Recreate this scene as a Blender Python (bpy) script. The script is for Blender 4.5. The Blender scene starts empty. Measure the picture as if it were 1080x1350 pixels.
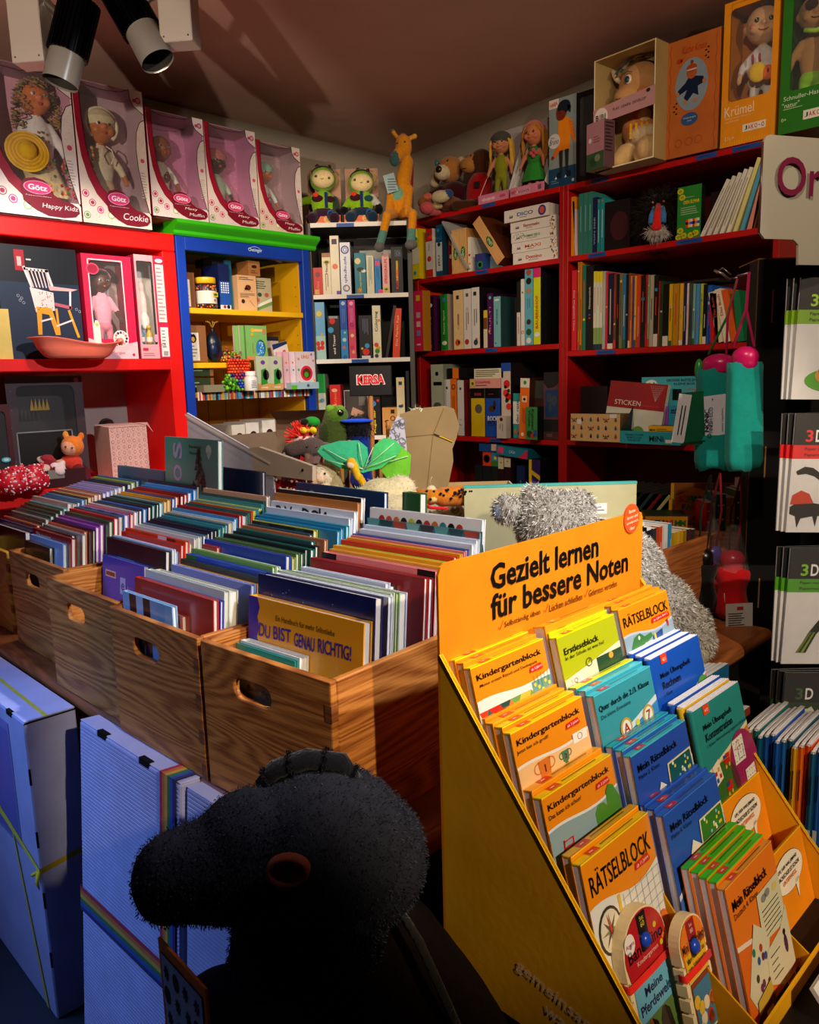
import bpy,math,random
from mathutils import Matrix,Vector
R=math.radians
sc=bpy.context.scene
COL=sc.collection
EYE=1.35  # lens height above the floor

# ---------------------------------------------------------------- camera
_y,_p,_r=R(45.5),R(9.6),R(1.6)
fl=Vector((-math.sin(_y),math.cos(_y),0));rl=Vector((math.cos(_y),math.sin(_y),0));up=Vector((0,0,1))
F_=math.cos(_p)*fl-math.sin(_p)*up
U_=math.cos(_p)*up+math.sin(_p)*fl
Rx=math.cos(_r)*rl-math.sin(_r)*U_
Ux=math.cos(_r)*U_+math.sin(_r)*rl
cam=bpy.data.cameras.new('camera');camo=bpy.data.objects.new('camera',cam);COL.objects.link(camo)
camo.matrix_world=Matrix(((Rx.x,Ux.x,-F_.x,0),(Rx.y,Ux.y,-F_.y,0),(Rx.z,Ux.z,-F_.z,EYE),(0,0,0,1)))
cam.sensor_fit='HORIZONTAL';cam.sensor_width=36;cam.lens=36*1040/1080;cam.clip_start=.02
sc.camera=camo

# ---------------------------------------------------------------- world, lights, exposure
sc.view_settings.view_transform='Standard';sc.view_settings.look='None'
sc.view_settings.gamma=1;sc.view_settings.use_curve_mapping=False
sc.view_settings.exposure=0.0
w=bpy.data.worlds.new('world');sc.world=w;w.use_nodes=True
w.node_tree.nodes['Background'].inputs[0].default_value=(.30,.36,.50,1)
w.node_tree.nodes['Background'].inputs[1].default_value=.014

def lamp(kind,name,loc,aim,power,color,size=.1,spot=60,blend=.4):
 l=bpy.data.lights.new(name,kind);l.energy=power;l.color=color
 if kind=='SPOT':l.spot_size=R(spot);l.spot_blend=blend;l.shadow_soft_size=size
 elif kind=='AREA':l.size=size
 else:l.shadow_soft_size=size
 o=bpy.data.objects.new(name,l);COL.objects.link(o);o.location=loc
 o.rotation_euler=(Vector(aim)-Vector(loc)).to_track_quat('-Z','Y').to_euler()
 return o
WARM=(1,.80,.58)
# the shop's ceiling spots, on a rail to the right of the frame, an unseen low spot behind the camera, and the daylight of the shop front behind the camera
lamp('SPOT','shop_spot',(1.5,.33,2.35),(-.70,1.18,1.05),215,WARM,.03,33,.3)
lamp('SPOT','shop_spot',(-.5,-.75,1.68),(-2.6,1.36,2.08),130,(1,.84,.68),.02,27)  # unseen low spot, well under the ceiling, lighting the doll boxes from slightly below
lamp('SPOT','track_spot',(-2.040,.85,2.06),(-2.62,1.12,1.25),17,(1,.84,.68),.02,95)
lamp('SPOT','track_spot',(-1.860,1.035,2.10),(-2.45,1.95,1.20),24,WARM,.02,95)
lamp('SPOT','shop_spot',(.3,.9,2.38),(-2.5,2.3,1.85),55,WARM,.03,40)
lamp('SPOT','shop_spot',(.75,1.15,2.35),(-1.9,2.6,1.5),55,WARM,.03,50)
lamp('SPOT','shop_spot',(.2,1.15,2.40),(-1.7,.95,1.0),150,(.93,.93,1),.03,62)
lamp('SPOT','shop_spot',(-.3,.6,2.42),(-1.2,2.5,1.75),48,WARM,.03,82)
dl=lamp('AREA','shop_window_daylight',(-2.0,-.15,1.45),(-1.5,.50,.45),2.4,(.22,.40,1),.6);dl.data.spread=R(70)

# ---------------------------------------------------------------- colours and materials
def hexc(h):
 if not isinstance(h,str):return h
 v=[int(h[i:i+2],16)/255 for i in(0,2,4)]
 return tuple(c/12.92 if c<=.04045 else((c+.055)/1.055)**2.4 for c in v)+(1.0,)

def new_mat(name,rough=.5,spec=.4,metal=0,bump=0,bscale=200,mott=0,mscale=40,sheen=0,coat=0,trans=0,alpha=1):
 m=bpy.data.materials.new(name);m.use_nodes=True;nt=m.node_tree;N=nt.nodes;Lk=nt.links
 b=N['Principled BSDF'];b.inputs['Roughness'].default_value=rough
 b.inputs['Specular IOR Level'].default_value=spec;b.inputs['Metallic'].default_value=metal
 b.inputs['Sheen Weight'].default_value=sheen;b.inputs['Coat Weight'].default_value=coat
 b.inputs['Transmission Weight'].default_value=trans;b.inputs['Alpha'].default_value=alpha
 a=N.new('ShaderNodeAttribute');a.attribute_name='Col'
 src=a.outputs['Color']
 tc=N.new('ShaderNodeTexCoord')
 if mott:
  n=N.new('ShaderNodeTexNoise');n.inputs['Scale'].default_value=mscale;n.inputs['Detail'].default_value=3
  Lk.new(tc.outputs['Object'],n.inputs['Vector'])
  mr=N.new('ShaderNodeMapRange');mr.inputs[1].default_value=.3;mr.inputs[2].default_value=.7
  mr.inputs[3].default_value=1-mott;mr.inputs[4].default_value=1+mott*.5
  Lk.new(n.outputs['Fac'],mr.inputs[0])
  mx=N.new('ShaderNodeVectorMath');mx.operation='SCALE'
  Lk.new(src,mx.inputs[0]);Lk.new(mr.outputs[0],mx.inputs['Scale']);src=mx.outputs[0]
 Lk.new(src,b.inputs['Base Color'])
 if bump:
  n=N.new('ShaderNodeTexNoise');n.inputs['Scale'].default_value=bscale;n.inputs['Detail'].default_value=4
  Lk.new(tc.outputs['Object'],n.inputs['Vector'])
  bp=N.new('ShaderNodeBump');bp.inputs['Strength'].default_value=bump;bp.inputs['Distance'].default_value=.004
  Lk.new(n.outputs['Fac'],bp.inputs['Height']);Lk.new(bp.outputs[0],b.inputs['Normal'])
 return m

PAPER=new_mat('printed_card',.45,.35,mott=.06,mscale=25)
GLOSS=new_mat('glossy_print',.28,.5,coat=.2)
LACQ=new_mat('painted_board',.5,.35,mott=.12,mscale=6,bump=.05,bscale=60)
PLAST=new_mat('plastic',.3,.5)
METAL=new_mat('metal',.35,.5,metal=.9)
CLOTH=new_mat('cloth',.9,.2,bump=.3,bscale=420,mott=.1,mscale=60,sheen=.12)
PLUSH=new_mat('plush',.95,.1,bump=.6,bscale=260,mott=.14,mscale=120,sheen=.2)
FURM=new_mat('fur_strands',.8,.2,mott=.3,mscale=30)
DARKP=new_mat('dark_plush',.95,.08,bump=.6,bscale=240,mott=.2,mscale=60)
CARD=new_mat('cardboard',.85,.15,bump=.06,bscale=90,mott=.1,mscale=14)
WALLM=new_mat('plaster',.9,.1,bump=.25,bscale=18,mott=.12,mscale=2.2)
SKIN=new_mat('doll_skin',.45,.4,sheen=.05)
FLOORM=new_mat('floor_covering',.55,.4,bump=.08,bscale=40,mott=.3,mscale=5)

def film_mat():
 m=bpy.data.materials.new('clear_film');m.use_nodes=True;nt=m.node_tree
 b=nt.nodes['Principled BSDF'];b.inputs['Base Color'].default_value=(1,1,1,1);b.inputs['Roughness'].default_value=.08
 b.inputs['Alpha'].default_value=.045;b.inputs['Specular IOR Level'].default_value=.7
 return m
FILM=film_mat()

def wood_mat(name,c1,c2,scale=1.0,axis='Z',dist=5.0,rough=.5,knots=True):
 m=bpy.data.materials.new(name);m.use_nodes=True;nt=m.node_tree;N=nt.nodes;Lk=nt.links
 b=N['Principled BSDF'];b.inputs['Roughness'].default_value=rough;b.inputs['Specular IOR Level'].default_value=.35
 tc=N.new('ShaderNodeTexCoord');oi=N.new('ShaderNodeObjectInfo')
 off=N.new('ShaderNodeVectorMath');off.operation='ADD'
 sc_=N.new('ShaderNodeVectorMath');sc_.operation='SCALE';sc_.inputs['Scale'].default_value=7
 cmb=N.new('ShaderNodeCombineXYZ')
 for k in range(3):Lk.new(oi.outputs['Random'],cmb.inputs[k])
 Lk.new(cmb.outputs[0],sc_.inputs[0]);Lk.new(tc.outputs['Object'],off.inputs[0]);Lk.new(sc_.outputs[0],off.inputs[1])
 mp=N.new('ShaderNodeMapping');s=[scale*.75,scale*.75,scale*6.5]
 mp.inputs['Scale'].default_value=s if axis=='Z' else s
 Lk.new(off.outputs[0],mp.inputs[0])
 n=N.new('ShaderNodeTexNoise');n.inputs['Scale'].default_value=1.5;n.inputs['Detail'].default_value=1.2;n.inputs['Distortion'].default_value=.25
 Lk.new(mp.outputs[0],n.inputs['Vector'])
 mul=N.new('ShaderNodeMath');mul.operation='MULTIPLY';mul.inputs[1].default_value=24*dist
 Lk.new(n.outputs['Fac'],mul.inputs[0])
 sn=N.new('ShaderNodeMath');sn.operation='SINE';Lk.new(mul.outputs[0],sn.inputs[0])
 n2=N.new('ShaderNodeTexNoise');n2.inputs['Scale'].default_value=60;n2.inputs['Detail'].default_value=3
 mp2=N.new('ShaderNodeMapping');mp2.inputs['Scale'].default_value=(.25,.25,6)
 Lk.new(tc.outputs['Object'],mp2.inputs[0]);Lk.new(mp2.outputs[0],n2.inputs['Vector'])
 ad=N.new('ShaderNodeMath');ad.operation='MULTIPLY_ADD';ad.inputs[1].default_value=.20;Lk.new(sn.outputs[0],ad.inputs[0]);Lk.new(n2.outputs['Fac'],ad.inputs[2])
 cr=N.new('ShaderNodeValToRGB');cr.color_ramp.elements[0].color=hexc(c1);cr.color_ramp.elements[1].color=hexc(c2)
 cr.color_ramp.elements[0].position=.25;cr.color_ramp.elements[1].position=.85
 Lk.new(ad.outputs[0],cr.inputs[0]);Lk.new(cr.outputs[0],b.inputs['Base Color'])
 bp=N.new('ShaderNodeBump');bp.inputs['Strength'].default_value=.15;bp.inputs['Distance'].default_value=.002
 Lk.new(ad.outputs[0],bp.inputs['Height']);Lk.new(bp.outputs[0],b.inputs['Normal'])
 return m
PINE=wood_mat('pine','d88c40','8a4616',1.2)
PINEY=wood_mat('pine_yellow','d9a83a','b98520',1.2)
LEDGE=wood_mat('oiled_wood','9a5a2c','6e3a18',1.2)

# ---------------------------------------------------------------- mesh builder
def face_frame(o,x,y):
 x=Vector(x).normalized();y=Vector(y).normalized();n=x.cross(y)
 return Matrix(((x.x,y.x,n.x,o[0]),(x.y,y.y,n.y,o[1]),(x.z,y.z,n.z,o[2]),(0,0,0,1)))
EPS=.00035
_tc={}
def text_geo(s,bold):
 k=(s,bold)
 if k not in _tc:
  cu=bpy.data.curves.new('t','FONT');cu.body=s;cu.size=1;cu.resolution_u=4 if len(s)<9 else 2;cu.offset=bold
  o=bpy.data.objects.new('t',cu);COL.objects.link(o)
  me=bpy.data.meshes.new_from_object(o.evaluated_get(bpy.context.evaluated_depsgraph_get()))
  v=[(p.co.x,p.co.y)for p in me.vertices];f=[tuple(p.vertices)for p in me.polygons]
  bpy.data.objects.remove(o);bpy.data.meshes.remove(me);bpy.data.curves.remove(cu)
  xs=[p[0]for p in v]or[0,1];ys=[p[1]for p in v]or[0,1]
  _tc[k]=(v,f,min(xs),max(xs),min(ys),max(ys))
 return _tc[k]

class MB:
 def __init__(self,col='ffffff'):
  self.v=[];self.f=[];self.c=[];self.sm=[];self.M=Matrix.Identity(4);self.col=col
 def add(self,vs,fs,col=None,M=None,smooth=False):
  T=self.M if M is None else self.M@M
  n=len(self.v);self.v+=[tuple(T@Vector(p))for p in vs]
  c=hexc(col or self.col)
  for q in fs:self.f.append(tuple(n+i for i in q));self.c.append(c);self.sm.append(smooth)
  return self
 def box(self,a,b,col=None,M=None,cols=None):
  x0,y0,z0=a;x1,y1,z1=b
  vs=[(x0,y0,z0),(x1,y0,z0),(x1,y1,z0),(x0,y1,z0),(x0,y0,z1),(x1,y0,z1),(x1,y1,z1),(x0,y1,z1)]
  fs=[(0,3,2,1),(4,5,6,7),(0,1,5,4),(1,2,6,5),(2,3,7,6),(3,0,4,7)]  # bottom top front right back left
  if cols:
   for q,c in zip(fs,cols):self.add(vs,[q],c,M)
  else:self.add(vs,fs,col,M)
  return self
 def cbox(self,a,b,r,col=None,M=None):
  """box with chamfered edges"""
  x0,y0,z0=a;x1,y1,z1=b;cx,cy,cz=(x0+x1)/2,(y0+y1)/2,(z0+z1)/2
  hx,hy,hz=(x1-x0)/2,(y1-y0)/2,(z1-z0)/2;r=min(r,hx*.9,hy*.9,hz*.9)
  vs=[];idx={}
  for sx in(-1,1):
   for sy in(-1,1):
    for sz in(-1,1):
     for k in range(3):
      idx[(sx,sy,sz,k)]=len(vs)
      p=[hx-r,hy-r,hz-r];p[k]+=r
      vs.append((cx+sx*p[0],cy+sy*p[1],cz+sz*p[2]))
  fs=[]
  for k in range(3):
   i,j=(k+1)%3,(k+2)%3
   for s in(-1,1):
    q=[]
    for a_,b_ in((-1,-1),(1,-1),(1,1),(-1,1)):
     t=[0,0,0];t[k]=s;t[i]=a_;t[j]=b_;q.append(idx[(t[0],t[1],t[2],k)])
    fs.append(tuple(q if s>0 else q[::-1]))
   for a_ in(-1,1):
    for b_ in(-1,1):
     t0=[0,0,0];t1=[0,0,0];t0[i]=t1[i]=a_;t0[j]=t1[j]=b_;t0[k]=-1;t1[k]=1
     q=(idx[(*t0,i)],idx[(*t1,i)],idx[(*t1,j)],idx[(*t0,j)])
     fs.append(q if a_*b_<0 else q[::-1])
  for sx in(-1,1):
   for sy in(-1,1):
    for sz in(-1,1):
     q=tuple(idx[(sx,sy,sz,k)]for k in range(3));fs.append(q if sx*sy*sz>0 else q[::-1])
  return self.add(vs,fs,col,M)
 def prism(self,pts,h0,h1,col=None,M=None,smooth=False):
  """closed outline in local xy, extruded along z from h0 to h1"""
  n=len(pts);vs=[(x,y,h0)for x,y in pts]+[(x,y,h1)for x,y in pts]
  fs=[tuple(range(n))[::-1],tuple(range(n,2*n))]
  self.add(vs,fs,col,M);m=len(self.v)-2*n
  c=hexc(col or self.col)
  for i in range(n):
   j=(i+1)%n;self.f.append((m+i,m+j,m+n+j,m+n+i));self.c.append(c);self.sm.append(smooth)
  return self
 def cyl(self,p0,p1,r0,r1=None,n=12,col=None,M=None,caps=True):
  p0,p1=Vector(p0),Vector(p1);r1=r0 if r1 is None else r1
  d=(p1-p0).normalized();a=d.orthogonal().normalized();b=d.cross(a)
  vs=[]
  for p,r in((p0,r0),(p1,r1)):
   for i in range(n):
    t=2*math.pi*i/n;vs.append(p+a*(r*math.cos(t))+b*(r*math.sin(t)))
  self.add(vs,[(i,(i+1)%n,n+(i+1)%n,n+i)for i in range(n)],col,M,True)
  if caps:self.add(vs,[tuple(range(n))[::-1],tuple(range(n,2*n))],col,M)
  return self
 def ell(self,c,r,col=None,n=14,m=9,M=None,rot=None):
  if not hasattr(r,'__len__'):r=(r,r,r)
  T=Matrix.Translation(Vector(c))@((rot.to_4x4()if rot is not None else Matrix.Identity(4)))
  vs=[(0,0,r[2])];
  for j in range(1,m):
   ph=math.pi*j/m
   for i in range(n):
    t=2*math.pi*i/n;vs.append((r[0]*math.sin(ph)*math.cos(t),r[1]*math.sin(ph)*math.sin(t),r[2]*math.cos(ph)))
  vs.append((0,0,-r[2]));fs=[]
  for i in range(n):
   fs.append((0,1+i,1+(i+1)%n))
   for j in range(m-2):
    a=1+j*n;b=a+n;fs.append((a+i,b+i,b+(i+1)%n,a+(i+1)%n))
   a=1+(m-2)*n;fs.append((a+i,len(vs)-1,a+(i+1)%n))
  return self.add(vs,fs,col,(T if M is None else M@T),True)
 def tube(self,pts,r,n=8,col=None,M=None):
  P=[Vector(p)for p in pts];rs=r if hasattr(r,'__len__')else[r]*len(P);vs=[]
  a=None
  for i,p in enumerate(P):
   d=(P[min(i+1,len(P)-1)]-P[max(i-1,0)]).normalized()
   a=d.orthogonal().normalized()if a is None else(a-d*a.dot(d)).normalized();b=d.cross(a)
   for k in range(n):
    t=2*math.pi*k/n;vs.append(p+a*(rs[i]*math.cos(t))+b*(rs[i]*math.sin(t)))
  fs=[(i*n+k,i*n+(k+1)%n,(i+1)*n+(k+1)%n,(i+1)*n+k)for i in range(len(P)-1)for k in range(n)]
  fs+=[tuple(range(n))[::-1],tuple(range((len(P)-1)*n,len(P)*n))]
  return self.add(vs,fs,col,M,True)
 def lathe(self,prof,n=16,col=None,M=None):
  vs=[]
  for r,z in prof:
   for i in range(n):
    t=2*math.pi*i/n;vs.append((r*math.cos(t),r*math.sin(t),z))
  fs=[(j*n+i,j*n+(i+1)%n,(j+1)*n+(i+1)%n,(j+1)*n+i)for j in range(len(prof)-1)for i in range(n)]
  return self.add(vs,fs,col,M,True)
 # flat print on a face: fr is a face_frame, lvl the layer of ink
 def rect(self,fr,x0,y0,x1,y1,col,lvl=1):
  z=EPS*lvl;return self.add([(x0,y0,z),(x1,y0,z),(x1,y1,z),(x0,y1,z)],[(0,1,2,3)],col,fr)
 def pol(self,fr,pts,col,lvl=1):
  z=EPS*lvl;a=sum(pts[i][0]*pts[(i+1)%len(pts)][1]-pts[(i+1)%len(pts)][0]*pts[i][1]for i in range(len(pts)))
  if a<0:pts=pts[::-1]
  return self.add([(x,y,z)for x,y in pts],[tuple(range(len(pts)))],col,fr)
 def disc(self,fr,x,y,rx,ry,col,lvl=1,n=14,a0=0):
  return self.pol(fr,[(x+rx*math.cos(2*math.pi*i/n+a0),y+ry*math.sin(2*math.pi*i/n+a0))for i in range(n)],col,lvl)
 def line(self,fr,pts,w,col,lvl=1):
  z=EPS*lvl
  for(x0,y0),(x1,y1)in zip(pts,pts[1:]):
   dx,dy=x1-x0,y1-y0;l=math.hypot(dx,dy)or 1e-9;nx,ny=-dy/l*w/2,dx/l*w/2
   self.add([(x0-nx,y0-ny,z),(x1-nx,y1-ny,z),(x1+nx,y1+ny,z),(x0+nx,y0+ny,z)],[(0,1,2,3)],col,fr)
  return self
 def arc(self,fr,x,y,r,w,col,lvl=1,a0=0,a1=360,n=16,ry=None):
  ry=ry or r
  return self.line(fr,[(x+r*math.cos(R(a0+(a1-a0)*i/n)),y+ry*math.sin(R(a0+(a1-a0)*i/n)))for i in range(n+1)],w,col,lvl)
 def text(self,fr,s,x,y,h,col,w=None,rot=0,bold=0.0,al='c',lvl=2,shear=0):
  """h = height of the whole ink, w = width it is fitted to; x, y the middle (or left end) of it"""
  v,f,x0,x1,y0,y1=text_geo(s,bold)
  if not f:return self
  sy=h/(y1-y0);sx=(w/(x1-x0))if w else sy;ox={'c':(x0+x1)/2,'l':x0,'r':x1}[al];my=(y0+y1)/2
  c,s_=math.cos(R(rot)),math.sin(R(rot));z=EPS*lvl;vs=[]
  for a,b in v:
   a2,b2=(a-ox)*sx,(b-my)*sy;a2+=b2*shear;vs.append((x+a2*c-b2*s_,y+a2*s_+b2*c,z))
  return self.add(vs,f,col,fr)
 def bars(self,fr,x0,y0,x1,y1,n,col,rng,lvl=2,vert=False):
  """lines of print too small to read"""
  for i in range(n):
   t=(i+.5)/n;e=.55+.45*rng.random()
   if vert:
    x=x0+(x1-x0)*t;wd=(x1-x0)/n*.35;self.rect(fr,x-wd/2,y1-(y1-y0)*e,x+wd/2,y1,col,lvl)
   else:
    y=y1-(y1-y0)*t;wd=(y1-y0)/n*.35;self.rect(fr,x0,y-wd/2,x0+(x1-x0)*e,y+wd/2,col,lvl)
  return self
 def mesh(self,name):
  me=bpy.data.meshes.new(name);me.from_pydata(self.v,[],self.f)
  at=me.color_attributes.new('Col','FLOAT_COLOR','CORNER')
  buf=[]
  for q,c in zip(self.f,self.c):buf+=list(c)*len(q)
  if len(buf)==4*len(at.data):at.data.foreach_set('color',buf)
  me.polygons.foreach_set('use_smooth',self.sm)
  return me
 def obj(self,name,mat,parent=None,loc=None,rot=None):
  o=bpy.data.objects.new(name,self.mesh(name));COL.objects.link(o)
  for m in(mat if isinstance(mat,(list,tuple))else[mat]):o.data.materials.append(m)
  if parent:o.parent=parent
  if loc:o.location=loc
  if rot:o.rotation_euler=rot
  return o

def tag(o,label,cat=None,group=None,kind=None):
 if label:o['label']=label
 if cat:o['category']=cat
 if group:o['group']=group
 if kind:o['kind']=kind
 return o
def root(name,loc,rot,label,cat,group=None):
 o=bpy.data.objects.new(name,None);COL.objects.link(o);o.empty_display_size=.05
 o.location=loc;o.rotation_euler=rot if hasattr(rot,'__len__')else(0,0,rot)
 return tag(o,label,cat,group)
def struct(name,mb,mat,loc=None,rot=None):
 return tag(mb.obj(name,mat,None,loc,rot),None,kind='structure')
def front(y=0,x=0,z=0):return face_frame((x,y,z),(1,0,0),(0,0,1))  # face looking to local -Y
def topf(z=0):return face_frame((0,0,z),(1,0,0),(0,1,0))
def sidef(x=0):return face_frame((x,0,0),(0,1,0),(0,0,1))  # face looking to local +X
ORD=['first','second','third','fourth','fifth','sixth','seventh','eighth','ninth','tenth','eleventh','twelfth','thirteenth','fourteenth','fifteenth','sixteenth','seventeenth','eighteenth','nineteenth','twentieth','twenty-first','twenty-second','twenty-third','twenty-fourth','twenty-fifth','twenty-sixth','twenty-seventh','twenty-eighth','twenty-ninth','thirtieth','thirty-first','thirty-second']

# ---------------------------------------------------------------- soft bodies: ellipsoids and limbs grown into one skin
def _ico():
 import bmesh
 bm=bmesh.new();bmesh.ops.create_icosphere(bm,subdivisions=3,radius=1)
 bm.verts.ensure_lookup_table();r=([tuple(v.co)for v in bm.verts],[tuple(x.index for x in f.verts)for f in bm.faces]);bm.free();return r
ICO=_ico()
def blob(name,prims,mat,parent=None,voxel=.005,smooth=3):
 """prims: ('e', centre, radii, colour[, rotation euler]) or ('c', p0, p1, r0, r1, colour)"""
 vs,fs=[],[]
 def put(T):
  n=len(vs);vs.extend(tuple(T@Vector(p))for p in ICO[0]);fs.extend(tuple(n+i for i in q)for q in ICO[1])
 src=[]
 for p in prims:
  if p[0]=='e':
   r=p[2]if hasattr(p[2],'__len__')else(p[2],)*3
   rm=(Matrix.Identity(4)if len(p)<5 else __import__('mathutils').Euler(p[4]).to_matrix().to_4x4())
   T=Matrix.Translation(p[1])@rm@Matrix.Diagonal((*r,1));put(T);src.append((0,T.inverted(),min(r),hexc(p[3])))
  else:
   a,b=Vector(p[1]),Vector(p[2]);L=(b-a).length;k=max(2,int(L/(min(p[3],p[4])*.45))+1)
   for i in range(k+1):
    t=i/k;rr=p[3]+(p[4]-p[3])*t;put(Matrix.Translation(a.lerp(b,t))@Matrix.Diagonal((rr,rr,rr,1)))
   src.append((1,a,b,p[3],p[4],hexc(p[5])))
 me=bpy.data.meshes.new(name);me.from_pydata(vs,[],fs)
 o=bpy.data.objects.new(name,me);COL.objects.link(o)
 m=o.modifiers.new('r','REMESH');m.mode='VOXEL';m.voxel_size=voxel
 m=o.modifiers.new('s','SMOOTH');m.factor=.5;m.iterations=smooth
 new=bpy.data.meshes.new_from_object(o.evaluated_get(bpy.context.evaluated_depsgraph_get()))
 o.modifiers.clear();o.data=new;new.name=name;bpy.data.meshes.remove(me)
 new.materials.clear();new.materials.append(mat)
 cols=[]
 for pl in new.polygons:
  c=pl.center;best=1e9;bc=None
  for s in src:
   if s[0]==0:d=((s[1]@c).length-1)*s[2]
   else:
    ab=s[2]-s[1];t=max(0,min(1,(c-s[1]).dot(ab)/ab.length_squared));d=(c-(s[1]+ab*t)).length-(s[3]+(s[4]-s[3])*t)
   if d<best:best=d;bc=s[-1]
  cols+=list(bc)*pl.loop_total
 at=new.color_attributes.new('Col','FLOAT_COLOR','CORNER');at.data.foreach_set('color',cols)
 new.polygons.foreach_set('use_smooth',[True]*len(new.polygons))
 if parent:o.parent=parent
 return o
def fur(src,n,length,cols,parent,width=.0012,seed=1,name='fur',lay=(0,0,-.3),mask=None):
 rng=random.Random(seed);me=src.data;P=list(me.polygons);V=me.vertices
 if mask:P=[p for p in P if mask(p.center)]
 mb=MB();cc=[hexc(c)for c in cols];lay=Vector(lay)
 for _ in range(n):
  p=P[rng.randrange(len(P))];c=p.center+Vector((rng.uniform(-1,1),rng.uniform(-1,1),rng.uniform(-1,1)))*.003
  d=(p.normal+lay+Vector((rng.gauss(0,.45),rng.gauss(0,.45),rng.gauss(0,.45)))).normalized()
  t=d.cross(Vector((rng.gauss(0,1),rng.gauss(0,1),rng.gauss(0,1)))).normalized()*width
  L=length*rng.uniform(.6,1.2);k=len(mb.v);tip=c+d*L+lay*L*.4
  mb.v+=[tuple(c-t),tuple(c+t),tuple(tip)];mb.f.append((k,k+1,k+2));mb.c.append(rng.choice(cc));mb.sm.append(False)
 o=mb.obj(name,FURM,parent);o['kind']='stuff';return o
# ================================================================ the room
f=MB('1d2b36');f.box((-3.2,-3.4,-.05),(3.4,3.2,0));struct('floor',f,FLOORM)
f=MB('c49c8c');f.add([(-3.2,-3.4,2.36),(3.4,-3.4,2.82),(3.4,3.2,2.82),(-3.2,3.2,2.36),(-3.2,-3.4,3.0),(3.4,-3.4,3.0),(3.4,3.2,3.0),(-3.2,3.2,3.0)],[(0,3,2,1),(4,5,6,7),(0,1,5,4),(1,2,6,5),(2,3,7,6),(3,0,4,7)]);struct('ceiling',f,WALLM)
f=MB('b5a795');f.box((-3.12,-3.4,0),(-2.99,3.12,2.9));struct('wall_left',f,WALLM)
f=MB('b5a795');f.box((-2.99,2.96,0),(3.4,3.12,2.9));struct('wall_back',f,WALLM)
f=MB('a89c8c');f.box((3.3,-3.4,0),(3.4,2.96,2.9));struct('wall_right',f,WALLM)
# rounded coves where the walls meet the ceiling
def cove(name,p0,p1,inward,r=.16):
 mb=MB('b5a795');p0=Vector(p0);p1=Vector(p1);inn=Vector(inward);vs=[];n=8
 for p in(p0,p1):
  for i in range(n+1):
   t=math.pi/2*i/n
   vs.append(p+inn*(r-r*math.cos(t))+Vector((0,0,-r+r*math.sin(t))))
  vs.append(p)
 k=n+2
 mb.add(vs,[(i,i+1,k+i+1,k+i)for i in range(n)],None,None,True)
 struct(name,mb,WALLM)
cove('trim_1',(-2.99,-3.4,2.375),(-2.99,2.96,2.375),(1,0,0))
cove('trim_2',(-2.99,2.96,2.375),(3.3,2.96,2.815),(0,-1,0))

# ================================================================ bookcases
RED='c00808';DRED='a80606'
def bookcase(name,loc,rz,label,W,D,ztop,shelves,col_side,col_shelf,col_back,th=.02,strips=(),cat='bookcase',side_w=.02,inner=None,strip_col='1c4fa0',edge=None):
 """shelves: heights of the shelf tops above the floor; local x along the front, local y to the back, front edge at y=0"""
 r=root(name,loc,rz,label,cat)
 for x0 in(0,W-side_w):
  m=MB(col_side);m.cbox((x0,0,0),(x0+side_w,D,ztop),.0015,col_side);m.obj('side_panel',LACQ,r)
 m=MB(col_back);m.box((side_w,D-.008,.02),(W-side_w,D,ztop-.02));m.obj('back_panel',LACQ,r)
 for k,z in enumerate(shelves):
  m=MB(col_shelf);a,b=(side_w,W-side_w)
  m.cbox((a,.001,z-th),(b,D-.008,z),.0012,col_shelf)
  if edge:m.box((a,0,z-th),(b,.0015,z),edge)
  m.obj('shelf',LACQ,r)
 for k,(x,z,wd)in enumerate(strips):
  m=MB(strip_col);m.box((x,-.0015,z-.017),(x+wd,0,z-.003));fr=front(-.0016)
  m.bars(fr,x+wd*.15,z-.012,x+wd*.85,z-.008,1,'0a1c40',random.Random(k))
  m.obj('label_strip',PAPER,r)
 if inner:
  for x0 in(side_w,W-side_w):  # rows of shelf pin holes
   m=MB(inner)
   for q in range(2):
    for j in range(int((ztop-.3)/.032)):
     y=.04+q*(D-.09);z=.2+j*.032;s=1 if x0<W/2 else-1
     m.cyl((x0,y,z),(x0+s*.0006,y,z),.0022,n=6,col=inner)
   m.obj('pin_holes',LACQ,r,None)['kind']='stuff'
 return r
AX,BX,YF=-2.60,-1.80,2.63
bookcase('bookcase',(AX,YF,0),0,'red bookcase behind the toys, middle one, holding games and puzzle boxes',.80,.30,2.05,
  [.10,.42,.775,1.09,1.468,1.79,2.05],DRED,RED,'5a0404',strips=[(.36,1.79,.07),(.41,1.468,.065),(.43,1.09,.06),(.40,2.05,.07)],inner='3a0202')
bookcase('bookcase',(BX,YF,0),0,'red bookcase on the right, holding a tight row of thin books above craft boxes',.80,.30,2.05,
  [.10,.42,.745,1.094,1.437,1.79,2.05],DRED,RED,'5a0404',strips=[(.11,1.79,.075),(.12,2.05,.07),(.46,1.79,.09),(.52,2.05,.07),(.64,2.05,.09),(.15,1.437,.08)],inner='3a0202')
WO=fl*3.30+rl*-.385  # the white and black case stands across the corner
WR=R(45.5)
bookcase('bookcase',(WO.x,WO.y,0),WR,'narrow black bookcase with white shelf edges across the room corner',.425,.28,1.972,
  [.15,.47,.80,1.12,1.437,1.694,1.972],'4c4a48','4a4846','0c0b0b',strips=[(.125,1.972,.07),(.155,1.694,.07),(.165,1.437,.07),(.16,1.12,.06)],edge='e8e4dc',th=.017)

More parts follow.
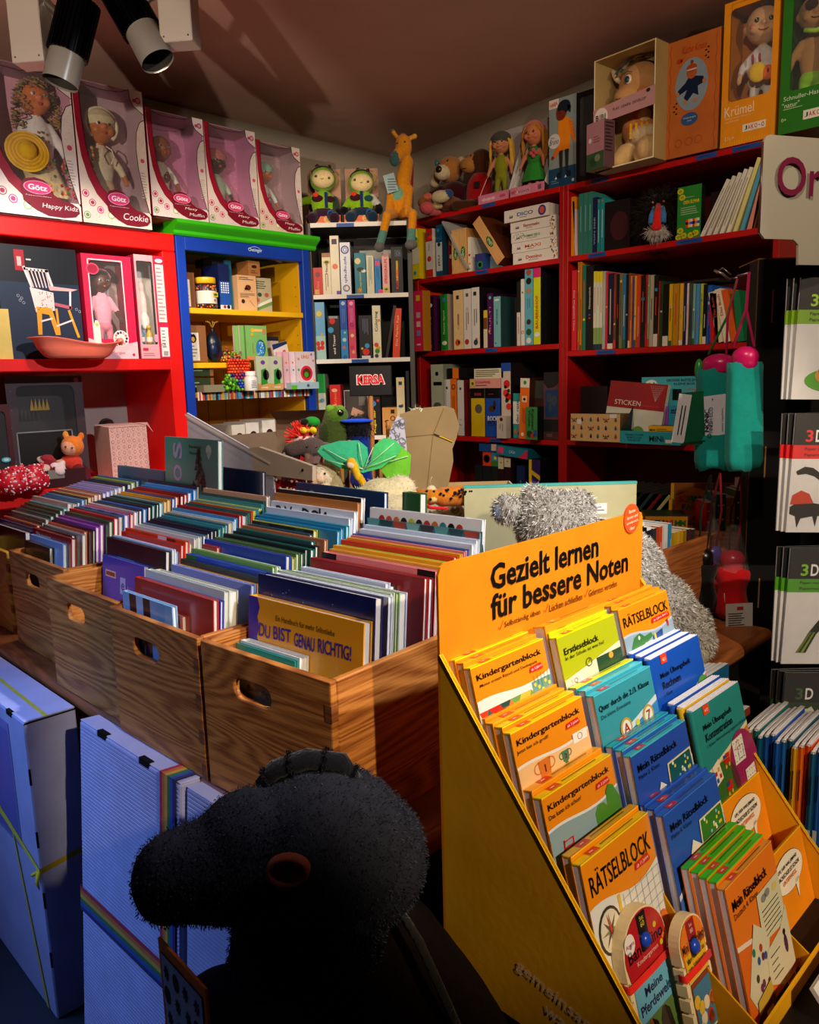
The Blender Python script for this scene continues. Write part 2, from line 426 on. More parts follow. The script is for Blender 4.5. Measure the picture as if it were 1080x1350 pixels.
# blue and yellow painted cupboard with its green cornice, against the left wall
r=root('display_cabinet',(-2.60,1.45,0),R(90),'yellow cupboard with blue frame and green cornice, stocked with craft kits','cabinet')
CW=.585;BL='0a3cae';YE='e8b010'
for x0 in(0,CW-.035):
 m=MB(BL);m.cbox((x0,0,0),(x0+.035,.03,1.865),.002,BL);m.obj('blue_stile',LACQ,r)
m=MB(BL);m.cbox((.035,0,1.818),(CW-.035,.03,1.865),.002,BL)
m.obj('top_rail',LACQ,r)
m=MB();m.text(front(-.0003),'Oetinger',CW*.56,1.842,.016,'d8ecff',bold=.01);m.arc(front(-.0003),CW*.56,1.842,.026,.0012,'d8ecff',1,20,160,10,ry=.013);m.obj('white_lettering',PAPER,r)
for x0 in(.02,CW-.04):
 m=MB(YE);m.box((x0,.03,0),(x0+.018,.36,1.83),YE);m.obj('yellow_side',LACQ,r)
m=MB('3a2a10')
for j in range(28):
 for y in(.05,.30):
  m.cyl((CW-.0405,y,.7+j*.038),(CW-.0412,y,.7+j*.038),.0022,n=6)
m.obj('pin_holes',LACQ,r)['kind']='stuff'
for j in range(6):
 m=MB(YE);x=.038+j*(CW-.08)/6;m.cbox((x,.352,.05),(x+(CW-.08)/6-.002,.36,1.83),.002,'c88e10');m.obj('back_board',LACQ,r)
for k,z in enumerate((1.622,1.428,1.32,1.05,.70,.35)):
 m=MB(YE);m.cbox((.036,.012 if k<2 else-.01,z-.02),(CW-.036,.35,z),.002,'f2bc14')
 if k==1:m=MB(YE);m.cbox((.036,.03,z-.02),(.30,.35,z),.002,'f2bc14')
 s=m.obj('shelf',LACQ,r)
 if k==2:
  e=MB();rng=random.Random(4);x=.036
  while x<CW-.04:
   wd=rng.uniform(.003,.010);e.box((x,-.0125,z-.028),(min(x+wd,CW-.036),-.0105,z+.002),rng.choice(['c8402c','e8e0d0','2c6ca0','4aa0b8','e0a83c','1c2c50','f0ece0','b8505a']));x+=wd
  e.obj('striped_edge',PAPER,s)
m=MB('38c010');prof=[(.0,1.866),(.006,1.872),(.006,1.882),(.028,1.897),(.034,1.903),(.034,1.915),(-.36,1.915),(-.36,1.866)]
m.M=Matrix(((0,0,1,0),(-1,0,0,0),(0,1,0,0),(0,0,0,1)));m.prism(prof,-.008,CW+.03,'38c010');m.obj('green_cornice',LACQ,r)

# bright red shelving on the left wall
r=root('red_shelf',(-2.60,.10,0),R(90),'wide bright red shelf on the left holding boxed dolls','shelf')
for x0,x1,z0,z1,nm in((0,1.345,1.808,1.867,'top_board'),(.045,1.295,1.403,1.442,'shelf'),(.045,1.295,.985,1.034,'shelf'),(.045,1.295,.60,.64,'shelf'),(.045,1.295,.05,.09,'shelf')):
 m=MB('ff1206');m.cbox((x0,0,z0),(x1,.38,z1),.003,'f40c04');m.obj(nm,LACQ,r)
for x0 in(0,1.295):
 m=MB();m.cbox((x0,0,0),(x0+.05,.38,1.807),.003,'f40c04');m.obj('side_panel',LACQ,r)
m=MB('a89c94');m.box((.05,.372,.05),(1.295,.38,1.8));m.obj('back_panel',LACQ,r)

# ================================================================ the book table
TZ=EYE-.648
r=root('book_table',(-3.0+.42,.602,0),0,'dark stained table whose rounded edge shows under the wooden crates','table')
m=MB('7a4a26');m.box((0,.03,TZ-.03),(1.84,1.38,TZ));m.obj('tabletop',LEDGE,r)
m=MB('8a5028');m.cyl((0,.016,TZ-.017),(1.85,.016,TZ-.017),.017,n=12,col='8a5028');m.box((0,.016,TZ-.034),(1.84,.03,TZ));m.obj('front_edge',LEDGE,r)
m=MB('8a5028');m.cyl((1.84,.0,TZ-.017),(1.84,1.38,TZ-.017),.017,n=12);m.obj('end_edge',LEDGE,r)
for x,y in((.06,.2),(.06,1.30),(1.78,.2),(1.78,1.30),(.95,1.30)):
 m=MB('3a2416');m.cbox((x-.03,y-.03,0),(x+.03,y+.03,TZ-.03),.004);m.obj('leg',LEDGE,r)
m=MB('120c08');m.box((.02,.14,.02),(1.84,.16,TZ-.035));m.box((1.825,.16,.02),(1.84,1.36,TZ-.035));m.obj('dark_skirt',LACQ,r)

CR_H,CR_D=.246,.40
def ring_panel(mb,w,h,t,hx,hz,hw,hh):
 """upright board, x 0..w, z 0..h, thickness t in y, with a rounded hand hole"""
 hole=[]
 for s,a0 in((1,-90),(-1,90)):
  for i in range(9):
   a=R(a0+180*i/8);hole.append((hx+s*(hw/2-hh/2)+hh/2*math.cos(a),hz+hh/2*math.sin(a)))
 outer=[]
 for x,z in hole:
  dx,dz=x-hx,z-hz
  k=min([((w-hx)/dx if dx>1e-6 else 1e9),(-hx/dx if dx<-1e-6 else 1e9),((h-hz)/dz if dz>1e-6 else 1e9),(-hz/dz if dz<-1e-6 else 1e9)])
  outer.append((hx+dx*k,hz+dz*k))
 for c in((0,0),(w,0),(w,h),(0,h)):
  i=min(range(len(outer)),key=lambda q:(outer[q][0]-c[0])**2+(outer[q][1]-c[1])**2);outer[i]=c
 n=len(hole);vs=[]
 for y in(0,t):vs+=[(x,y,z)for x,z in outer]+[(x,y,z)for x,z in hole]
 fs=[]
 for i in range(n):
  j=(i+1)%n
  fs+=[(i,j,n+j,n+i),(2*n+j,2*n+i,3*n+i,3*n+j),(n+i,n+j,3*n+j,3*n+i),(j,i,2*n+i,2*n+j)]
 mb.add(vs,fs)
crates=[  # x, y, yaw, width, height, material, label
 ('c5',-1.100,.604,4.6,.30,PINE,'pine crate nearest the plush animal, with yellow and navy picture books'),
 ('c4',-1.410,.594,2.0,.30,PINE,'pine crate with a dark knot low on its front, second from the right'),
 ('c3',-1.748,.604,1.2,.325,PINE,'pine crate with dark streaks in its lower front, third from the right'),
 ('c2',-2.125,.650,.6,.345,PINE,'pale grained pine crate fourth from the right, next to the yellow one'),
 ('c1',-2.500,.665,.5,.30,PINEY,'yellow stained wooden crate cut off by the left edge of the picture')]
CR={}
for key,x,y,yaw,wd,mat,lab in crates:
 h=CR_H if key!='c1' else .225
 rr=root('wooden_crate',(x,y,TZ),R(yaw),lab,'crate','wooden book crates');CR[key]=(x,y,yaw,wd)
 t=.012
 m=MB();ring_panel(m,wd,h,t,wd*.42,h-.058,.088,.034);o=m.obj('front_panel',mat,rr)
 bv=o.modifiers.new('b','BEVEL');bv.width=.0025;bv.segments=2;bv.limit_method='ANGLE';bv.angle_limit=R(50)
 m=MB();ring_panel(m,wd,h,t,wd*.5,h-.058,.088,.034);m.obj('back_panel',mat,rr,(0,CR_D-t,0))
 for sx in(0,wd-t):
  m=MB();m.cbox((sx,t,0),(sx+t,CR_D-t,h),.002);m.obj('side_panel',mat,rr)
 m=MB();m.box((t,t,.006),(wd-t,CR_D-t,.014));m.obj('base_panel',mat,rr)
 m=MB('5a3418');n=8
 for i in range(n):
  if i%2:continue
  z0=h/n*i
  m.box((wd-t-.001,-.0006,z0+.003),(wd+.0006,t,z0+h/n-.003),'7a4a22')
 m.obj('finger_joint',LEDGE,rr)['kind']='stuff'
CRM={k:Matrix.Translation((v[0],v[1],0))@Matrix.Rotation(R(v[2]),4,'Z')for k,v in CR.items()}

# ---------------------------------------------------------------- books in the crates
NCOL={}
def cname(h):
 r_,g,b=[int(h[i:i+2],16)for i in(0,2,4)]
 mx,mn=max(r_,g,b),min(r_,g,b);v=mx;s=(mx-mn)/max(mx,1)
 if s<.16:return 'black' if v<60 else 'dark grey' if v<110 else 'grey' if v<185 else 'white'
 import colorsys
 hu=colorsys.rgb_to_hsv(r_/255,g/255,b/255)[0]*360;d='dark ' if v<100 else 'pale ' if s<.4 and v>170 else ''
 n='red' if hu<14 or hu>345 else 'orange' if hu<36 else 'yellow' if hu<62 else 'green' if hu<160 else 'teal' if hu<195 else 'blue' if hu<250 else 'purple' if hu<300 else 'pink'
 if n=='orange' and v<160:n,d='brown',''
 if n=='orange' and s<.45:n,d='beige',''
 return d+n
def book(loc,rot,w,h,t,cover,label,group=None,spine=None,pages='e6e0d2',deco=None,mat=None,cat='book',name='picture_book',back=None,soft=False):
 """upright book: front cover at y=0 facing local -y, spine on the left, stands on z=0"""
 c=.0022 if not soft else .0006;o=MB(cover)
 M4=None
 o.box((0,0,0),(w,c,h),cover);o.box((0,t-c,0),(w,t,h),back or cover);o.box((0,c,0),(c*1.4,t-c,h),spine or cover)
 if deco:deco(o,front(0),w,h)
 b=o.obj(name,mat or GLOSS,None,loc,rot)
 tag(b,label,cat,group)
 p=MB(pages);i=0 if soft else .003;p.box((c*1.4,c,i),(w-i,t-c,h-i),pages)
 if t>.012:
  for q in range(3):p.box((c*1.4+.001,c+(t-2*c)*(q+1)/4-.0002,h-i),(w-i,c+(t-2*c)*(q+1)/4+.0002,h-i+.0002),'b8b0a0')
 p.obj('page_block',PAPER,b)
 return b
# cover artwork
def d_genau(o,fr,w,h):
 o.pol(fr,[(0,0),(.022,0)]+[(.022+(.006 if i%2 else .0),h*i/18)for i in range(19)]+[(.022,h),(0,h)],'2a22a8')
 o.text(fr,'Ein Handbuch für mehr Selbstliebe',w*.52,h-.026,.009,'1a1208',w=.135,bold=.002)
 for i,(wd,x0,x1)in enumerate((('DU',.036,.066),('BIST',.074,.120),('GENAU',.128,.178),('RICHTIG!',.186,.262))):
  x1*=w/.28;x0*=w/.28;o.text(fr,wd,(x0+x1)/2-.006,h-.052+(i%2)*.002,.022,'2a20a0',w=(x1-x0),bold=.015,rot=(-2,2,-1,1)[i])
def d_stars(o,fr,w,h):
 rng=random.Random(8);pts=[(rng.uniform(.02,w-.02),rng.uniform(h*.45,h-.015))for _ in range(34)]
 for x,y in pts:o.disc(fr,x,y,.0013,.0013,'9ab0e0',1,6)
 for a,b in zip(pts,pts[1:]):
  if abs(a[0]-b[0])<.07 and abs(a[1]-b[1])<.05:o.line(fr,[a,b],.0005,'5a70b8')
def d_kind(o,fr,w,h):
 o.bars(fr,w*.2,h-.042,w*.7,h-.036,1,'2aa0d8',random.Random(1))
 for i,ch in enumerate('MUDDELKIND'):
  o.text(fr,ch,w*(.12+.085*i),h-.065+(.004 if i%2 else-.002),.026,['e8e0d0','9a4ad8','e8842c','2a7ae0','e8702c','c8d030','e03a3a','3ab0e0','e0a02a','d83a90'][i],bold=.015,rot=(-8 if i%2 else 6))
def d_konigin(o,fr,w,h):
 o.rect(fr,w*.08,h-.045,w*.34,h-.030,'e8d8c0');o.rect(fr,w*.10,h-.042,w*.32,h-.033,'a03030',2)
 o.rect(fr,w*.45,h-.075,w*.58,h-.038,'b8c8f0');o.text(fr,'e',w*.515,h-.058,.016,'2038a0',bold=.015)
 o.text(fr,'Wörter',w*.78,h-.062,.02,'d87ab8',w=.08,bold=.015)
def d_spiel(o,fr,w,h):
 o.disc(fr,w*.25,h-.045,.012,.014,'2a2018');o.disc(fr,w*.15,h-.03,.003,.003,'4a3020');o.text(fr,'spielplatz',w*.66,h-.06,.032,'1a1410',w=w*.6,bold=.015);o.text(fr,'W',w*.42,h-.045,.02,'b03030')
def d_lav(o,fr,w,h):
 rng=random.Random(3)
 for _ in range(24):x,y=rng.uniform(.02,w-.03),rng.uniform(h*.3,h-.02);o.disc(fr,x,y,rng.uniform(.006,.02),rng.uniform(.003,.008),rng.choice(['9aa0d8','a8b0e4','8088c0','b8bcec']))
 o.bars(fr,w*.4,h-.062,w*.8,h-.055,1,'303870',rng,2);o.disc(fr,w*.5,h-.09,.005,.005,'303040',2)
def d_stripes(cols,n=7):
 def d(o,fr,w,h):
  for i in range(n):o.pol(fr,[(w*i/n,h*.25),(w*(i+1)/n,h*.25),(w*(i+1)/n,h),(w*i/n,h)],cols[i%len(cols)])
 return d
def d_sea(o,fr,w,h):
 o.text(fr,'Sarah Engell  Sea Tale',w*.45,h-.022,.009,'f0c8a8',w=w*.45);o.disc(fr,w*.87,h-.024,.014,.012,'6ab030');o.bars(fr,w*.84,h-.03,w*.91,h-.018,3,'204a10',random.Random(1))
def d_title(txt,col='f0e8d8',hh=.012,y=.03,wd=.6,x=.5):
 return lambda o,fr,w,h:o.text(fr,txt,w*x,h-y,hh,col,w=w*wd,bold=.02)
def d_leaf(o,fr,w,h):
 rng=random.Random(7)
 for i in range(16):x=w*(i+.5)/16;o.pol(fr,[(x-.009,h-.06),(x,h-.004-rng.uniform(0,.012)),(x+.009,h-.06)],rng.choice(['1c7a6a','2a8a70','d83a28','166050']));
 o.text(fr,'Juhu David, der Elf',w*.5,h-.035,.012,'f0d8a8',w=w*.5,bold=.02)
def d_figures(o,fr,w,h):
 for i,c in enumerate(['c03028','d84838','e07838','28201c','c8c83a','282420','c83c34','d87a30','3a8a9a','28201c','c03a30']):o.disc(fr,w*(.12+.07*i),h-.022,.008,.010,c)
 for i in range(9):o.disc(fr,w*(.06+.11*i),h-.055,.022,.026,['3a7a80','2f5f68','7ab0b0','8a5a4a'][i%4],1,12)
def d_patch(o,fr,w,h):
 for i in range(8):x=w*i/8;o.pol(fr,[(x,h),(x+w/8,h),(x+w/16,h-.05)],['5a9a9a','2a4a50','a84a3a','7ab0ac','3a3a40'][i%5]);o.arc(fr,x+w/12,h-.05,.02,.001,'10282c',2,0,180,8)
def d_now(o,fr,w,h):
 for i,ch in enumerate('RV DOW'):o.text(fr,ch,w*(.12+.11*i),h-.022,.03,'16141a',bold=.015,rot=8-5*i)
 o.disc(fr,w*.1,h-.04,.012,.008,'2a5a3a')
def d_garden(o,fr,w,h):
 o.text(fr,'GÄRTLEHRLEN',w*.66,h-.030,.008,'c0d0e8',w=w*.3);o.disc(fr,w*.2,h-.035,.018,.022,'7ac0a8',1)
 for i in range(5):o.disc(fr,w*(.1+.2*i),h-.12,.03,.02,'24507a')
def d_redpat(o,fr,w,h):
 rng=random.Random(12)
 for i in range(14):o.disc(fr,rng.uniform(.02,w-.02),h-rng.uniform(.01,.1),.009,.006,rng.choice(['8a2a20','e8b090','3a6a40']))
def d_wave(c2):
 def d(o,fr,w,h):o.pol(fr,[(0,h*.5),(w,h*.5)]+[(w*(1-i/10),h-.02-.016*math.sin(i*1.3))for i in range(11)],c2)
 return d
# y inside the crate, top height relative to the lens, cover colour, [artwork]; front to back
W_='e9eef6'
books={
'c5':[(.042,-.424,'9ad0a8',None,.17),(.052,-.416,'1a8a80',None,.145),(.060,-.413,'e8f0f4',None,.145),(.086,-.344,'f2a81a',d_genau,.262),(.108,-.312,'101a5e',d_stars,.266),(.140,-.318,'dfe8f4',None,.262),(.152,-.316,'c9d6c0',None,.26),(.163,-.318,'7aa050',None,.26),(.174,-.322,'c8d4e8',None,.258),(.197,-.318,'d8e4f8',d_title('Tom ist da','384a58',.009,.02,.3),.20),(.210,-.326,'2a3430',None,.20),(.227,-.308,'a01418',None,.262),(.240,-.312,'8a1014',d_redpat,.262),(.255,-.303,'f08a90',d_stripes(['181418','f08a90','f08a90','f08a90','f08a90','f08a90']),.262),(.272,-.300,'e8b040',None,.262),(.281,-.295,'f0b428',None,.262),(.292,-.297,'9ac83a',None,.262),(.304,-.289,'e03c20',d_leaf,.262),(.318,-.287,'f0b830',None,.262),(.327,-.284,'e08a9a',None,.262),(.336,-.283,'2a4a9a',None,.262),(.350,-.276,'e4ecf8',None,.262),(.362,-.270,'c8d8ec',None,.262),(.374,-.259,'3a6a70',d_patch,.262),(.385,-.240,'eef2fa',d_figures,.262)],
'c4':[(.020,-.374,'8cc4ea',d_stripes(['8cc4ea','5a2420','a8d4f0','4a2020','90b8e0','7ab4e0']),.175),(.032,-.392,'b8402c',None,.18),(.045,-.352,'c02820',d_title('Grossvater','2a1010',.02,.07,.5,.6),.262),(.058,-.356,'2a3ab0',None,.262),(.068,-.342,'cfe0d4',d_spiel,.262),(.082,-.346,'c8c8ae',None,.258),(.125,-.344,'98a4e4',d_lav,.262),(.137,-.346,'e0a838',None,.26),(.146,-.336,'303828',None,.262),(.157,-.328,'1e50c8',d_stripes(['2a7a3a','1e50c8','1e50c8','2058d0','1e50c8','1e50c8','1e50c8']),.266),(.170,-.320,'7ab050',None,.262),(.180,-.322,'d8e8c8',None,.262),(.190,-.314,'b83830',None,.05),(.200,-.306,'2048b8',None,.262),(.214,-.312,'9aa848',None,.262),(.224,-.306,'5a7a3c',None,.262),(.235,-.308,'2a5a44',None,.262),(.246,-.302,'141c1a',None,.262),(.256,-.304,'187a68',None,.262),(.268,-.300,'101c20',None,.262),(.280,-.296,'206a60',None,.24),(.292,-.292,'c87848',d_title('','000000'),.262),(.302,-.290,'2a5a68',d_wave('3a8078'),.20),(.314,-.284,'c8c030',d_stripes(['1a2a24','2a4a3c','101418','1a2428']),.20),(.326,-.281,'2a9ac8',None,.262),(.336,-.277,'1e88b8',None,.262),(.346,-.274,'38a4c4',None,.262),(.357,-.262,'dce8fa',d_title('Leon','284048',.014,.03,.16,.45),.262),(.368,-.250,'e8f0fc',d_now,.262),(.379,-.234,'c88040',d_title('','000000'),.262),(.388,-.226,'e8ecf0',d_stripes(['201c18','2a2420']),.262)],
'c3':[(.055,-.372,'3444b8',d_konigin,.19),(.075,-.334,'0c0a1e',d_kind,.262),(.092,-.332,'d8ecfc',None,.262),(.104,-.340,'a8c8f0',None,.25),(.118,-.326,'d82c14',None,.262),(.130,-.320,'e0481c',d_stripes(['e0481c','e0481c','d84018','e0481c','f0e8d8','7a2018','e0481c']),.262),(.145,-.330,'f0ece4',None,.25),(.158,-.318,'e0dcd0',None,.262),(.170,-.316,'c8d0c8',None,.262),(.182,-.314,'5a7a94',None,.262),(.196,-.311,'101828',None,.262),(.208,-.308,'1c2c44',None,.262),(.220,-.308,'0c1420',None,.262),(.232,-.306,'2a8a8c',None,.262),(.243,-.303,'3aa0a0',d_redpat,.262),(.254,-.300,'2a7a88',None,.262),(.265,-.298,'e8d8b0',None,.262),(.275,-.296,'bcdcf4',None,.262),(.284,-.290,'3aa0d0',None,.262),(.296,-.284,'c41c10',d_sea,.262),(.308,-.288,'e8e4ec',None,.262),(.318,-.285,'2a5a54',None,.262),(.328,-.283,'14706a',None,.262),(.338,-.281,'d84a30',None,.262),(.346,-.280,'c8d040',None,.262),(.354,-.279,'1a90c8',None,.262),(.363,-.277,'e8ec70',None,.262),(.372,-.268,'2aa0b0',None,.262),(.380,-.262,'186a60',None,.262),(.389,-.252,'ecc09a',None,.262)],
'c2':[(.035,-.380,'182418',None,.16),(.048,-.366,'88c0f4',None,.21),(.060,-.352,'a01c20',d_title('Thorsten','e8e0d0',.014,.014,.4,.3),.24),(.074,-.350,'4a2a20',None,.20),(.086,-.346,'b0a89c',None,.24),(.098,-.342,'d85a3c',None,.22),(.108,-.338,'18181c',None,.25),(.118,-.332,'b050c0',None,.24),(.130,-.328,'8a3aa0',None,.24),(.143,-.320,'186038',None,.262),(.156,-.314,'d82030',None,.262),(.170,-.312,'2a7a90',None,.262),(.184,-.310,'9a8ad8',d_stripes(['9a8ad8','5a4a8a']),.262),(.198,-.310,'e05a68',d_redpat,.262),(.210,-.306,'c8d0e0',None,.262),(.222,-.304,'28303c',None,.262),(.234,-.302,'3a84e0',None,.262),(.246,-.298,'1a1e24',None,.262),(.258,-.296,'2a8080',None,.262),(.268,-.294,'0c1c20',None,.262),(.278,-.292,'7ac4d8',None,.262),(.290,-.290,'d89a24',None,.262),(.302,-.287,'e8b838',None,.262),(.312,-.285,'2a5ab8',None,.262),(.324,-.283,'d85a24',None,.262),(.336,-.281,'8a1418',None,.262),(.348,-.279,'b01c24',None,.262),(.360,-.276,'2a84e0',None,.262),(.374,-.270,'3a9af0',None,.262),(.386,-.262,'101c38',None,.262)],
'c1':[(.060,-.382,'14185c',d_title('Stella','c04848',.016,.05,.2,.8),.26),(.078,-.372,'181c68',d_title('mit','c04060',.016,.06,.14,.8),.262),(.090,-.366,'c86030',None,.262),(.104,-.360,'0c1418',None,.262),(.116,-.354,'9aa4a8',None,.262),(.128,-.346,'1a5a5c',None,.262),(.142,-.340,'12483c',None,.262),(.155,-.334,'145c30',None,.262),(.168,-.330,'7ac0d8',None,.262),(.180,-.318,'ccd0d0',d_title('Das Glück','484c50',.006,.02,.3,.6),.262),(.194,-.322,'e4e4e0',None,.262),(.206,-.318,'2a6ab0',None,.262),(.218,-.312,'6ab0e8',None,.262),(.228,-.310,'30241c',None,.262),(.238,-.308,'e8d8a0',None,.262),(.248,-.306,'b84828',None,.262),(.258,-.304,'f0ece4',None,.262),(.268,-.302,'c87838',None,.262),(.280,-.300,'a8a8ec',None,.262),(.292,-.297,'b4b4f4',None,.262),(.304,-.295,'a8acec',None,.262),(.316,-.292,'bcbcf4',None,.262),(.328,-.289,'9ca0dc',None,.262),(.342,-.286,'101c28',None,.262),(.356,-.283,'2a4a80',None,.262),(.370,-.280,'9ac040',None,.262),(.384,-.276,'3a74c0',None,.262)]}
CN={'c5':'nearest pine crate','c4':'pine crate second from the right','c3':'pine crate third from the right','c2':'pine crate fourth from the right','c1':'leftmost yellow crate'}
special={d_genau:'yellow picture book with blue title and scalloped blue spine in the nearest crate',d_stars:'navy picture book printed with star constellations in the nearest crate',d_kind:'black picture book with multicoloured title letters in the third crate',d_konigin:'small blue book with printed boxes, frontmost in the third crate',d_spiel:'pale picture book with black title and dark blot in the second crate',d_lav:'lavender picture book with painted clouds in the second crate',d_sea:'red picture book with round green sticker in the third crate',d_leaf:'orange-red picture book with teal leaf pattern in the nearest crate',d_figures:'white picture book with coloured dots along its top in the nearest crate',d_patch:'picture book with teal and rust patchwork in the nearest crate',d_now:'white picture book with large black brush letters in the second crate',}
books['c3']=[((.120+(e[0]-.055)*.805),)+e[1:]for e in books['c3']]  # that crate is filled only from a third of its depth on
for key,lst in books.items():
 M=CRM[key];wd=CR[key][3];rng=random.Random(hash(key)%1+ord(key[1]))
 for i,e in enumerate(lst):
  y,zt,col,art=e[:4];bw=e[4]if len(e)>4 else .262
  nxt=lst[i+1][0]if i+1<len(lst)else y+.012
  t=max(.004,min(.018,(nxt-y)*.86));x0=.016+(rng.uniform(0,.006))
  if bw<.1:x0=.02
  if bw<=.23:x0=.018+rng.uniform(0,.01)
  bw=min(bw,wd-.034);lean=7
  bz=TZ+.015;h=(EYE+zt-bz)/math.cos(R(lean))
  yb=max(y-0.0-h*math.sin(R(lean))*.75,.0145+i*.0052)
  lean=math.degrees(math.asin(max(-.1,min(.4,(y-yb)/h))))
  h=(EYE+zt-bz)/math.cos(R(lean))
  p=M@Vector((x0,yb,bz))
  lab=special.get(art)or f'{cname(col)} picture book, {ORD[i]} from the front in the {CN[key]}'
  pg=rng.choice(['f0ede4','e8e4d8','dcd8cc','f4f4f4'])
  book(p,(-R(lean),0,R(CR[key][2])),bw,h,t,col,lab,'picture books in the wooden crates',deco=art,pages=pg)
# small paperback whose cover shows through the hand hole
# lettering seen through the nearest hand hole
b_=book(CRM['c5']@Vector((.016,.0155,TZ+.016)),(-R(1.5),0,R(4.6)),.17,.205,.004,'8a7450','brown paperback with black serif title seen through the nearest hand hole','picture books in the wooden crates',
 deco=lambda o,fr,w,h:(o.text(fr,'Die beste',w*.56,h-.020,.012,'1a140c',w=.06),o.text(fr,'Beerdigung',w*.66,h-.040,.013,'1a140c',w=.075)))

# big teal book standing behind the crates and the one lying left of it
def d_ios(o,fr,w,h):
 for i,ch in enumerate('SOI'):o.text(fr,ch,w*.26,h-.035-i*.062,.055 if ch!='O' else .05,'b0a8e8',w=.045,rot=90,bold=.03)
 o.text(fr,'Benjamin',w*.60,h-.022,.010,'142a34',al='c',w=.07);o.text(fr,'Flouw',w*.56,h-.038,.009,'142a34',w=.04)
 o.disc(fr,w*.84,h-.028,.015,.015,'c8ece8');o.pol(fr,[(w*.84-.015,h-.032),(w*.84+.015,h-.032),(w*.84,h-.052)],'c8ece8')
 rng=random.Random(2);x0=w*.66
 for j in range(26):
  yy=h-.035-j*.0085;s=.004+.034*min(1,j/9)*(1 if j<18 else .8)
  for k in range(3):xx=x0+rng.uniform(-s,s);o.pol(fr,[(xx-.009,yy-.006),(xx+rng.uniform(-.004,.004),yy+.012),(xx+.010,yy-.004)],rng.choice(['0e2420','14302c','101c1c']),2)
 o.rect(fr,x0-.003,0,x0+.003,h-.05,'0e2420',2);o.disc(fr,x0,h-.115,.006,.005,'a03a2a',3)
 o.pol(fr,[(0,0),(w,0),(w,h*.42),(w*.7,h*.46),(w*.4,h*.36),(0,h*.44)],'54a89c',1)
book((-2.055,1.032,TZ+.004),(-R(4),0,R(-3)),.305,.505,.014,'4a9c9c','large teal picture book with lilac letters and a dark fir tree, behind the crates',deco=d_ios,pages='e8e4dc')
book((-2.37,1.045,TZ+.004),(-R(3),0,0),.30,.405,.012,'1e6a98','blue picture book showing its title strip, beside the large teal book',deco=lambda o,fr,w,h:o.text(fr,'JASPER UND DER SONNE',w*.5,h-.035,.014,'14405c',w=w*.8),pages='d8d4c8')
book((-1.440,1.036,TZ+.004),(-R(3),0,R(0)),.292,.421,.012,'18447e','tall dark blue picture book standing behind the second crate',deco=d_garden,pages='e8e4dc')
book((-1.99,1.10,TZ+.004),(-R(3),0,R(-2)),.34,.425,.01,'141c54','navy book behind the beige one at the back of the third crate',pages='b8b4a8')
book((-1.130,1.07,TZ+.004),(-R(3),0,R(0)),.05,.42,.02,'2a6a3a','narrow green book at the right of the tall blue one',pages='e8e4dc')

# ================================================================ white cartons in front of the table
def carton(name,loc,rot,w,d,h,label,flute=True):
 r=root(name,loc,rot,label,'box')
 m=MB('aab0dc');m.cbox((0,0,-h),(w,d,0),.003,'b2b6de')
 fr=front(-.0002)
 if flute:
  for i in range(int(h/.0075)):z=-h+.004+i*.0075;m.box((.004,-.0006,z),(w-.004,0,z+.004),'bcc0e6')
 m.obj('carton_body',CARD,r)
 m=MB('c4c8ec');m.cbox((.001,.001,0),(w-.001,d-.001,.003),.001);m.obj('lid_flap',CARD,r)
 return r
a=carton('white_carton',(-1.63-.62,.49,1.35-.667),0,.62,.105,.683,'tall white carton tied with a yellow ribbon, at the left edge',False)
m=MB('16140f')
for z in(-.10,-.24,-.38,-.52):m.box((.6185,-.001,z-.035),(.6215,.003,z))
for x in(.30,.52):m.box((x,-.0012,-.008),(x+.03,.006,.0035))
m.box((.62-.001,.001,-.0035),(.6208,.104,-.0005));m.obj('dark_slots',CARD,a)['kind']='stuff'
m=MB('8a90d0');m.rect(front(-.0006),.30,-.32,.52,-.03,'8088c8',1);m.rect(front(-.0006),.31,-.31,.51,-.05,'6a74bc',2);m.obj('printed_label',PAPER,a)
m=MB('e8d81c');Yl='e8d820'
m.add([(0,-.0015,-.20),(.622,-.0025,-.335),(.622,-.0025,-.322),(0,-.0015,-.165)],[(0,1,2,3)],Yl)
m.add([(.6215,-.001,-.335),(.6215,.107,-.322),(.6215,.107,-.310),(.6215,-.001,-.322)],[(0,1,2,3)],'c0a81c')
m.add([(.46,-.002,-.29),(.47,-.002,-.29),(.58,-.002,-.68),(.565,-.002,-.68)],[(0,1,2,3)],'c8b818')
m.add([(0,.05,.0036),(.622,.04,.0036),(.622,.048,.0036),(0,.058,.0036)],[(0,1,2,3)],'d8d030')
m.tube([(.617,-.003,-.33),(.605,-.012,-.338),(.595,-.01,-.345)],[.005,.004,.001],6,Yl);m.tube([(.617,-.003,-.33),(.628,-.012,-.345),(.632,-.01,-.36)],[.005,.004,.001],6,Yl)
m.obj('yellow_ribbon',CLOTH,a)
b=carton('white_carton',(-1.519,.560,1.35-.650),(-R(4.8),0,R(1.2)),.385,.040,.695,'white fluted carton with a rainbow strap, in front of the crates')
m=MB('14120e')
for x in(.08,.245):m.box((x,-.001,-.007),(x+.035,.01,.0045),'14120e')
for z in(-.10,-.25,-.40):m.box((-.0008,-.0008,z-.045),(.003,.002,z))
m.obj('dark_slots',CARD,b)['kind']='stuff'
RB=['c02038','d8742c','d8a83c','2a7a3c','1c50b0','18206a']
m=MB()
for i,c in enumerate(RB):
 x=.322+i*.0085;m.box((x,-.003,-.35),(x+.0085,-.0008,.0045),c);m.box((x,-.003,.0035),(x+.0085,.042,.0055),c)
m.obj('rainbow_strap',CLOTH,b)
m=MB()
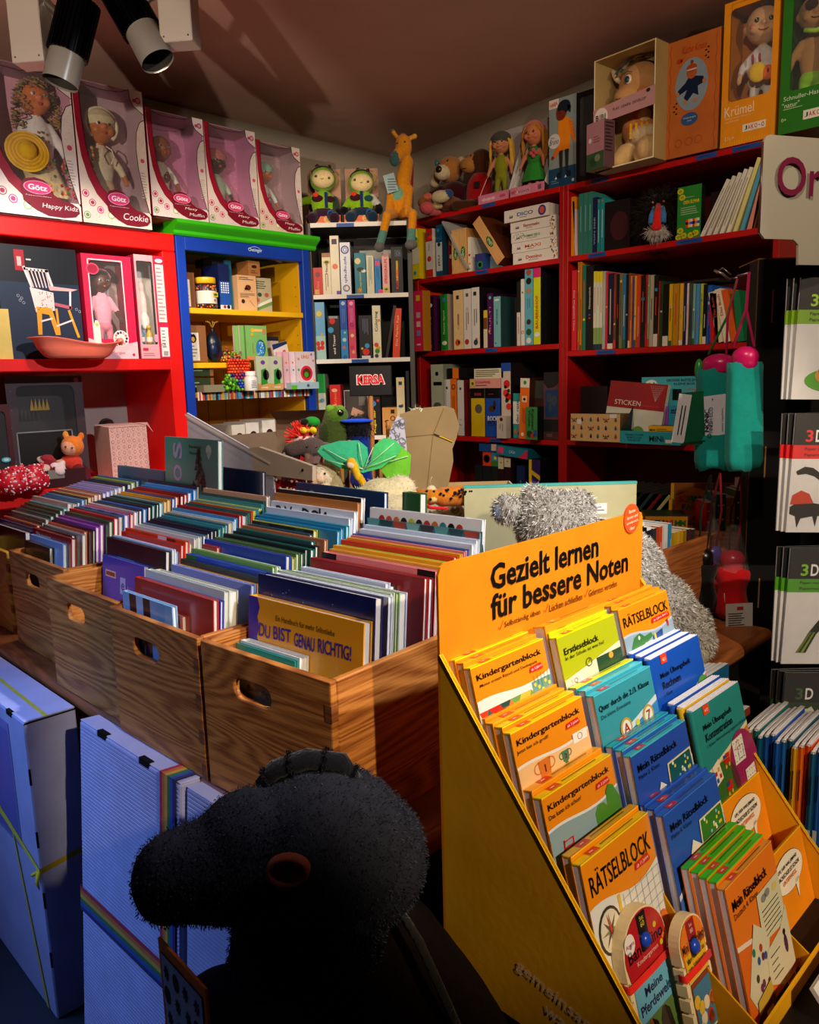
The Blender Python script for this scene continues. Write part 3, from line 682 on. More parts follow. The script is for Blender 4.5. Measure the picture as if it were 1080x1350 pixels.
for i,c in enumerate(RB):
 z=-.345-i*.0085;m.add([(0,-.003,z),(.385,-.003,z+.008),(.385,-.003,z-.0005),(0,-.003,z-.0085)],[(0,1,2,3)],c);m.box((-.0018,-.003,z-.0085),(-.0005,.041,z),c)
m.obj('rainbow_strap',CLOTH,b)
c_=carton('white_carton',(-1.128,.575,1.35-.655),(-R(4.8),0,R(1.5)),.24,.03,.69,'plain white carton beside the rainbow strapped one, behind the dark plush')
# ================================================================ yellow counter display of learning pads
DZ=EYE-.79
r=root('display_table',(-.66,.69,0),0,'black low table under the yellow cardboard display','table')
m=MB('0c0a0a');m.cbox((0,0,DZ-.03),(1.2,1.15,DZ),.003);m.obj('tabletop',LACQ,r)
for x,y in((.03,.03),(.03,1.08),(1.12,.03),(1.12,1.08)):
 m=MB('0c0a0a');m.box((x,y,0),(x+.05,y+.05,DZ-.03));m.obj('leg',LACQ,r)
OR='f29a14';YL='f0ac10'
disp=root('counter_display',(-.65,.685,DZ),R(90),'yellow cardboard counter display with a slogan banner and stepped rows of pads','display')
DW=.498;YZ=Matrix(((0,0,1,0),(1,0,0,0),(0,1,0,0),(0,0,0,1)))  # outline (depth, height) extruded along the width
H=.563
m=MB('ee8c10');out=[(0,0),(DW,0),(DW,H-.012),(DW-.004,H-.003),(DW-.012,H),(.014,H),(.005,H-.004),(0,H-.014)]
XZ=Matrix(((1,0,0,0),(0,0,1,0),(0,1,0,0),(0,0,0,1)))
m.prism(out,0,.004,'ee8c10',XZ)
bn=m.obj('back_panel',CARD,disp)
fr=front(-.0004);m=MB()
m.text(fr,'Gezielt lernen',.100,H-.036,.036,'0c0a08',w=.262,al='l',bold=.024)
m.text(fr,'für bessere Noten',.100,H-.077,.036,'0c0a08',w=.352,al='l',bold=.024)
for x,s,wd in((.128,'Selbständig üben',.082),(.232,'Lücken schließen',.086),(.336,'Gelerntes vertiefen',.082)):
 m.text(fr,s,x,H-.108,.0105,'5a2a0a',w=wd,al='l',bold=.005)
 m.line(fr,[(x-.013,H-.107),(x-.009,H-.111),(x-.002,H-.100)],.0012,'e0501a',2)
m.obj('black_lettering',PAPER,bn)
m=MB('d8501c');m.cyl((DW-.038,-.002,H-.008),(DW-.038,.001,H-.008),.024,n=28,col='e0581e')
f2=front(-.0021)
for i,s in enumerate(('Besser','lernen und','spielerisch','üben')):m.text(f2,s,DW-.038,H+.005-i*.0095,.0058,'fbe0b0',w=(.022,.034,.036,.015)[i],bold=.01,rot=4)
m.obj('round_badge',PAPER,bn)
def dprof(off=0):return[(0,0),(0,.448-off),(-.287,.093-off*.6),(-.352,.022),(-.352,0)]
for k,lx in enumerate((0,DW-.004)):
 m=MB(YL);m.prism([(-a,b)if False else(a,b)for a,b in dprof()],lx,lx+.004,YL,YZ)
 for(a0,b0),(a1,b1)in zip(dprof()[1:],dprof()[2:4]):  # brighter folded edge
  m.add([(lx-.0012,a0,b0),(lx+.0052,a0,b0),(lx+.0052,a1,b1),(lx-.0012,a1,b1)],[(0,1,2,3)],'ffc81c')
 s=m.obj('side_panel',CARD,disp)
 if k==0:
  fs=face_frame((lx-.0003,0,0),(0,-1,0),(0,0,1));p=MB()
  p.text(fs,'gemeinsam',.175,.068,.020,'e8e0d0',w=.115,rot=-12,bold=.0);p.text(fs,'wachsen',.205,.038,.018,'e8e0d0',w=.09,rot=-12)
  p.obj('white_lettering',PAPER,s)
for lx in(.166,.330):
 m=MB('d8960c');m.prism(dprof(.05),lx,lx+.0025,'d8960c',YZ);m.obj('divider',CARD,disp)
for k in range(5):
 z=.238-.066*k;y0=-.088-.052*k
 if z<.004:z=.004
 m=MB('c8860c');m.box((.004,y0+.0,z-.003),(DW-.004,y0+.085,z));m.obj('tier_shelf',CARD,disp)
m=MB('f4b014');m.box((.004,-.352,0),(DW-.004,-.349,.028));m.obj('front_lip',CARD,disp)

SW=math.sin(R(14));CWs=math.cos(R(14))
def pad(xt,y0,zt,wd,t,h,cover,top,label,art=None,tagc='e03a1c',tl='',yaw=0,pages='dcdcf4',name='puzzle_pad',group='learning pads in the yellow display',lean=14,artk=.80):
 """block glued along its top edge; xt, zt: world X and lens-relative height of the front top edge, y0: left end"""
 S,C=math.sin(R(lean)),math.cos(R(lean))
 loc=(xt+h*S,y0,EYE+zt-h*C)
 o=MB(cover);o.box((0,0,0),(wd,.0012,h),cover);o.box((0,t-.0012,0),(wd,t,h),cover)
 o.box((0,-.0003,h-.0018),(wd,t,h),top);fr=front(-.0004)
 if art:art(o,fr@Matrix.Translation((0,h,0))@Matrix.Diagonal((1,artk,1,1))@Matrix.Translation((0,-h,0)),wd,h)
 tf=face_frame((0,0,h+.0002),(1,0,0),(0,1,0))
 o.rect(tf,wd*.16,.0015,wd*.30,t-.0015,tagc,1);o.bars(tf,wd*.19,t*.3,wd*.27,t*.7,1,'f8e8d8',random.Random(1),2)
 if tl:o.text(tf,tl,wd*.34,t*.5,t*.5,'2a1c08',w=wd*.5,al='l')
 else:o.bars(tf,wd*.34,t*.3,wd*.85,t*.7,1,'5a4410',random.Random(2),2)
 b=o.obj(name,GLOSS,None,loc,(-R(lean),0,R(90+yaw)));tag(b,label,'notepad',group)
 p=MB(pages);p.box((.0006,.0012,0),(wd-.0006,t-.0012,h-.0018))
 p.obj('page_block',PAPER,b)
 return b
def wave(o,fr,w,h,top=.062,amp=.006,c='e8ece4',fill=None):
 pts=[(w*i/12,h-top+amp*math.sin(1.2+i*.42)+.0006*i)for i in range(13)]
 o.pol(fr,[(0,0),(w,0)]+[(x,y)for x,y in pts[::-1]],c,1)
 if fill:o.pol(fr,[(0,0),(w,0)]+[(x,y-.004)for x,y in pts[::-1]],fill,2)
def badge(o,fr,x,y,s,w=.030):
 o.pol(fr,[(x-w/2,y-.004),(x-w/2+.002,y+.0045),(x+w/2-.004,y+.006),(x+w/2,y-.003),(x+w/2-.003,y-.005)],'d8281c',3);o.text(fr,s,x,y,.0058,'ffe8d8',w=w*.78,lvl=4,rot=3)
def a_tri(o,fr,w,h):
 o.text(fr,'Kindergartenblock',w*.49,h-.020,.0125,'140c06',w=w*.88,bold=.014)
 o.text(fr,'Meine ersten Rätsel und Denkspiele',w*.46,h-.033,.0062,'2a1c0c',w=w*.78,bold=.005);badge(o,fr,w*.82,h-.042,'ab 3 Jahre')
 wave(o,fr,w,h,.060,.006,'ece4d4')
 cs=['d83a1c','2a5a54','e8b83a','c8281c','4a8a3c','e87a2a','1c4a44','e0d060','b83c1c','6a9a4a'];s=.022
 for j in range(4):
  for i in range(6):
   x=-.004+i*s+(j%2)*s/2;y=h-.072-j*s*.86
   if x+s>w*.72:continue
   o.pol(fr,[(max(0,x),y),(x+s,y),(x+s/2,y-s*.86)],cs[(i*3+j*5)%10],2);o.pol(fr,[(x+s/2,y-s*.86),(x+s*1.5,y-s*.86),(x+s,y)],cs[(i*7+j*2+1)%10],2)
 o.rect(fr,w*.72,0,w,h-.062,'6a9a8a',2)
 for i in range(5):o.line(fr,[(w*(.76+.05*i),h-.052),(w*(.76+.05*i),h-.066-.006*(i%3))],.0006,'40382c',3);o.disc(fr,w*(.76+.05*i),h-.068-.006*(i%3),.0028,.0034,'e8d040',3)
def a_cups(o,fr,w,h):
 o.text(fr,'Kindergartenblock',w*.49,h-.020,.0125,'140c06',w=w*.88,bold=.014);o.text(fr,'Jetzt bin ich groß!',w*.24,h-.033,.0068,'2a1c0c',w=w*.42,bold=.005);badge(o,fr,w*.80,h-.034,'ab 3 Jahre',.032)
 wave(o,fr,w,h,.058,.005,'e8e4d8','f0c080')
 for x,s,c in((.33,1.0,'d8742a'),(.62,.62,'4a7a5a')):
  x*=w;y=h-.075;o.pol(fr,[(x-.013*s,y+.014*s),(x+.013*s,y+.014*s),(x+.010*s,y-.012*s),(x,y-.018*s),(x-.010*s,y-.012*s)],c,3)
  o.arc(fr,x-.013*s,y+.004*s,.008*s,.0018,c,3,60,300,10);o.arc(fr,x+.013*s,y+.004*s,.008*s,.0018,c,3,-120,120,10);o.rect(fr,x-.003,y-.03*s,x+.003,y-.015*s,c,3);o.text(fr,'1' if s==1 else '2',x,y,.012*s,'5a2408',lvl=4,bold=.02)
 o.rect(fr,w*.76,h-.066,w*.97,h-.050,'f4ecd8',3);o.arc(fr,w*.86,h-.058,.005,.0007,'6a4a2a',4)
 o.disc(fr,w*.12,h-.105,.012,.012,'c85a2a',3)
def a_dino(o,fr,w,h):
 o.text(fr,'Kindergartenblock',w*.49,h-.020,.0125,'140c06',w=w*.88,bold=.014);o.text(fr,'Das kann ich schon!',w*.26,h-.033,.0068,'2a1c0c',w=w*.44,bold=.005);badge(o,fr,w*.80,h-.034,'ab 3 Jahre',.032)
 wave(o,fr,w,h,.055,.006,'e4e8e4','8aa8b0')
 o.pol(fr,[(w*.62,0),(w*.62,h-.07),(w*.68,h-.060),(w*.76,h-.062),(w*.80,h-.07),(w*.82,h-.048),(w*.87,h-.040),(w*.93,h-.045),(w,h-.07),(w,0)],'4a8a2c',3)
 for i in range(3):o.line(fr,[(w*.08+.012*0,0),(w*.16,h-.075)],.003,'c82a20',3)
 o.line(fr,[(w*.22,0),(w*.28,h-.078)],.003,'c82a20',3)
 for i in range(9):o.line(fr,[(w*(.10+.008*i),h-.15+.009*i),(w*(.235+.006*i),h-.15+.009*i)],.002,'c82a20',3)
def a_erst(o,fr,w,h):
 o.text(fr,'Erstleseblock',w*.36,h-.028,.0115,'14100a',w=w*.58,bold=.014);o.text(fr,'In der Schule ist was los!',w*.40,h-.040,.0062,'2a240c',w=w*.66,bold=.005)
 o.pol(fr,[(0,0),(w,0),(w,h-.050),(w*.4,h-.066),(0,h-.075)],'e8e0b8');o.rect(fr,w*.55,0,w,h-.062,'2a4a2c',2);o.disc(fr,w*.80,h-.068,.006,.006,'e0a030',3);o.arc(fr,w*.42,h-.062,.007,.0015,'4a3a28',3);o.line(fr,[(w*.42,h-.062),(w*.44,h-.058)],.001,'4a3a28',3)
 o.pol(fr,[(w*.1,h-.09),(w*.1,h-.075),(w*.2,h-.07),(w*.3,h-.075),(w*.3,h-.09)],'f0e8c8',3);o.text(fr,'Q',w*.16,h-.082,.01,'c84a20',lvl=4)
def a_quer(o,fr,w,h):
 o.text(fr,'Quer durch die 2./3. Klasse',w*.48,h-.026,.0115,'0c1014',w=w*.88,bold=.014);o.text(fr,'Das kleine Einmaleins',w*.30,h-.040,.0065,'14242a',w=w*.50)
 o.pol(fr,[(0,0),(w,0),(w,h-.052),(w*.5,h-.075),(0,h-.10)],'d8e4e8');o.pol(fr,[(0,0),(w,0),(w,h-.062),(w*.5,h-.085),(0,h-.11)],'3a8ac8',2)
 for x,s in((.40,'A'),(.80,'7')):o.disc(fr,w*x,h-.078,.015,.018,'c8a03a',3);o.disc(fr,w*x,h-.078,.011,.014,'e8ecd8',4);o.text(fr,s,w*x,h-.078,.017,'b8281c',lvl=5,bold=.02)
 o.disc(fr,w*.60,h-.080,.005,.006,'d8d83a',3)
def a_raetsel(cls,col2,sheet):
 def a(o,fr,w,h):
  o.text(fr,'Mein Rätselblock',w*.42,h-.026,.0125,'0a0c1c',w=w*.70,bold=.014);o.text(fr,cls,w*.24,h-.040,.0072,'101838',w=w*.36)
  o.pol(fr,[(0,0),(w,0),(w,h-.060),(w*.5,h-.09),(0,h-.13)],'d8dce8');o.pol(fr,[(0,0),(w,0),(w,h-.068),(w*.5,h-.098),(0,h-.138)],col2,2)
  o.pol(fr,[(w*.52,h-.088),(w*.54,h-.048),(w*.98,h-.046),(w*.99,h-.088)],'e4dcb8',3);o.pol(fr,[(w*.54,h-.086),(w*.56,h-.051),(w*.96,h-.049),(w*.97,h-.086)],sheet,4)
  rng=random.Random(5)
  for i in range(12):o.disc(fr,w*rng.uniform(.58,.94),h-rng.uniform(.053,.083),.0025,.003,rng.choice(['e8f0e0','e0d050','e8f0e0','8ac0e0']),5)
  o.pol(fr,[(w*.14,h-.13),(w*.38,h-.068),(w*.55,h-.090),(w*.40,h-.145)],'ece8d0',3)
  for i in range(5):o.line(fr,[(w*(.24+.02*i),h-.105-.006*i),(w*(.42+.01*i),h-.090-.009*i)],.0008,'7a7a90',4)
 return a
def a_deutsch(o,fr,w,h):
 o.text(fr,'Mein Rätselblock',w*.42,h-.026,.0125,'14080a',w=w*.72,bold=.014);o.text(fr,'Deutsch 4. Klasse',w*.30,h-.039,.0072,'2a120a',w=w*.48)
 o.pol(fr,[(0,0),(w,0),(w,h-.10),(0,h-.072)],'ecd8c0');o.pol(fr,[(0,0),(w,0),(w,h-.105),(0,h-.078)],'e06a1c',2)
 o.pol(fr,[(w*.46,h-.10),(w*.50,h-.042),(w*.98,h-.040),(w*.97,h-.105)],'d8d2ac',3)
 for i in range(6):o.line(fr,[(w*.54,h-.066-i*.006),(w*.90,h-.064-i*.006)],.0012,'3a3a30',4)
 for x,y in((.62,.052),(.70,.050),(.86,.052)):o.disc(fr,w*x,h-y,.008,.005,'8a8a88' if x<.8 else 'd8c870',4)
 o.pol(fr,[(w*.04,h-.135),(w*.34,h-.066),(w*.60,h-.095),(w*.40,h-.150),(w*.16,h-.165)],'d8d2b0',4)
 rng=random.Random(9)
 for i in range(9):o.disc(fr,w*rng.uniform(.18,.46),h-rng.uniform(.09,.145),.0042,.005,rng.choice(['6a2a5a','2a5a9a','3a3a30','b8402a','2a7a5a']),5)
 o.pol(fr,[(w*.42,h-.150),(w*.48,h-.112),(w*.80,h-.105),(w*.99,h-.085),(w*.98,h-.160),(w*.7,h-.170)],'d8d2b0',5)
 for i in range(4):o.bars(fr,w*.52,h-.125-i*.009,w*.74,h-.121-i*.009,1,'4a4a40',rng,6)
 o.disc(fr,w*.86,h-.128,.005,.012,'3a1c4a',6);o.disc(fr,w*.86,h-.113,.004,.004,'2a1a14',6)
 o.pol(fr,[(w*.10,h-.192),(w*.14,h-.150),(w*.44,h-.142),(w*.50,h-.186)],'5a2c14',6);o.pol(fr,[(w*.12,h-.166),(w*.15,h-.150),(w*.44,h-.143),(w*.46,h-.158)],'c8a83a',7);o.rect(fr,w*.26,h-.186,w*.40,h-.170,'e0d4a8',7)
 o.rect(fr,w*.74,h-.185,w*.93,h-.166,'f0a84a',6);o.bars(fr,w*.76,h-.183,w*.91,h-.168,2,'6a2a08',rng,7)
def a_elf(o,fr,w,h):
 o.text(fr,'RÄTSELBLOCK',w*.50,h-.030,.030,'0c0a06',w=w*.88,bold=.004);badge(o,fr,w*.78,h-.051,'ab 11 Jahre',.036)
 wave(o,fr,w,h,.066,.010,'e4e4dc');o.rect(fr,w*.36,h-.16,w*.40,h-.064,'e0b83a',2)
 for i in range(7):o.line(fr,[(w*.42,h-.075-i*.012),(w,h-.068-i*.012)],.0006,'8a8a90',3);o.line(fr,[(w*(.44+.09*i),h-.15),(w*(.44+.09*i),h-.068)],.0006,'8a8a90',3)
 o.disc(fr,w*.20,h-.095,.024,.029,'3a3228',3,20);o.disc(fr,w*.20,h-.095,.0205,.0255,'e0d8c0',4,20)
 for k in range(8):a=k*math.pi/4;o.pol(fr,[(w*.20+.018*math.cos(a),h-.095+.022*math.sin(a)),(w*.20+.003*math.cos(a+1.6),h-.095+.003*math.sin(a+1.6)),(w*.20+.003*math.cos(a-1.6),h-.095+.003*math.sin(a-1.6))],'5a4a38' if k%2 else '8a7a5a',5)
 o.pol(fr,[(w*.17,h-.072),(w*.215,h-.095),(w*.19,h-.098)],'c8281c',6);o.disc(fr,w*.92,h-.145,.012,.02,'e8742a',4)
def a_croc(o,fr,w,h):
 o.text(fr,'RÄTSELBLOCK',w*.50,h-.026,.024,'0c0a06',w=w*.9,bold=.004);badge(o,fr,w*.76,h-.046,'ab 4 Jahre, Band 2',.058);wave(o,fr,w,h,.060,.008,'b8c4cc','90a8b4')
 o.pol(fr,[(w*.08,h-.11),(w*.10,h-.08),(w*.18,h-.062),(w*.30,h-.058),(w*.38,h-.068),(w*.52,h-.066),(w*.54,h-.074),(w*.40,h-.082),(w*.50,h-.088),(w*.36,h-.092),(w*.34,h-.12)],'3a7a3a',3);o.disc(fr,w*.27,h-.066,.003,.004,'f0f0d0',4)
 for i in range(4):o.pol(fr,[(w*(.36+.04*i),h-.081),(w*(.38+.04*i),h-.087),(w*(.40+.04*i),h-.080)],'f0e8d8',4)
 o.pol(fr,[(w*.52,h-.09),(w*.54,h-.074),(w*.75,h-.068),(w*.73,h-.09)],'2a4a8a',4);o.rect(fr,w*.56,h-.09,w*.60,h-.07,'e0c030',5);o.disc(fr,w*.88,h-.062,.003,.008,'c8302a',4);o.rect(fr,w*.3,0,w,h-.09,'2a4a2c',3)
def a_heft(t1,t2,sub,num,k):
 def a(o,fr,w,h):
  o.rect(fr,w*.17,h-.014,w*.29,h,'e8481c',2);o.text(fr,num,w*.23,h-.008,.005,'ffe8d8',lvl=3)
  o.text(fr,t1,w*.42,h-.030,.0125,'080c14',w=w*.62,bold=.014);o.text(fr,t2,w*.12,h-.045,.0115,'080c14',w=w*(.36 if k==0 else .58),al='l',bold=.014);o.text(fr,sub,w*.12,h-.058,.006,'101c28',w=w*(.16 if k==0 else .86),al='l')
  if k==0:
   o.pol(fr,[(0,0),(w,0),(w,h-.058),(w*.5,h-.083),(0,h-.098)],'e8dcd8');o.pol(fr,[(0,0),(w,0),(w,h-.062),(w*.5,h-.087),(0,h-.102)],'d83a6a',2)
   o.pol(fr,[(w*.15,0),(w*.15,h-.10),(w*.3,h-.085),(w*.5,h-.088),(w*.6,0)],'6a9a2a',3);o.pol(fr,[(w*.55,h-.1),(w*.64,h-.072),(w*.78,h-.085)],'c8301c',4);o.disc(fr,w*.9,h-.075,.018,.014,'5aa04a',3)
   for x in(.36,.46):o.line(fr,[(w*x,h-.10),(w*x,h-.078)],.003,'d88a2a',4);o.line(fr,[(w*(x-.03),h-.078),(w*x,h-.088),(w*(x+.03),h-.076)],.002,'d88a2a',4)
  else:
   o.pol(fr,[(0,0),(w,0),(w,h-.060),(w*.5,h-.078),(0,h-.092)],'e0d8b0');o.pol(fr,[(0,0),(w,0),(w,h-.066),(w*.5,h-.084),(0,h-.098)],'d8842a',2)
   o.disc(fr,w*.32,h-.135,w*.30,.045,'3a6a2a',3,24);o.disc(fr,w*.78,h-.115,w*.30,.050,'9a2458',3,24);o.rect(fr,0,0,w,h-.15,'3a6a2a',3)
   o.pol(fr,[(w*.14,h-.118),(w*.12,h-.088),(w*.26,h-.082),(w*.30,h-.112)],'e8e0c0',4)
   for x,y,c in((.17,.10,'c82a20'),(.23,.096,'e0a02a'),(.18,.11,'2a4a9a'),(.25,.106,'c82a20')):o.rect(fr,w*x-.003,h-y-.003,w*x+.003,h-y+.003,c,5)
   for x,y in((.42,.090),(.38,.128)):
    o.rect(fr,w*x-.008,h-y-.007,w*x+.010,h-y,'c8281c',5);o.rect(fr,w*x-.008,h-y+.001,w*x-.002,h-y+.006,'2a4aa0',5);o.rect(fr,w*x,h-y+.001,w*x+.010,h-y+.007,'c8281c',5);o.disc(fr,w*x-.005,h-y-.011,.003,.003,'e0a030',5);o.disc(fr,w*x+.006,h-y-.010,.003,.003,'e0a030',5)
   for cx,cy,s in((.70,.092,1),(.86,.142,.9)):
    X,Y=w*cx,h-cy;s*=.018;o.pol(fr,[(X-s,Y-s),(X-s,Y+s),(X+s,Y+s*1.1),(X+s,Y-s)],'e8e4d4',5)
    for i in range(4):
     for j in range(4):o.disc(fr,X+s*(-.75+.5*i),Y+s*(-.75+.5*j),.0011,.0011,'3a3a3a',6,6)
    if s>.017:o.line(fr,[(X-s*.6,Y+s*.2),(X,Y+s*.9),(X+s*.3,Y),(X-s*.6,Y+s*.2)],.0008,'c8302a',6);o.line(fr,[(X-.2*s,Y-.7*s),(X+.7*s,Y-.7*s),(X+.7*s,Y+.3*s),(X-.2*s,Y+.3*s),(X-.2*s,Y-.7*s)],.0008,'2a4a8a',6)
   o.rect(fr,w*.42,h-.175,w*.52,h-.160,'e0a03a',4)
 return a
def stack(n,art,x_front,y0,zt,wd,t,h,cov,tops,lab,x_back=None,others=None,**k):
 """pads one behind the other in one slot; the front one carries the label's title"""
 sp=t*1.04
 for i in range(n):
  x=x_front-i*(sp/CWs);zz=zt+(.002 if i else 0)+.0012*i
  c=cov if i==0 or not others else others
  tp=tops[i%len(tops)]
  pad(x,y0+(.0015 if i%2 else 0),zz,wd,t,h,c,tp,lab if i==0 else f'{cname(tp)}-topped pad {["", "directly behind", "second behind", "third behind", "fourth behind"][i]} the {lab[:60].split(",")[0]}',art if i==0 else None,**k)
KO='ec8c14';YT='ffe015'
stack(4,a_tri,-.6155,.702,-.356,.152,.0118,.195,KO,[YT,'f8a018',YT,'f8a81c'],'orange kindergarten pad with coloured triangles')
stack(4,a_cups,-.5535,.702,-.4225,.152,.0125,.195,KO,[YT,YT,'f8b01c','f8a01c'],'orange kindergarten pad with two cups')
stack(2,a_dino,-.5080,.702,-.4895,.152,.014,.195,KO,[YT,'f8a81c'],'orange kindergarten pad with a green hedge')
stack(2,a_elf,-.4540,.702,-.5505,.152,.013,.195,KO,[YT,'f8c01c'],'orange puzzle pad with a compass',artk=.95)
stack(2,a_erst,-.599,.862,-.3545,.148,.0125,.195,'b4b818',['f4f010','f4f010'],'olive green reading pad')
stack(3,a_quer,-.5400,.862,-.4220,.150,.0125,.195,'3a9aa4',['50d0e0','50d0e0','f8f020'],'teal times table pad with letter A and figure 7')
stack(3,a_raetsel('Mathe 2. Klasse','3a8ac0','1c5a5c'),-.4840,.862,-.4885,.150,.012,.195,'2a52b4',['48c8dc','3cc0d0','30b0b8'],'blue puzzle pad for maths class two')
stack(3,a_raetsel('Mathe 4. Klasse','3a70b8','3a7a2c'),-.4370,.862,-.5530,.150,.012,.195,'2a56b8',['3c7ae8','346ee0','2e66d8'],'blue puzzle pad for maths class four')
stack(5,a_deutsch,-.3575,.868,-.6205,.142,.0108,.172,'e87a20',['f8a030','40d018','40d018','40d018','40d018'],'orange puzzle pad for German class four',artk=1)
stack(3,a_croc,-.5995,1.022,-.3520,.150,.0118,.195,KO,['f8b020','f89a18','f8a820'],'orange puzzle pad with a green dinosaur')
# the exercise booklets with folded spines
def heft(x_front,y0,zt,cov,n,art,lab,tops):
 for i in range(n):
  t=.011;h=.20;wd=.152;lean=14;x=x_front-i*.0145;z0=zt+.001*i
  loc=(x+h*SW,y0,EYE+z0-h*CWs);o=MB(cov if i==0 else tops[i%len(tops)]);c=cov if i==0 else tops[i%len(tops)]
  o.box((0,0,0),(wd,.0008,h),c);o.box((0,t-.0008,0),(wd,t,h),c);o.cyl((.0,t/2,0),(.0,t/2,h),t/2,n=10,col=c)
  if art and i==0:art(o,front(-.0002),wd,h)
  b=o.obj('exercise_booklet',GLOSS,None,loc,(-R(lean),0,R(90)));tag(b,lab if i==0 else f'white-edged booklet {["", "directly behind", "second behind"][i]} the {lab}','booklet','exercise booklets in the yellow display')
  for q in range(4):
   p=MB('f4f4f8');y=.0012+q*.0024;p.box((0,y,.001),(wd-.002*q,y+.0016,h+.0012+.0006*q));p.obj('sheaf',PAPER,b)
heft(-.545,1.024,-.418,'1a54b8',3,a_heft('Mein Übungsheft','Rechnen','1. Klasse','421',0),'blue arithmetic exercise booklet',['1a54b8','1a4aa8'])
heft(-.478,1.026,-.480,'2a8a84',3,a_heft('Mein Übungsheft','Konzentration','1. Klasse: Wahrnehmung, logisches Denken','440',1),'teal concentration exercise booklet',['1a54b8','e8b81c'])
pad(-.611,1.022,-.418,.150,.010,.195,'f0a81c','ffe015','yellow-topped pad at the back of the blue arithmetic booklets')
pad(-.542,1.022,-.482,.150,.009,.195,'f0a81c','ffe015','yellow-topped pad at the back of the teal concentration booklets')
# blank orange pad lying back behind the olive one
pad(-.618,.862,-.342,.15,.020,.19,'f09818','f4a41c','blank orange pad leaning behind the olive green reading pad',lambda o,fr,w,h:None,tagc='f4a41c')
# the two cards that show in the empty slots
for k,(xt,zt,y0,wd,hh)in enumerate(((-.440,-.617,1.020,.158,.15),(-.376,-.681,1.020,.158,.13))):
 m=MB('f0900e');m.box((0,0,0),(wd,.003,hh),'f0900e');m.box((0,-.0002,hh-.0015),(wd,.0032,hh),'ffc414');fr=front(-.0003)
 cx,cy=wd*.56,hh-.040
 for cc,g,l in(('2a1808',.0008,1),('f4ead0',0,2)):
  m.disc(fr,cx,cy,.052+g,.026+g,cc,l,28);m.pol(fr,[(cx+.016-g,cy-.018),(cx+.030+g,cy-.018),(cx+.020,cy-.046-g)],cc,l)
 for i,s in enumerate(('UPS, HIER WAR JEMAND','NACHSCHUB IST SCHON','UNTERWEGS.')):m.text(fr,s,cx,cy+.011-.0095*i,.0062,'e0701c' if i==2 else '14100c',w=(.070,.078,.05)[i],bold=.02,lvl=4)
 x=xt+hh*SW
 o=m.obj('slot_card',CARD,None,(x,y0,EYE+zt-hh*CWs),(-R(14),0,R(90)))
 tag(o,('upper' if k==0 else 'lower')+' orange card with a speech bubble in an empty display slot','card')

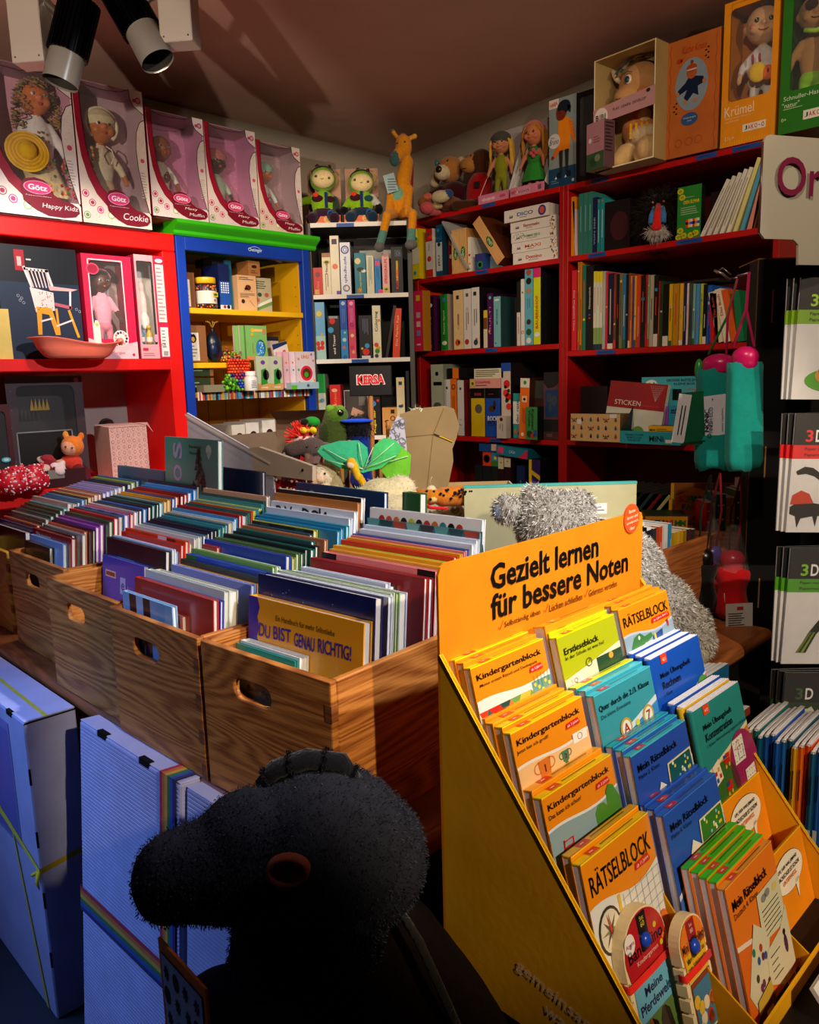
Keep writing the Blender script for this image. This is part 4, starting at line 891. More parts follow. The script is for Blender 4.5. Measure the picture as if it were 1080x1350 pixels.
# wooden matching boards with the elastic bands
def board(loc,w,h,t,label,kind):
 r=root('matching_game',loc,(-R(14),0,R(90)),label,'game')
 rad=w/2;out=[(0,0),(w,0)]+[(w/2+rad*math.cos(R(a)),h-rad+rad*math.sin(R(a)))for a in range(0,181,12)]
 Mx=Matrix(((1,0,0,0),(0,0,1,0),(0,1,0,0),(0,0,0,1)))
 m=MB('ecd8a8');pts=[]
 n=5;yl=[(.0,0)]
 side=[]
 for i in range(n):z=(h-rad)*(i+1)/(n+1);side+=[(0,z-.0022),(.004,z-.0014),(.004,z+.0014),(0,z+.0022)]
 full=[(w/2+rad*math.cos(R(a)),h-rad+rad*math.sin(R(a)))for a in range(0,181,12)]+side[::-1]+[(0,0),(w,0)]+[(w-x,z)for x,z in side]
 m.prism(full,0,t,'ecd8a8',Mx);m.obj('wooden_board',LACQ,r)
 fr=front(-.0006);cover=MB();top='b81c24' if kind else 'e87c1c'
 half=[(w/2+(rad-.002)*math.cos(R(a)),h-rad+(rad-.002)*math.sin(R(a)))for a in range(0,181,10)]
 zc=h*.60
 cover.pol(fr,[(.006,zc),(w-.006,zc)]+half,top)
 cover.pol(fr,[(w/2-.010,h-.046),(w/2+.010,h-.046),(w/2+.010,h-.004),(w/2-.010,h-.004)],'14141c' if kind else 'a01820',2)
 cover.disc(fr,w/2,h-.036,.010,.012,'14141c',3)
 if kind:
  cover.text(fr,'Bandolino',w/2,zc+.026,.0145,'08060c',w=w*.82,bold=.014);cover.text(fr,'Kindergarten',w/2,zc+.012,.007,'f0c8b8',w=w*.5)
  cover.disc(fr,w*.17,zc+.040,.011,.012,'f0e8e0',2);cover.text(fr,'Arena',w*.17,zc+.040,.005,'b81c24',lvl=3);cover.text(fr,'Set',w/2,h-.010,.005,'e8d02a',lvl=4);cover.text(fr,'60',w/2,h-.017,.006,'e8d02a',lvl=4)
  for x,y,c in((.76,.030,'d8c020'),(.82,.042,'2a4a9a'),(.84,.055,'d8c020'),(.18,.030,'8ab0d8'),(.9,.050,'e8742a')):cover.disc(fr,w*x,h-y,.0035,.0035,c,2,4 if c[0]in '28' else 12)
 else:
  cover.text(fr,'Mini Bandolino',w/2,zc+.026,.011,'0c0804',w=w*.86,bold=.014);cover.rect(fr,.006,zc-.014,w-.006,zc+.018,'e8b41c',2)
  cover.text(fr,'Vom Aufstehn bis',w/2,zc+.011,.006,'1a1004',w=w*.72,bold=.01,lvl=3);cover.text(fr,'zum Schlafengehn',w/2,zc+.001,.006,'1a1004',w=w*.72,bold=.01,lvl=3)
  cover.text(fr,'Set',w/2,h-.010,.004,'f0e0c0',lvl=4);cover.text(fr,'80',w/2,h-.017,.005,'f0e0c0',lvl=4);cover.text(fr,'ab 3',w*.84,h-.030,.006,'1a1004',lvl=4);cover.text(fr,'Jahre',w*.84,h-.037,.006,'1a1004',lvl=4)
  cover.pol(fr,[(w*.16,h-.05),(w*.22,h-.036),(w*.28,h-.05)],'2a6a3a',2)
 low='6ab0cc' if kind else '8a3a20'
 cover.rect(fr,.008,.004,w-.006,zc-.004 if kind else zc-.016,low,1)
 if kind:
  cover.text(fr,'Meine',w*.5,zc-.022,.011,'14204a',w=w*.42,bold=.02);cover.text(fr,'Pferdewelt',w*.5,zc-.038,.012,'14204a',w=w*.72,bold=.02)
  cover.rect(fr,.014,.004,w-.012,zc-.052,'5a7a3a',2);
  for x,c in((.32,'8a4a24'),(.62,'3a2c28')):
   cover.pol(fr,[(w*x-.014,.006),(w*x-.010,.036),(w*x-.004,.048),(w*x+.004,.046),(w*x+.012,.028),(w*x+.014,.006)],c,3);cover.pol(fr,[(w*x+.0,.048),(w*x+.01,.040),(w*x+.016,.012),(w*x+.010,.010)],'1c1410',4)
 else:
  rng=random.Random(3);cover.rect(fr,.010,.004,w-.008,zc-.022,'3a7a9a',2)
  for _ in range(9):cover.disc(fr,w*rng.uniform(.2,.85),rng.uniform(.012,zc-.03),.007,.008,rng.choice(['c8742a','b83024','e0b83a','e8d8b8','7a4a28']),3)
 cover.obj('card_cover',GLOSS,r)
 k=MB('1c48c0');k.lathe([(.0085,-.0),(.0085,.003),(.006,.006),(.0,.007)],14,'1c48c0',face_frame((w/2,-.0008,h-.036),(1,0,0),(0,0,1)));k.obj('blue_knob',PLAST,r)
 e=MB('e8281c')
 for q in range(4):z=zc-.001-q*.0022;e.tube([(-.001,t*.5,z),(-.001,-.002,z),(w/2,-.0035,z+.0006),(w+.001,-.002,z),(w+.001,t*.5,z)],.0013,6,'e8281c')
 e.obj('elastic_band',CLOTH,r)
board((-.377,.722,DZ+.004),.094,.168,.016,'wooden matching board with red arched cover and blue knob, horse picture below',True)
board((-.352,.800,DZ+.002),.062,.142,.014,'small wooden matching board with orange arched cover and blue knob',False)
# booklet lying before the lip and the magazines right of the display
def d_small(o,fr,w,h):o.disc(fr,w*.22,h-.018,.014,.014,'e0582a',1);o.text(fr,'3+',w*.22,h-.022,.012,'fff0e0',bold=.014);o.text(fr,'Kindergarten',w*.5,h-.045,.014,'c02a50',w=w*.8);o.pol(fr,[(0,0),(w,0),(w,.004),(0,.002)],'e8a8b8',1)
book((-.232,.93,DZ+.002),(-R(40),0,R(90)),.15,.060,.006,'f2f0ee','white booklet with an orange circle leaning before the display lip',deco=d_small,cat='booklet')
# ================================================================ things on the shelves
def sp(txt=None,tc='ffffff',tw=.55,th=.5,ty=.5,rot=90,marks=(),nb=0,bc='888888',band=None,b0=.15,b1=.5,bold=.01):
 """spine print: one word up the spine, round or square marks, unreadable lines, colour bands"""
 def d(o,fr,w,h):
  for y0,y1,c in(band or()):o.rect(fr,0,h*y0,w,h*y1,c,1)
  if nb:o.bars(fr,w*.25,h*b0,w*.75,h*b1,nb,bc,random.Random(int(w*1e5)),2,vert=True)
  if txt:
   if rot in(90,-90):o.text(fr,txt,w/2,h*ty,w*th,tc,w=h*tw,rot=rot,bold=bold,lvl=3)
   else:o.text(fr,txt,w/2,h*ty,h*th,tc,w=w*tw,rot=rot,bold=bold,lvl=3)
  for k,x,y,s,c in marks:
   if k=='o':o.disc(fr,w*x,h*y,s,s,c,2)
   elif k=='r':o.arc(fr,w*x,h*y,s,s*.35,c,2)
   elif k=='e':o.disc(fr,w*x,h*y,s,s*.62,c,2)
   elif k=='s':o.rect(fr,w*x-s,h*y-s,w*x+s,h*y+s,c,2)
   elif k=='b':o.rect(fr,w*x-s,h*y-s*.3,w*x+s,h*y+s*.3,c,2)
 return d
def gbox(loc,rz,w,h,d,col,label,group,deco=None,side=None,top=None,name='game_box',cat='box',mat=None,lean=0):
 o=MB(col);sd=side or col;o.M=Matrix.Identity(4)
 o.box((0,0,0),(w,d,h),None,None,[sd,top or sd,col,sd,sd,sd])
 o.box((-.0004,-.0004,h*.0),(w+.0004,-.0002,.001),sd)
 if deco:deco(o,front(-.0006),w,h)
 b=o.obj(name,mat or PAPER,None,loc,(0,R(lean),rz)if not hasattr(rz,'__len__')else rz);tag(b,label,cat,group);return b
def lid_line(o,w,h,d,c='00000'):
 pass
def rowA(z,items,group,yf=2.645,case='A'):
 for it in items:
  x0,x1,h,col,side,label,deco=it[:7];dd=it[7]if len(it)>7 else .19;yo=it[8]if len(it)>8 else 0
  gbox((x0,yf+yo,EYE+z),0,(x1-x0)-.001,h,dd,col,label,group,deco,side)
G2='games on the second shelf of the middle bookcase'
rowA(.4405,[
 (-2.597,-2.553,.215,'f0e020','e8c818','yellow game box with white label and blue dots, on top shelf',sp(marks=[('s',.5,.48,.012,'f0ecd8'),('o',.6,.8,.008,'2a8ad0'),('o',.35,.12,.009,'28a0b0')],band=[(.3,.62,'ece8d8')]),.16,-.03),
 (-2.521,-2.480,.205,'e02c20','d8d0c8','red and white game box beside the yellow one, on top shelf',sp('8','e02c20',.12,.16,.62,0,band=[(.16,.74,'e8e4e0')],marks=[('o',.5,.38,.012,'d83828'),('o',.4,.88,.008,'2a6a70')]),.16,-.02),
 (-2.468,-2.431,.215,'145a84','0c3850','blue and white game box right of the red one, on top shelf',sp('JEU','1a2430',.22,.35,.3,90,band=[(.1,.66,'e4ecf0')],marks=[('o',.5,.62,.009,'183a5a'),('o',.4,.9,.008,'3a98c8')]),.17,-.01)],G2)
def d_lena(o,fr,w,h):
 for q in range(1,6):o.line(fr,[(w*q/6+.001*(q%2),0),(w*q/6,h)],.0007,'a87838',1)
 o.disc(fr,w*.55,h*.46,w*.30,.026,'186a30',2,18);o.text(fr,'LENA',w*.55,h*.46,w*.3,'e8e8c0',w=.036,rot=90,bold=.01,lvl=3)
 for y in(.03,.97):
  for x in(.15,.38,.62,.85):o.disc(fr,w*x,h*y,.0012,.0012,'6a4a20',2,6)
for k,x in enumerate((-2.392,-2.349)):
 gbox((x,2.652,EYE+.4405),0,.041,.185,.16,'e8b878',['left','right'][k]+' one of two upright wooden game boxes with a green oval',G2,d_lena,'c89050')
gbox((-2.306,2.66,EYE+.4405),0,.018,.145,.14,'e8e0d4','thin white box right of the upright wooden boxes',G2,sp(marks=[('o',.5,.25,.006,'e8a030'),('o',.5,.5,.005,'c03a2a')]))
gbox((-2.425,2.665,EYE+.4405),0,.030,.160,.12,'8a1420','dark red box in the gap before the upright wooden boxes',G2,sp(marks=[('o',.6,.5,.01,'e8d8d0'),('o',.5,.85,.01,'b88a30')]))
def d_news(o,fr,w,h):o.bars(fr,w*.1,h*.35,w*.9,h*.9,9,'3a3c3e',random.Random(3));o.bars(fr,w*.1,h*.05,w*.6,h*.3,4,'4a4c50',random.Random(4))
gbox((-2.300,2.640,EYE+.452),(0,-R(33),0),.008,.255,.16,'9a9c9c','grey printed folder leaning between the wooden game boxes',G2,None,'a4a8a8')
o=MB('7ab040');
gbox((-2.262,2.655,EYE+.4405),0,.045,.070,.05,'28509a','small blue and green puzzle card in front of the leaning folder',G2,sp(marks=[('o',.6,.35,.016,'3a8a38'),('o',.6,.35,.009,'e0d040')],band=[(.55,1,'3a3a8a')]))
gbox((-2.130,2.642,EYE+.450),(0,-R(36),0),.046,.225,.16,'e8b070','wooden game box with green oval, leaning left beside the white stack',G2,d_lena,'5a2c14')
gbox((-2.250,2.70,EYE+.4405),0,.10,.06,.12,'7a9aa8','pale blue printed box lying behind the leaning wooden box',G2,None)
# the five white boxes
st=[('Domino','c03a3a',0,.045),('MAXI','d86a2a',-.006,.040),('DOMINO DÉCO','3a8a4a',-.010,.040),('Sammeln','a03a4a',-.014,.040),('DICO','2a6a8a',-.038,.047)]
z=.4405
for k,(s,c,dx,hh)in enumerate(st):
 def dk(o,fr,w,h,s=s,c=c,k=k):
  o.text(fr,s,w*.48,h*.52,h*.30,c,w=w*.36,bold=.02);o.bars(fr,w*.36,h*.2,w*.6,h*.3,1,'8a4a4a',random.Random(k))
  for q in range(3):o.pol(fr,[(w*.12+.006*q,h*.32),(w*.12+.006*q+.004,h*.58),(w*.12+.006*q+.006,h*.32)],'2a2a28',2)
  if k==4:o.disc(fr,w*.86,h*.5,h*.4,h*.42,'3a3a8a',2);o.disc(fr,w*.86,h*.5,h*.25,h*.28,'d85a50',3)
  else:
   rng=random.Random(k)
   for _ in range(12):o.disc(fr,w*rng.uniform(.87,.99),h*rng.uniform(.1,.9),.003,.003,rng.choice(['2a2a24','d8862a','c8a83a','8a3a2a']),2,6)
   if k==2:
    for _ in range(22):o.disc(fr,w*rng.uniform(.03,.3),h*rng.uniform(.1,.9),.0022,.0022,rng.choice(['6a9a5a','a89a5a','6a8a9a']),2,5)
 gbox((-2.050+dx*.9,2.642-(.0 if k<4 else .012),EYE+z),0,.216,hh-.001,.20,'e8e2dc',f'white game box with {["red", "orange", "green", "dark red", "blue"][k]} lettering, {["lowest", "second lowest", "middle one", "second highest", "topmost"][k]} in the stack of five','stack of five white game boxes',dk,'d0c8c2');z+=hh
G3='games on the third shelf of the middle bookcase'
rv=lambda c:[('e',.5,.13,.013,'e8f0f8')]
rowA(.12,[
 (-2.560,-2.546,.262,'f0b020','d83020','yellow edged box behind the crimson one',None,.18,-.01),
 (-2.544,-2.500,.245,'2a1240','4a1444','dark purple game box with a white oval, third shelf',sp('Schatz','e8e0f0',.35,.22,.45,-90,marks=[('e',.5,.82,.015,'e8f0f8'),('s',.5,.08,.008,'d02030')])),
 (-2.459,-2.416,.242,'0c8a20','a89a8c','green game box with a white oval at its foot',sp('Reise-Spiel','f0f8e0',.42,.26,.5,90,marks=[('e',.5,.13,.015,'f0f4ec'),('s',.5,.9,.009,'2a8ad8')])),
 (-2.382,-2.324,.252,'e8c890','c8a068','cream game box with small crown and red figure',sp('Contes','c86a3a',.22,.16,.45,90,marks=[('s',.45,.88,.008,'3a3028'),('o',.4,.12,.014,'d8482a'),('o',.6,.12,.009,'e8a83a')],nb=1,b0=.35,b1=.6)),
 (-2.322,-2.279,.252,'e4dcd8','b8b0ac','white game box with small red rooster, left of a pair',sp(None,marks=[('s',.5,.9,.007,'5a5250'),('o',.4,.12,.012,'b83030'),('r',.5,.66,.006,'8a8a8a')],nb=2,bc='7a6a70',b0=.3,b1=.62)),
 (-2.277,-2.232,.254,'e6e2dc','181018','white game box with a small bird, right of a pair',sp(None,marks=[('s',.45,.9,.008,'2a2624'),('o',.5,.10,.012,'2a4a6a'),('o',.6,.15,.007,'d8742a')],nb=2,bc='5a5a60',b0=.3,b1=.65)),
 (-2.211,-2.190,.155,'e8c83a','d8c8a8','short yellow box with a picture strip, before the purple one',sp(None,band=[(.0,.5,'e0d8c0'),(.5,.8,'7a4a2a')]),.12),
 (-2.190,-2.158,.222,'4a1452','2a0c30','purple game box beside the pale teal one',sp('MULTI','e070c0',.5,.3,.5,90,marks=[('o',.5,.92,.007,'70c0d0'),('s',.4,.3,.006,'e8a040')])),
 (-2.156,-2.118,.206,'7ac0c8','24484c','pale teal box with dark side, middle of third shelf',sp('MONDE','2a5a60',.3,.2,.6,90,marks=[('b',.5,.93,.012,'e8f0f0'),('o',.3,.08,.003,'2a3a3a')]),.17),
 (-2.034,-2.015,.255,'1a1a1c','0e0e10','thin black topped box, third shelf near its right end',sp(None,band=[(0,.52,'dcd8d0')],nb=1,bc='c03030',b0=.05,b1=.45)),
 (-2.014,-1.995,.262,'e8e6e0','c8c4bc','thin white box with red curl, left of the animal faces',sp(None,marks=[('r',.5,.2,.006,'c82a20'),('o',.5,.8,.004,'3a8a3a')])),
 (-1.994,-1.953,.306,'60b4cc','3a7a90','tall sky blue box with a column of animal faces',sp(None,marks=[('o',.5,.93,.012,'b8502a'),('o',.5,.82,.013,'1c1a1c'),('o',.5,.70,.012,'b08a70'),('o',.5,.30,.011,'4a2c28'),('o',.5,.17,.013,'1c5a2a'),('o',.5,.06,.012,'e8e8e0')],nb=2,bc='3a8aa0',b0=.42,b1=.6)),
 (-1.951,-1.916,.304,'d8e018','14161c','tall lime box with red lettering and white oval',sp('BAUERNHOF','e02818',.42,.36,.42,90,band=[(.86,1,'e02878')],marks=[('e',.5,.13,.014,'e8f0f0')],bold=.02),.25)],G3)
gbox((-2.556,2.575,EYE+.12),0,.054,.262,.05,'f02858','tall crimson box with small pictures at the left of the third shelf',G3,sp(None,marks=[('s',.5,.88,.012,'e8d020'),('s',.5,.60,.012,'d8b8d8'),('s',.5,.45,.012,'f0d8c8'),('s',.5,.30,.012,'9a8ad8'),('b',.5,.11,.012,'f8e0e8')]),'b87818','f0d010')
gbox((-2.090,2.70,EYE+.12),0,.055,.20,.12,'241c22','dark box set back in the middle of the third shelf',G3,None)
def d_map(o,fr,w,h):pass
G4='games on the fourth shelf of the middle bookcase'
rowA(-.2585,[
 (-2.527,-2.450,.318,'d8e0c8','8a9080','tall pale box with a grey bird picture',sp(None,marks=[('o',.5,.87,.010,'1c1c1c'),('b',.55,.73,.026,'14140e'),('e',.5,.42,.024,'6a6c6c'),('o',.8,.25,.010,'d8c020'),('o',.3,.1,.012,'c82a1c'),('o',.7,.08,.015,'2a6a34')])),
 (-2.449,-2.408,.250,'e0e0dc','9a9a98','white box with red lettering beside the bird box',sp('TRIO','c02a2a',.2,.3,.3,90,marks=[('o',.5,.85,.006,'3a3a3a')])),
 (-2.407,-2.370,.252,'f07818','8a3c08','orange spine game box on the fourth shelf',sp(None,marks=[('r',.5,.86,.010,'3a1c08'),('r',.5,.14,.008,'3a1c08')],nb=2,bc='a84808',b0=.35,b1=.7)),
 (-2.367,-2.328,.245,'d8d4d4','6a1a1a','light grey box with a candle picture',sp(None,marks=[('o',.5,.85,.006,'4a4a4a'),('b',.5,.3,.006,'e0b040'),('b',.4,.2,.008,'9a9a9a')])),
 (-2.287,-2.209,.208,'d8b818','4a3c10','yellow box with black top band and a grey figure',sp(None,band=[(.80,1,'0c0c0e')],marks=[('o',.55,.58,.020,'5a5a5c'),('b',.5,.88,.02,'8a2a3a')])),
 (-2.206,-2.124,.208,'1c50b8','0c2450','blue box with white and brown lettering under a small figure',lambda o,fr,w,h:(o.rect(fr,0,h*.80,w,h,'0a0a10'),o.text(fr,'ROCK',w/2,h*.38,.022,'e8f0f8',w=w*.7,bold=.02),o.text(fr,'PETS',w/2,h*.29,.022,'3a1c1c',w=w*.68,bold=.02),o.disc(fr,w*.45,h*.58,.018,.014,'4a3020'),o.disc(fr,w*.62,h*.66,.008,.02,'3a2418'),o.bars(fr,w*.2,h*.86,w*.8,h*.9,1,'9a2a3a',random.Random(1)))),
 (-2.118,-2.068,.312,'d8c8c0','1c1418','tall box with red coral flowers and a blue top',sp(None,band=[(.89,1,'1c50b0')],marks=[('o',.6,.72,.017,'d82a20'),('o',.5,.6,.015,'e8382a'),('o',.75,.55,.016,'c82018'),('o',.8,.42,.014,'e03828'),('o',.6,.5,.009,'1c3a1c'),('o',.8,.63,.008,'184a24'),('o',.45,.68,.007,'1c3a1c')])),
 (-2.056,-2.010,.186,'2a9a94','1a4a48','teal box with a white letter panel',sp('der rote','1a3a3a',.5,.3,.6,90,band=[(.32,.82,'e4e8e4')],marks=[('o',.3,.15,.008,'d8562a'),('o',.7,.1,.008,'1c3a7a')])),
 (-1.901,-1.828,.268,'1c1e22','101214','dark box with a blue world map',lambda o,fr,w,h:(o.pol(fr,[(0,h*.84),(w*.3,h*.76),(w*.7,h*.78),(w,h*.84),(w,h*.3),(0,h*.3)],'5a3a40'),o.rect(fr,w*.1,h*.34,w*.95,h*.74,'1c3c70',2),o.disc(fr,w*.38,h*.62,.012,.02,'3a4a50',3),o.disc(fr,w*.45,h*.48,.008,.02,'3a4a50',3),o.disc(fr,w*.72,h*.58,.014,.022,'3a4a50',3),o.rect(fr,0,0,w,h*.12,'4a2c30',2),o.bars(fr,w*.2,h*.04,w*.6,h*.09,2,'8a7a7a',random.Random(2),3)),.20)],G4)
gbox((-2.012,2.625,EYE-.2585),(0,R(2.5),0),.046,.248,.15,'f07018','orange box tilted slightly right, beside the teal box',G4,sp(None,band=[(.85,1,'e8e0d0')],marks=[('o',.5,.93,.008,'2a9a4a'),('s',.5,.66,.013,'f8c890'),('o',.5,.66,.006,'e05818'),('o',.4,.08,.008,'f8e8d8')],nb=3,bc='b84808',b0=.25,b1=.52),'3a1c10')
gbox((-1.958,2.60,EYE-.2585),0,.058,.132,.14,'3a8a48','green cactus kit box with dark lettering',G4,lambda o,fr,w,h:(o.text(fr,'Kakteen',w*.62,h*.62,.014,'0c1c10',w=h*.62,rot=-90,bold=.01),o.text(fr,'Wüste',w*.34,h*.66,.012,'0c1c10',w=h*.5,rot=-90,bold=.01),o.disc(fr,w*.35,h*.18,.014,.014,'2a3c14',2),o.disc(fr,w*.6,h*.12,.01,.01,'b8381c',3),o.rect(fr,w*.7,h*.1,w*.95,h*.3,'2a50a0',3)),'0c1c10')
gbox((-1.965,2.665,EYE-.2585),0,.06,.235,.12,'3a2018','brown box behind the green cactus kit',G4,sp(None,band=[(.7,1,'3a3c3c')]))
gbox((-2.118,2.612,EYE-.2585),0,.050,.092,.03,'c8c0b4','small cream box with an owl emblem, before the coral box',G4,sp(None,marks=[('o',.5,.86,.008,'4a1c24')],nb=2,bc='8a8478',b0=.3,b1=.65))
gbox((-2.289,2.640,EYE-.0495),0,.168,.040,.17,'e0a098','pink game box lying on the yellow and blue boxes',G4,lambda o,fr,w,h:(o.text(fr,'SCHNAPPSPIEL',w*.45,h*.62,h*.25,'d82050',w=w*.5,bold=.02),o.disc(fr,w*.09,h*.5,.014,.014,'d8c820',2),o.disc(fr,w*.1,h*.5,.007,.007,'2a6a30',3),o.bars(fr,w*.2,h*.2,w*.8,h*.4,1,'3a2a2a',random.Random(1))))
gbox((-2.268,2.645,EYE-.0090),0,.160,.042,.16,'e0dcc0','cream printed box topmost above the pink game',G4,lambda o,fr,w,h:o.bars(fr,w*.06,h*.15,w*.94,h*.9,4,'6a6a50',random.Random(6)))
gbox((-2.44,2.66,EYE-.005),0,.12,.045,.14,'101014','black box with an orange end, lying on the upright games',G4,lambda o,fr,w,h:o.rect(fr,w*.28,0,w*.58,h,'f07818',2))
gbox((-2.326,2.67,EYE-.2585),0,.034,.24,.12,'4a1414','dark maroon box beside the yellow figure box',G4)
G5='boxes on the fifth shelf of the middle bookcase'
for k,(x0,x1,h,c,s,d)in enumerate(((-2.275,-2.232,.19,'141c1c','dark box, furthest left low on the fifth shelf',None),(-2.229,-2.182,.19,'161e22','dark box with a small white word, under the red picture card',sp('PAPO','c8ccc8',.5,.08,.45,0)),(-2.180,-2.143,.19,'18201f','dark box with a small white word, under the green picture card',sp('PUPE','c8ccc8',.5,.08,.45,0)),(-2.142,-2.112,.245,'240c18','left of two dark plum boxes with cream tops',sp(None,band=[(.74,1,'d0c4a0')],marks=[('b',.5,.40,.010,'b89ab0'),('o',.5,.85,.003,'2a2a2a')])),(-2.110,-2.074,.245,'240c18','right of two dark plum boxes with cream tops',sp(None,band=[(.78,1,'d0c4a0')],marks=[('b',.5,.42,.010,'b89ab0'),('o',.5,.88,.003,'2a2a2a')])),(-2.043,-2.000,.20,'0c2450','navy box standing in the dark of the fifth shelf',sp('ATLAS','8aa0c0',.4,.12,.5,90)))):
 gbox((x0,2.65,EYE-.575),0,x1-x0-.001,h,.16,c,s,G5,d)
gbox((-2.229,2.65,EYE-.385),0,.046,.062,.10,'d8421c','orange-red card box with a round white picture',G5,sp(None,marks=[('o',.5,.5,.018,'14183c'),('o',.5,.5,.011,'e8e4e0')]))
gbox((-2.180,2.65,EYE-.385),0,.036,.060,.10,'3a8ab0','blue and green card box next to the orange-red one',G5,sp(None,band=[(0,.4,'3a7a3a')],marks=[('o',.6,.6,.008,'d8c83a')]))
gbox((-2.245,2.645,EYE-.322),0,.105,.038,.15,'1c4a90','blue lying box at the left on the fifth shelf',G5,sp(None,marks=[('s',.8,.5,.014,'d8b8a8')]))
gbox((-2.138,2.63,EYE-.329),(0,R(5),0),.165,.040,.17,'1c7a98','teal lying box with a magenta corner on the fifth shelf',G5,lambda o,fr,w,h:(o.rect(fr,w*.06,h*.2,w*.24,h*.85,'e0407a',2),o.text(fr,'CASA',w*.52,h*.5,h*.3,'c8e8f0',w=w*.2),o.pol(fr,[(w*.72,0),(w,0),(w,h)],'d02a5a',2)))
gbox((-1.964,2.63,EYE-.575),0,.056,.232,.20,'2a1c5c','tall box with rainbow diagonals and a yellow edge',G5,lambda o,fr,w,h:(o.rect(fr,0,0,w*.25,h,'d8c020',1),*[o.pol(fr,[(w*.25,h*(.1+.16*i)),(w,h*(.0+.16*i)),(w,h*(.08+.16*i)),(w*.25,h*(.18+.16*i))],c,2)for i,c in enumerate(['c82a50','2a4ac8','d85a20','7a2a9a','d8b020'])]),'140e18')
# ---- right red bookcase
GB1='books on the top shelf of the right bookcase'
bk=lambda x0,x1,h,col,label,deco=None,dd=.16,z=.4395,g=GB1,yo=0,lean=0,side=None:gbox((x0,2.645+yo,EYE+z),(0,R(lean),0),max(.004,x1-x0-.0008),h,dd,col,label,g,deco,side or col,'d8d0c0','book','book')
bk(-1.776,-1.760,.216,'e08a18','orange spine book first on the top shelf of the right bookcase')
bk(-1.757,-1.748,.20,'d8c0c8','thin pale book leaning beside the orange one',lean=-4)
for k,x in enumerate((-1.742,-1.722,-1.702)):bk(x,x+.0195,.221,'2f7a70',['left','middle','right'][k]+' of three sea green books on the top shelf',sp(None,nb=1,bc='7ab0a4',b0=.2,b1=.8))
bk(-1.681,-1.664,.198,'101c48','navy book right of the sea green three',sp('VON DER','9aa8d0',.5,.4,.4,90))
bk(-1.662,-1.649,.189,'18848a','left of two teal books with red dots',sp(None,marks=[('o',.5,.95,.003,'e0503a')],nb=1,bc='c8e0e0',b0=.15,b1=.8));bk(-1.648,-1.633,.189,'1c8c92','right of two teal books with red dots',sp(None,marks=[('o',.5,.95,.003,'e0503a')],nb=1,bc='c8e0e0',b0=.15,b1=.8))
bk(-1.631,-1.528,.172,'0e0a0c','black box with a faint dark red disc, left of the baboon toy',lambda o,fr,w,h:o.disc(fr,w*.6,h*.48,.038,.05,'3a141c',1,24),.05)
def d_elm(o,fr,w,h):
 for x,y in((.12,.92),(.2,.8),(.08,.06),(.3,.08),(.6,.07),(.8,.1),(.15,.18)):o.disc(fr,w*x,h*y,.012,.010,'d8c818',1,7);o.disc(fr,w*x,h*y,.006,.005,'8ab020',2,7)
 o.text(fr,'DEN ELMAR',w*.60,h*.70,.011,'f0e02a',w=w*.66,bold=.02);o.bars(fr,w*.15,h*.46,w*.9,h*.62,4,'b0d0a0',random.Random(5));o.bars(fr,w*.3,h*.78,w*.8,h*.8,1,'d0e0c0',random.Random(5))
 for i in range(6):
  for j in range(3):o.rect(fr,w*.38+i*.008,h*.22+j*.009,w*.38+i*.008+.008,h*.22+j*.009+.009,['e03a3a','2a50c8','e8d030','14141c','e8e8e0','d060a0'][(i*2+j*3)%6],2)
bk(-1.349,-1.264,.172,'2a8a34','green book facing front with yellow flowers and a checked block',d_elm,.03,side='101410')
bk(-1.262,-1.19,.15,'241414','dark box behind the leaning white books',None,.03,yo=.06)
lean_cols=[('e4e0d4','white'),('dcd8cc','white'),('e0dccc','white'),('e8e4d8','white'),('ece8d0','cream'),('e8e090','yellow edged'),('5aa8c8','light blue'),('e8907a','salmon pink'),('6a3a20','brown'),('7a4a28','tan'),('4a5a30','dark green')]
for k,(c,n)in enumerate(lean_cols):
 x=-1.268+k*.0225-(.0 if k<8 else .006*(k-7));h=(.192,.196,.20,.205,.205,.228,.25,.262,.262,.262,.262)[k]
 bk(x,x+(.013 if k<7 else .020 if k==7 else .010),h,c,f'{n} thin book leaning right, {ORD[k]} after the green flower book',sp(None,nb=1,bc='9a9484',b0=.1,b1=.85)if k<5 else None,lean=(27-k*1.8)if k<8 else 9)
GB2='thin books on the long second row of the right bookcase'
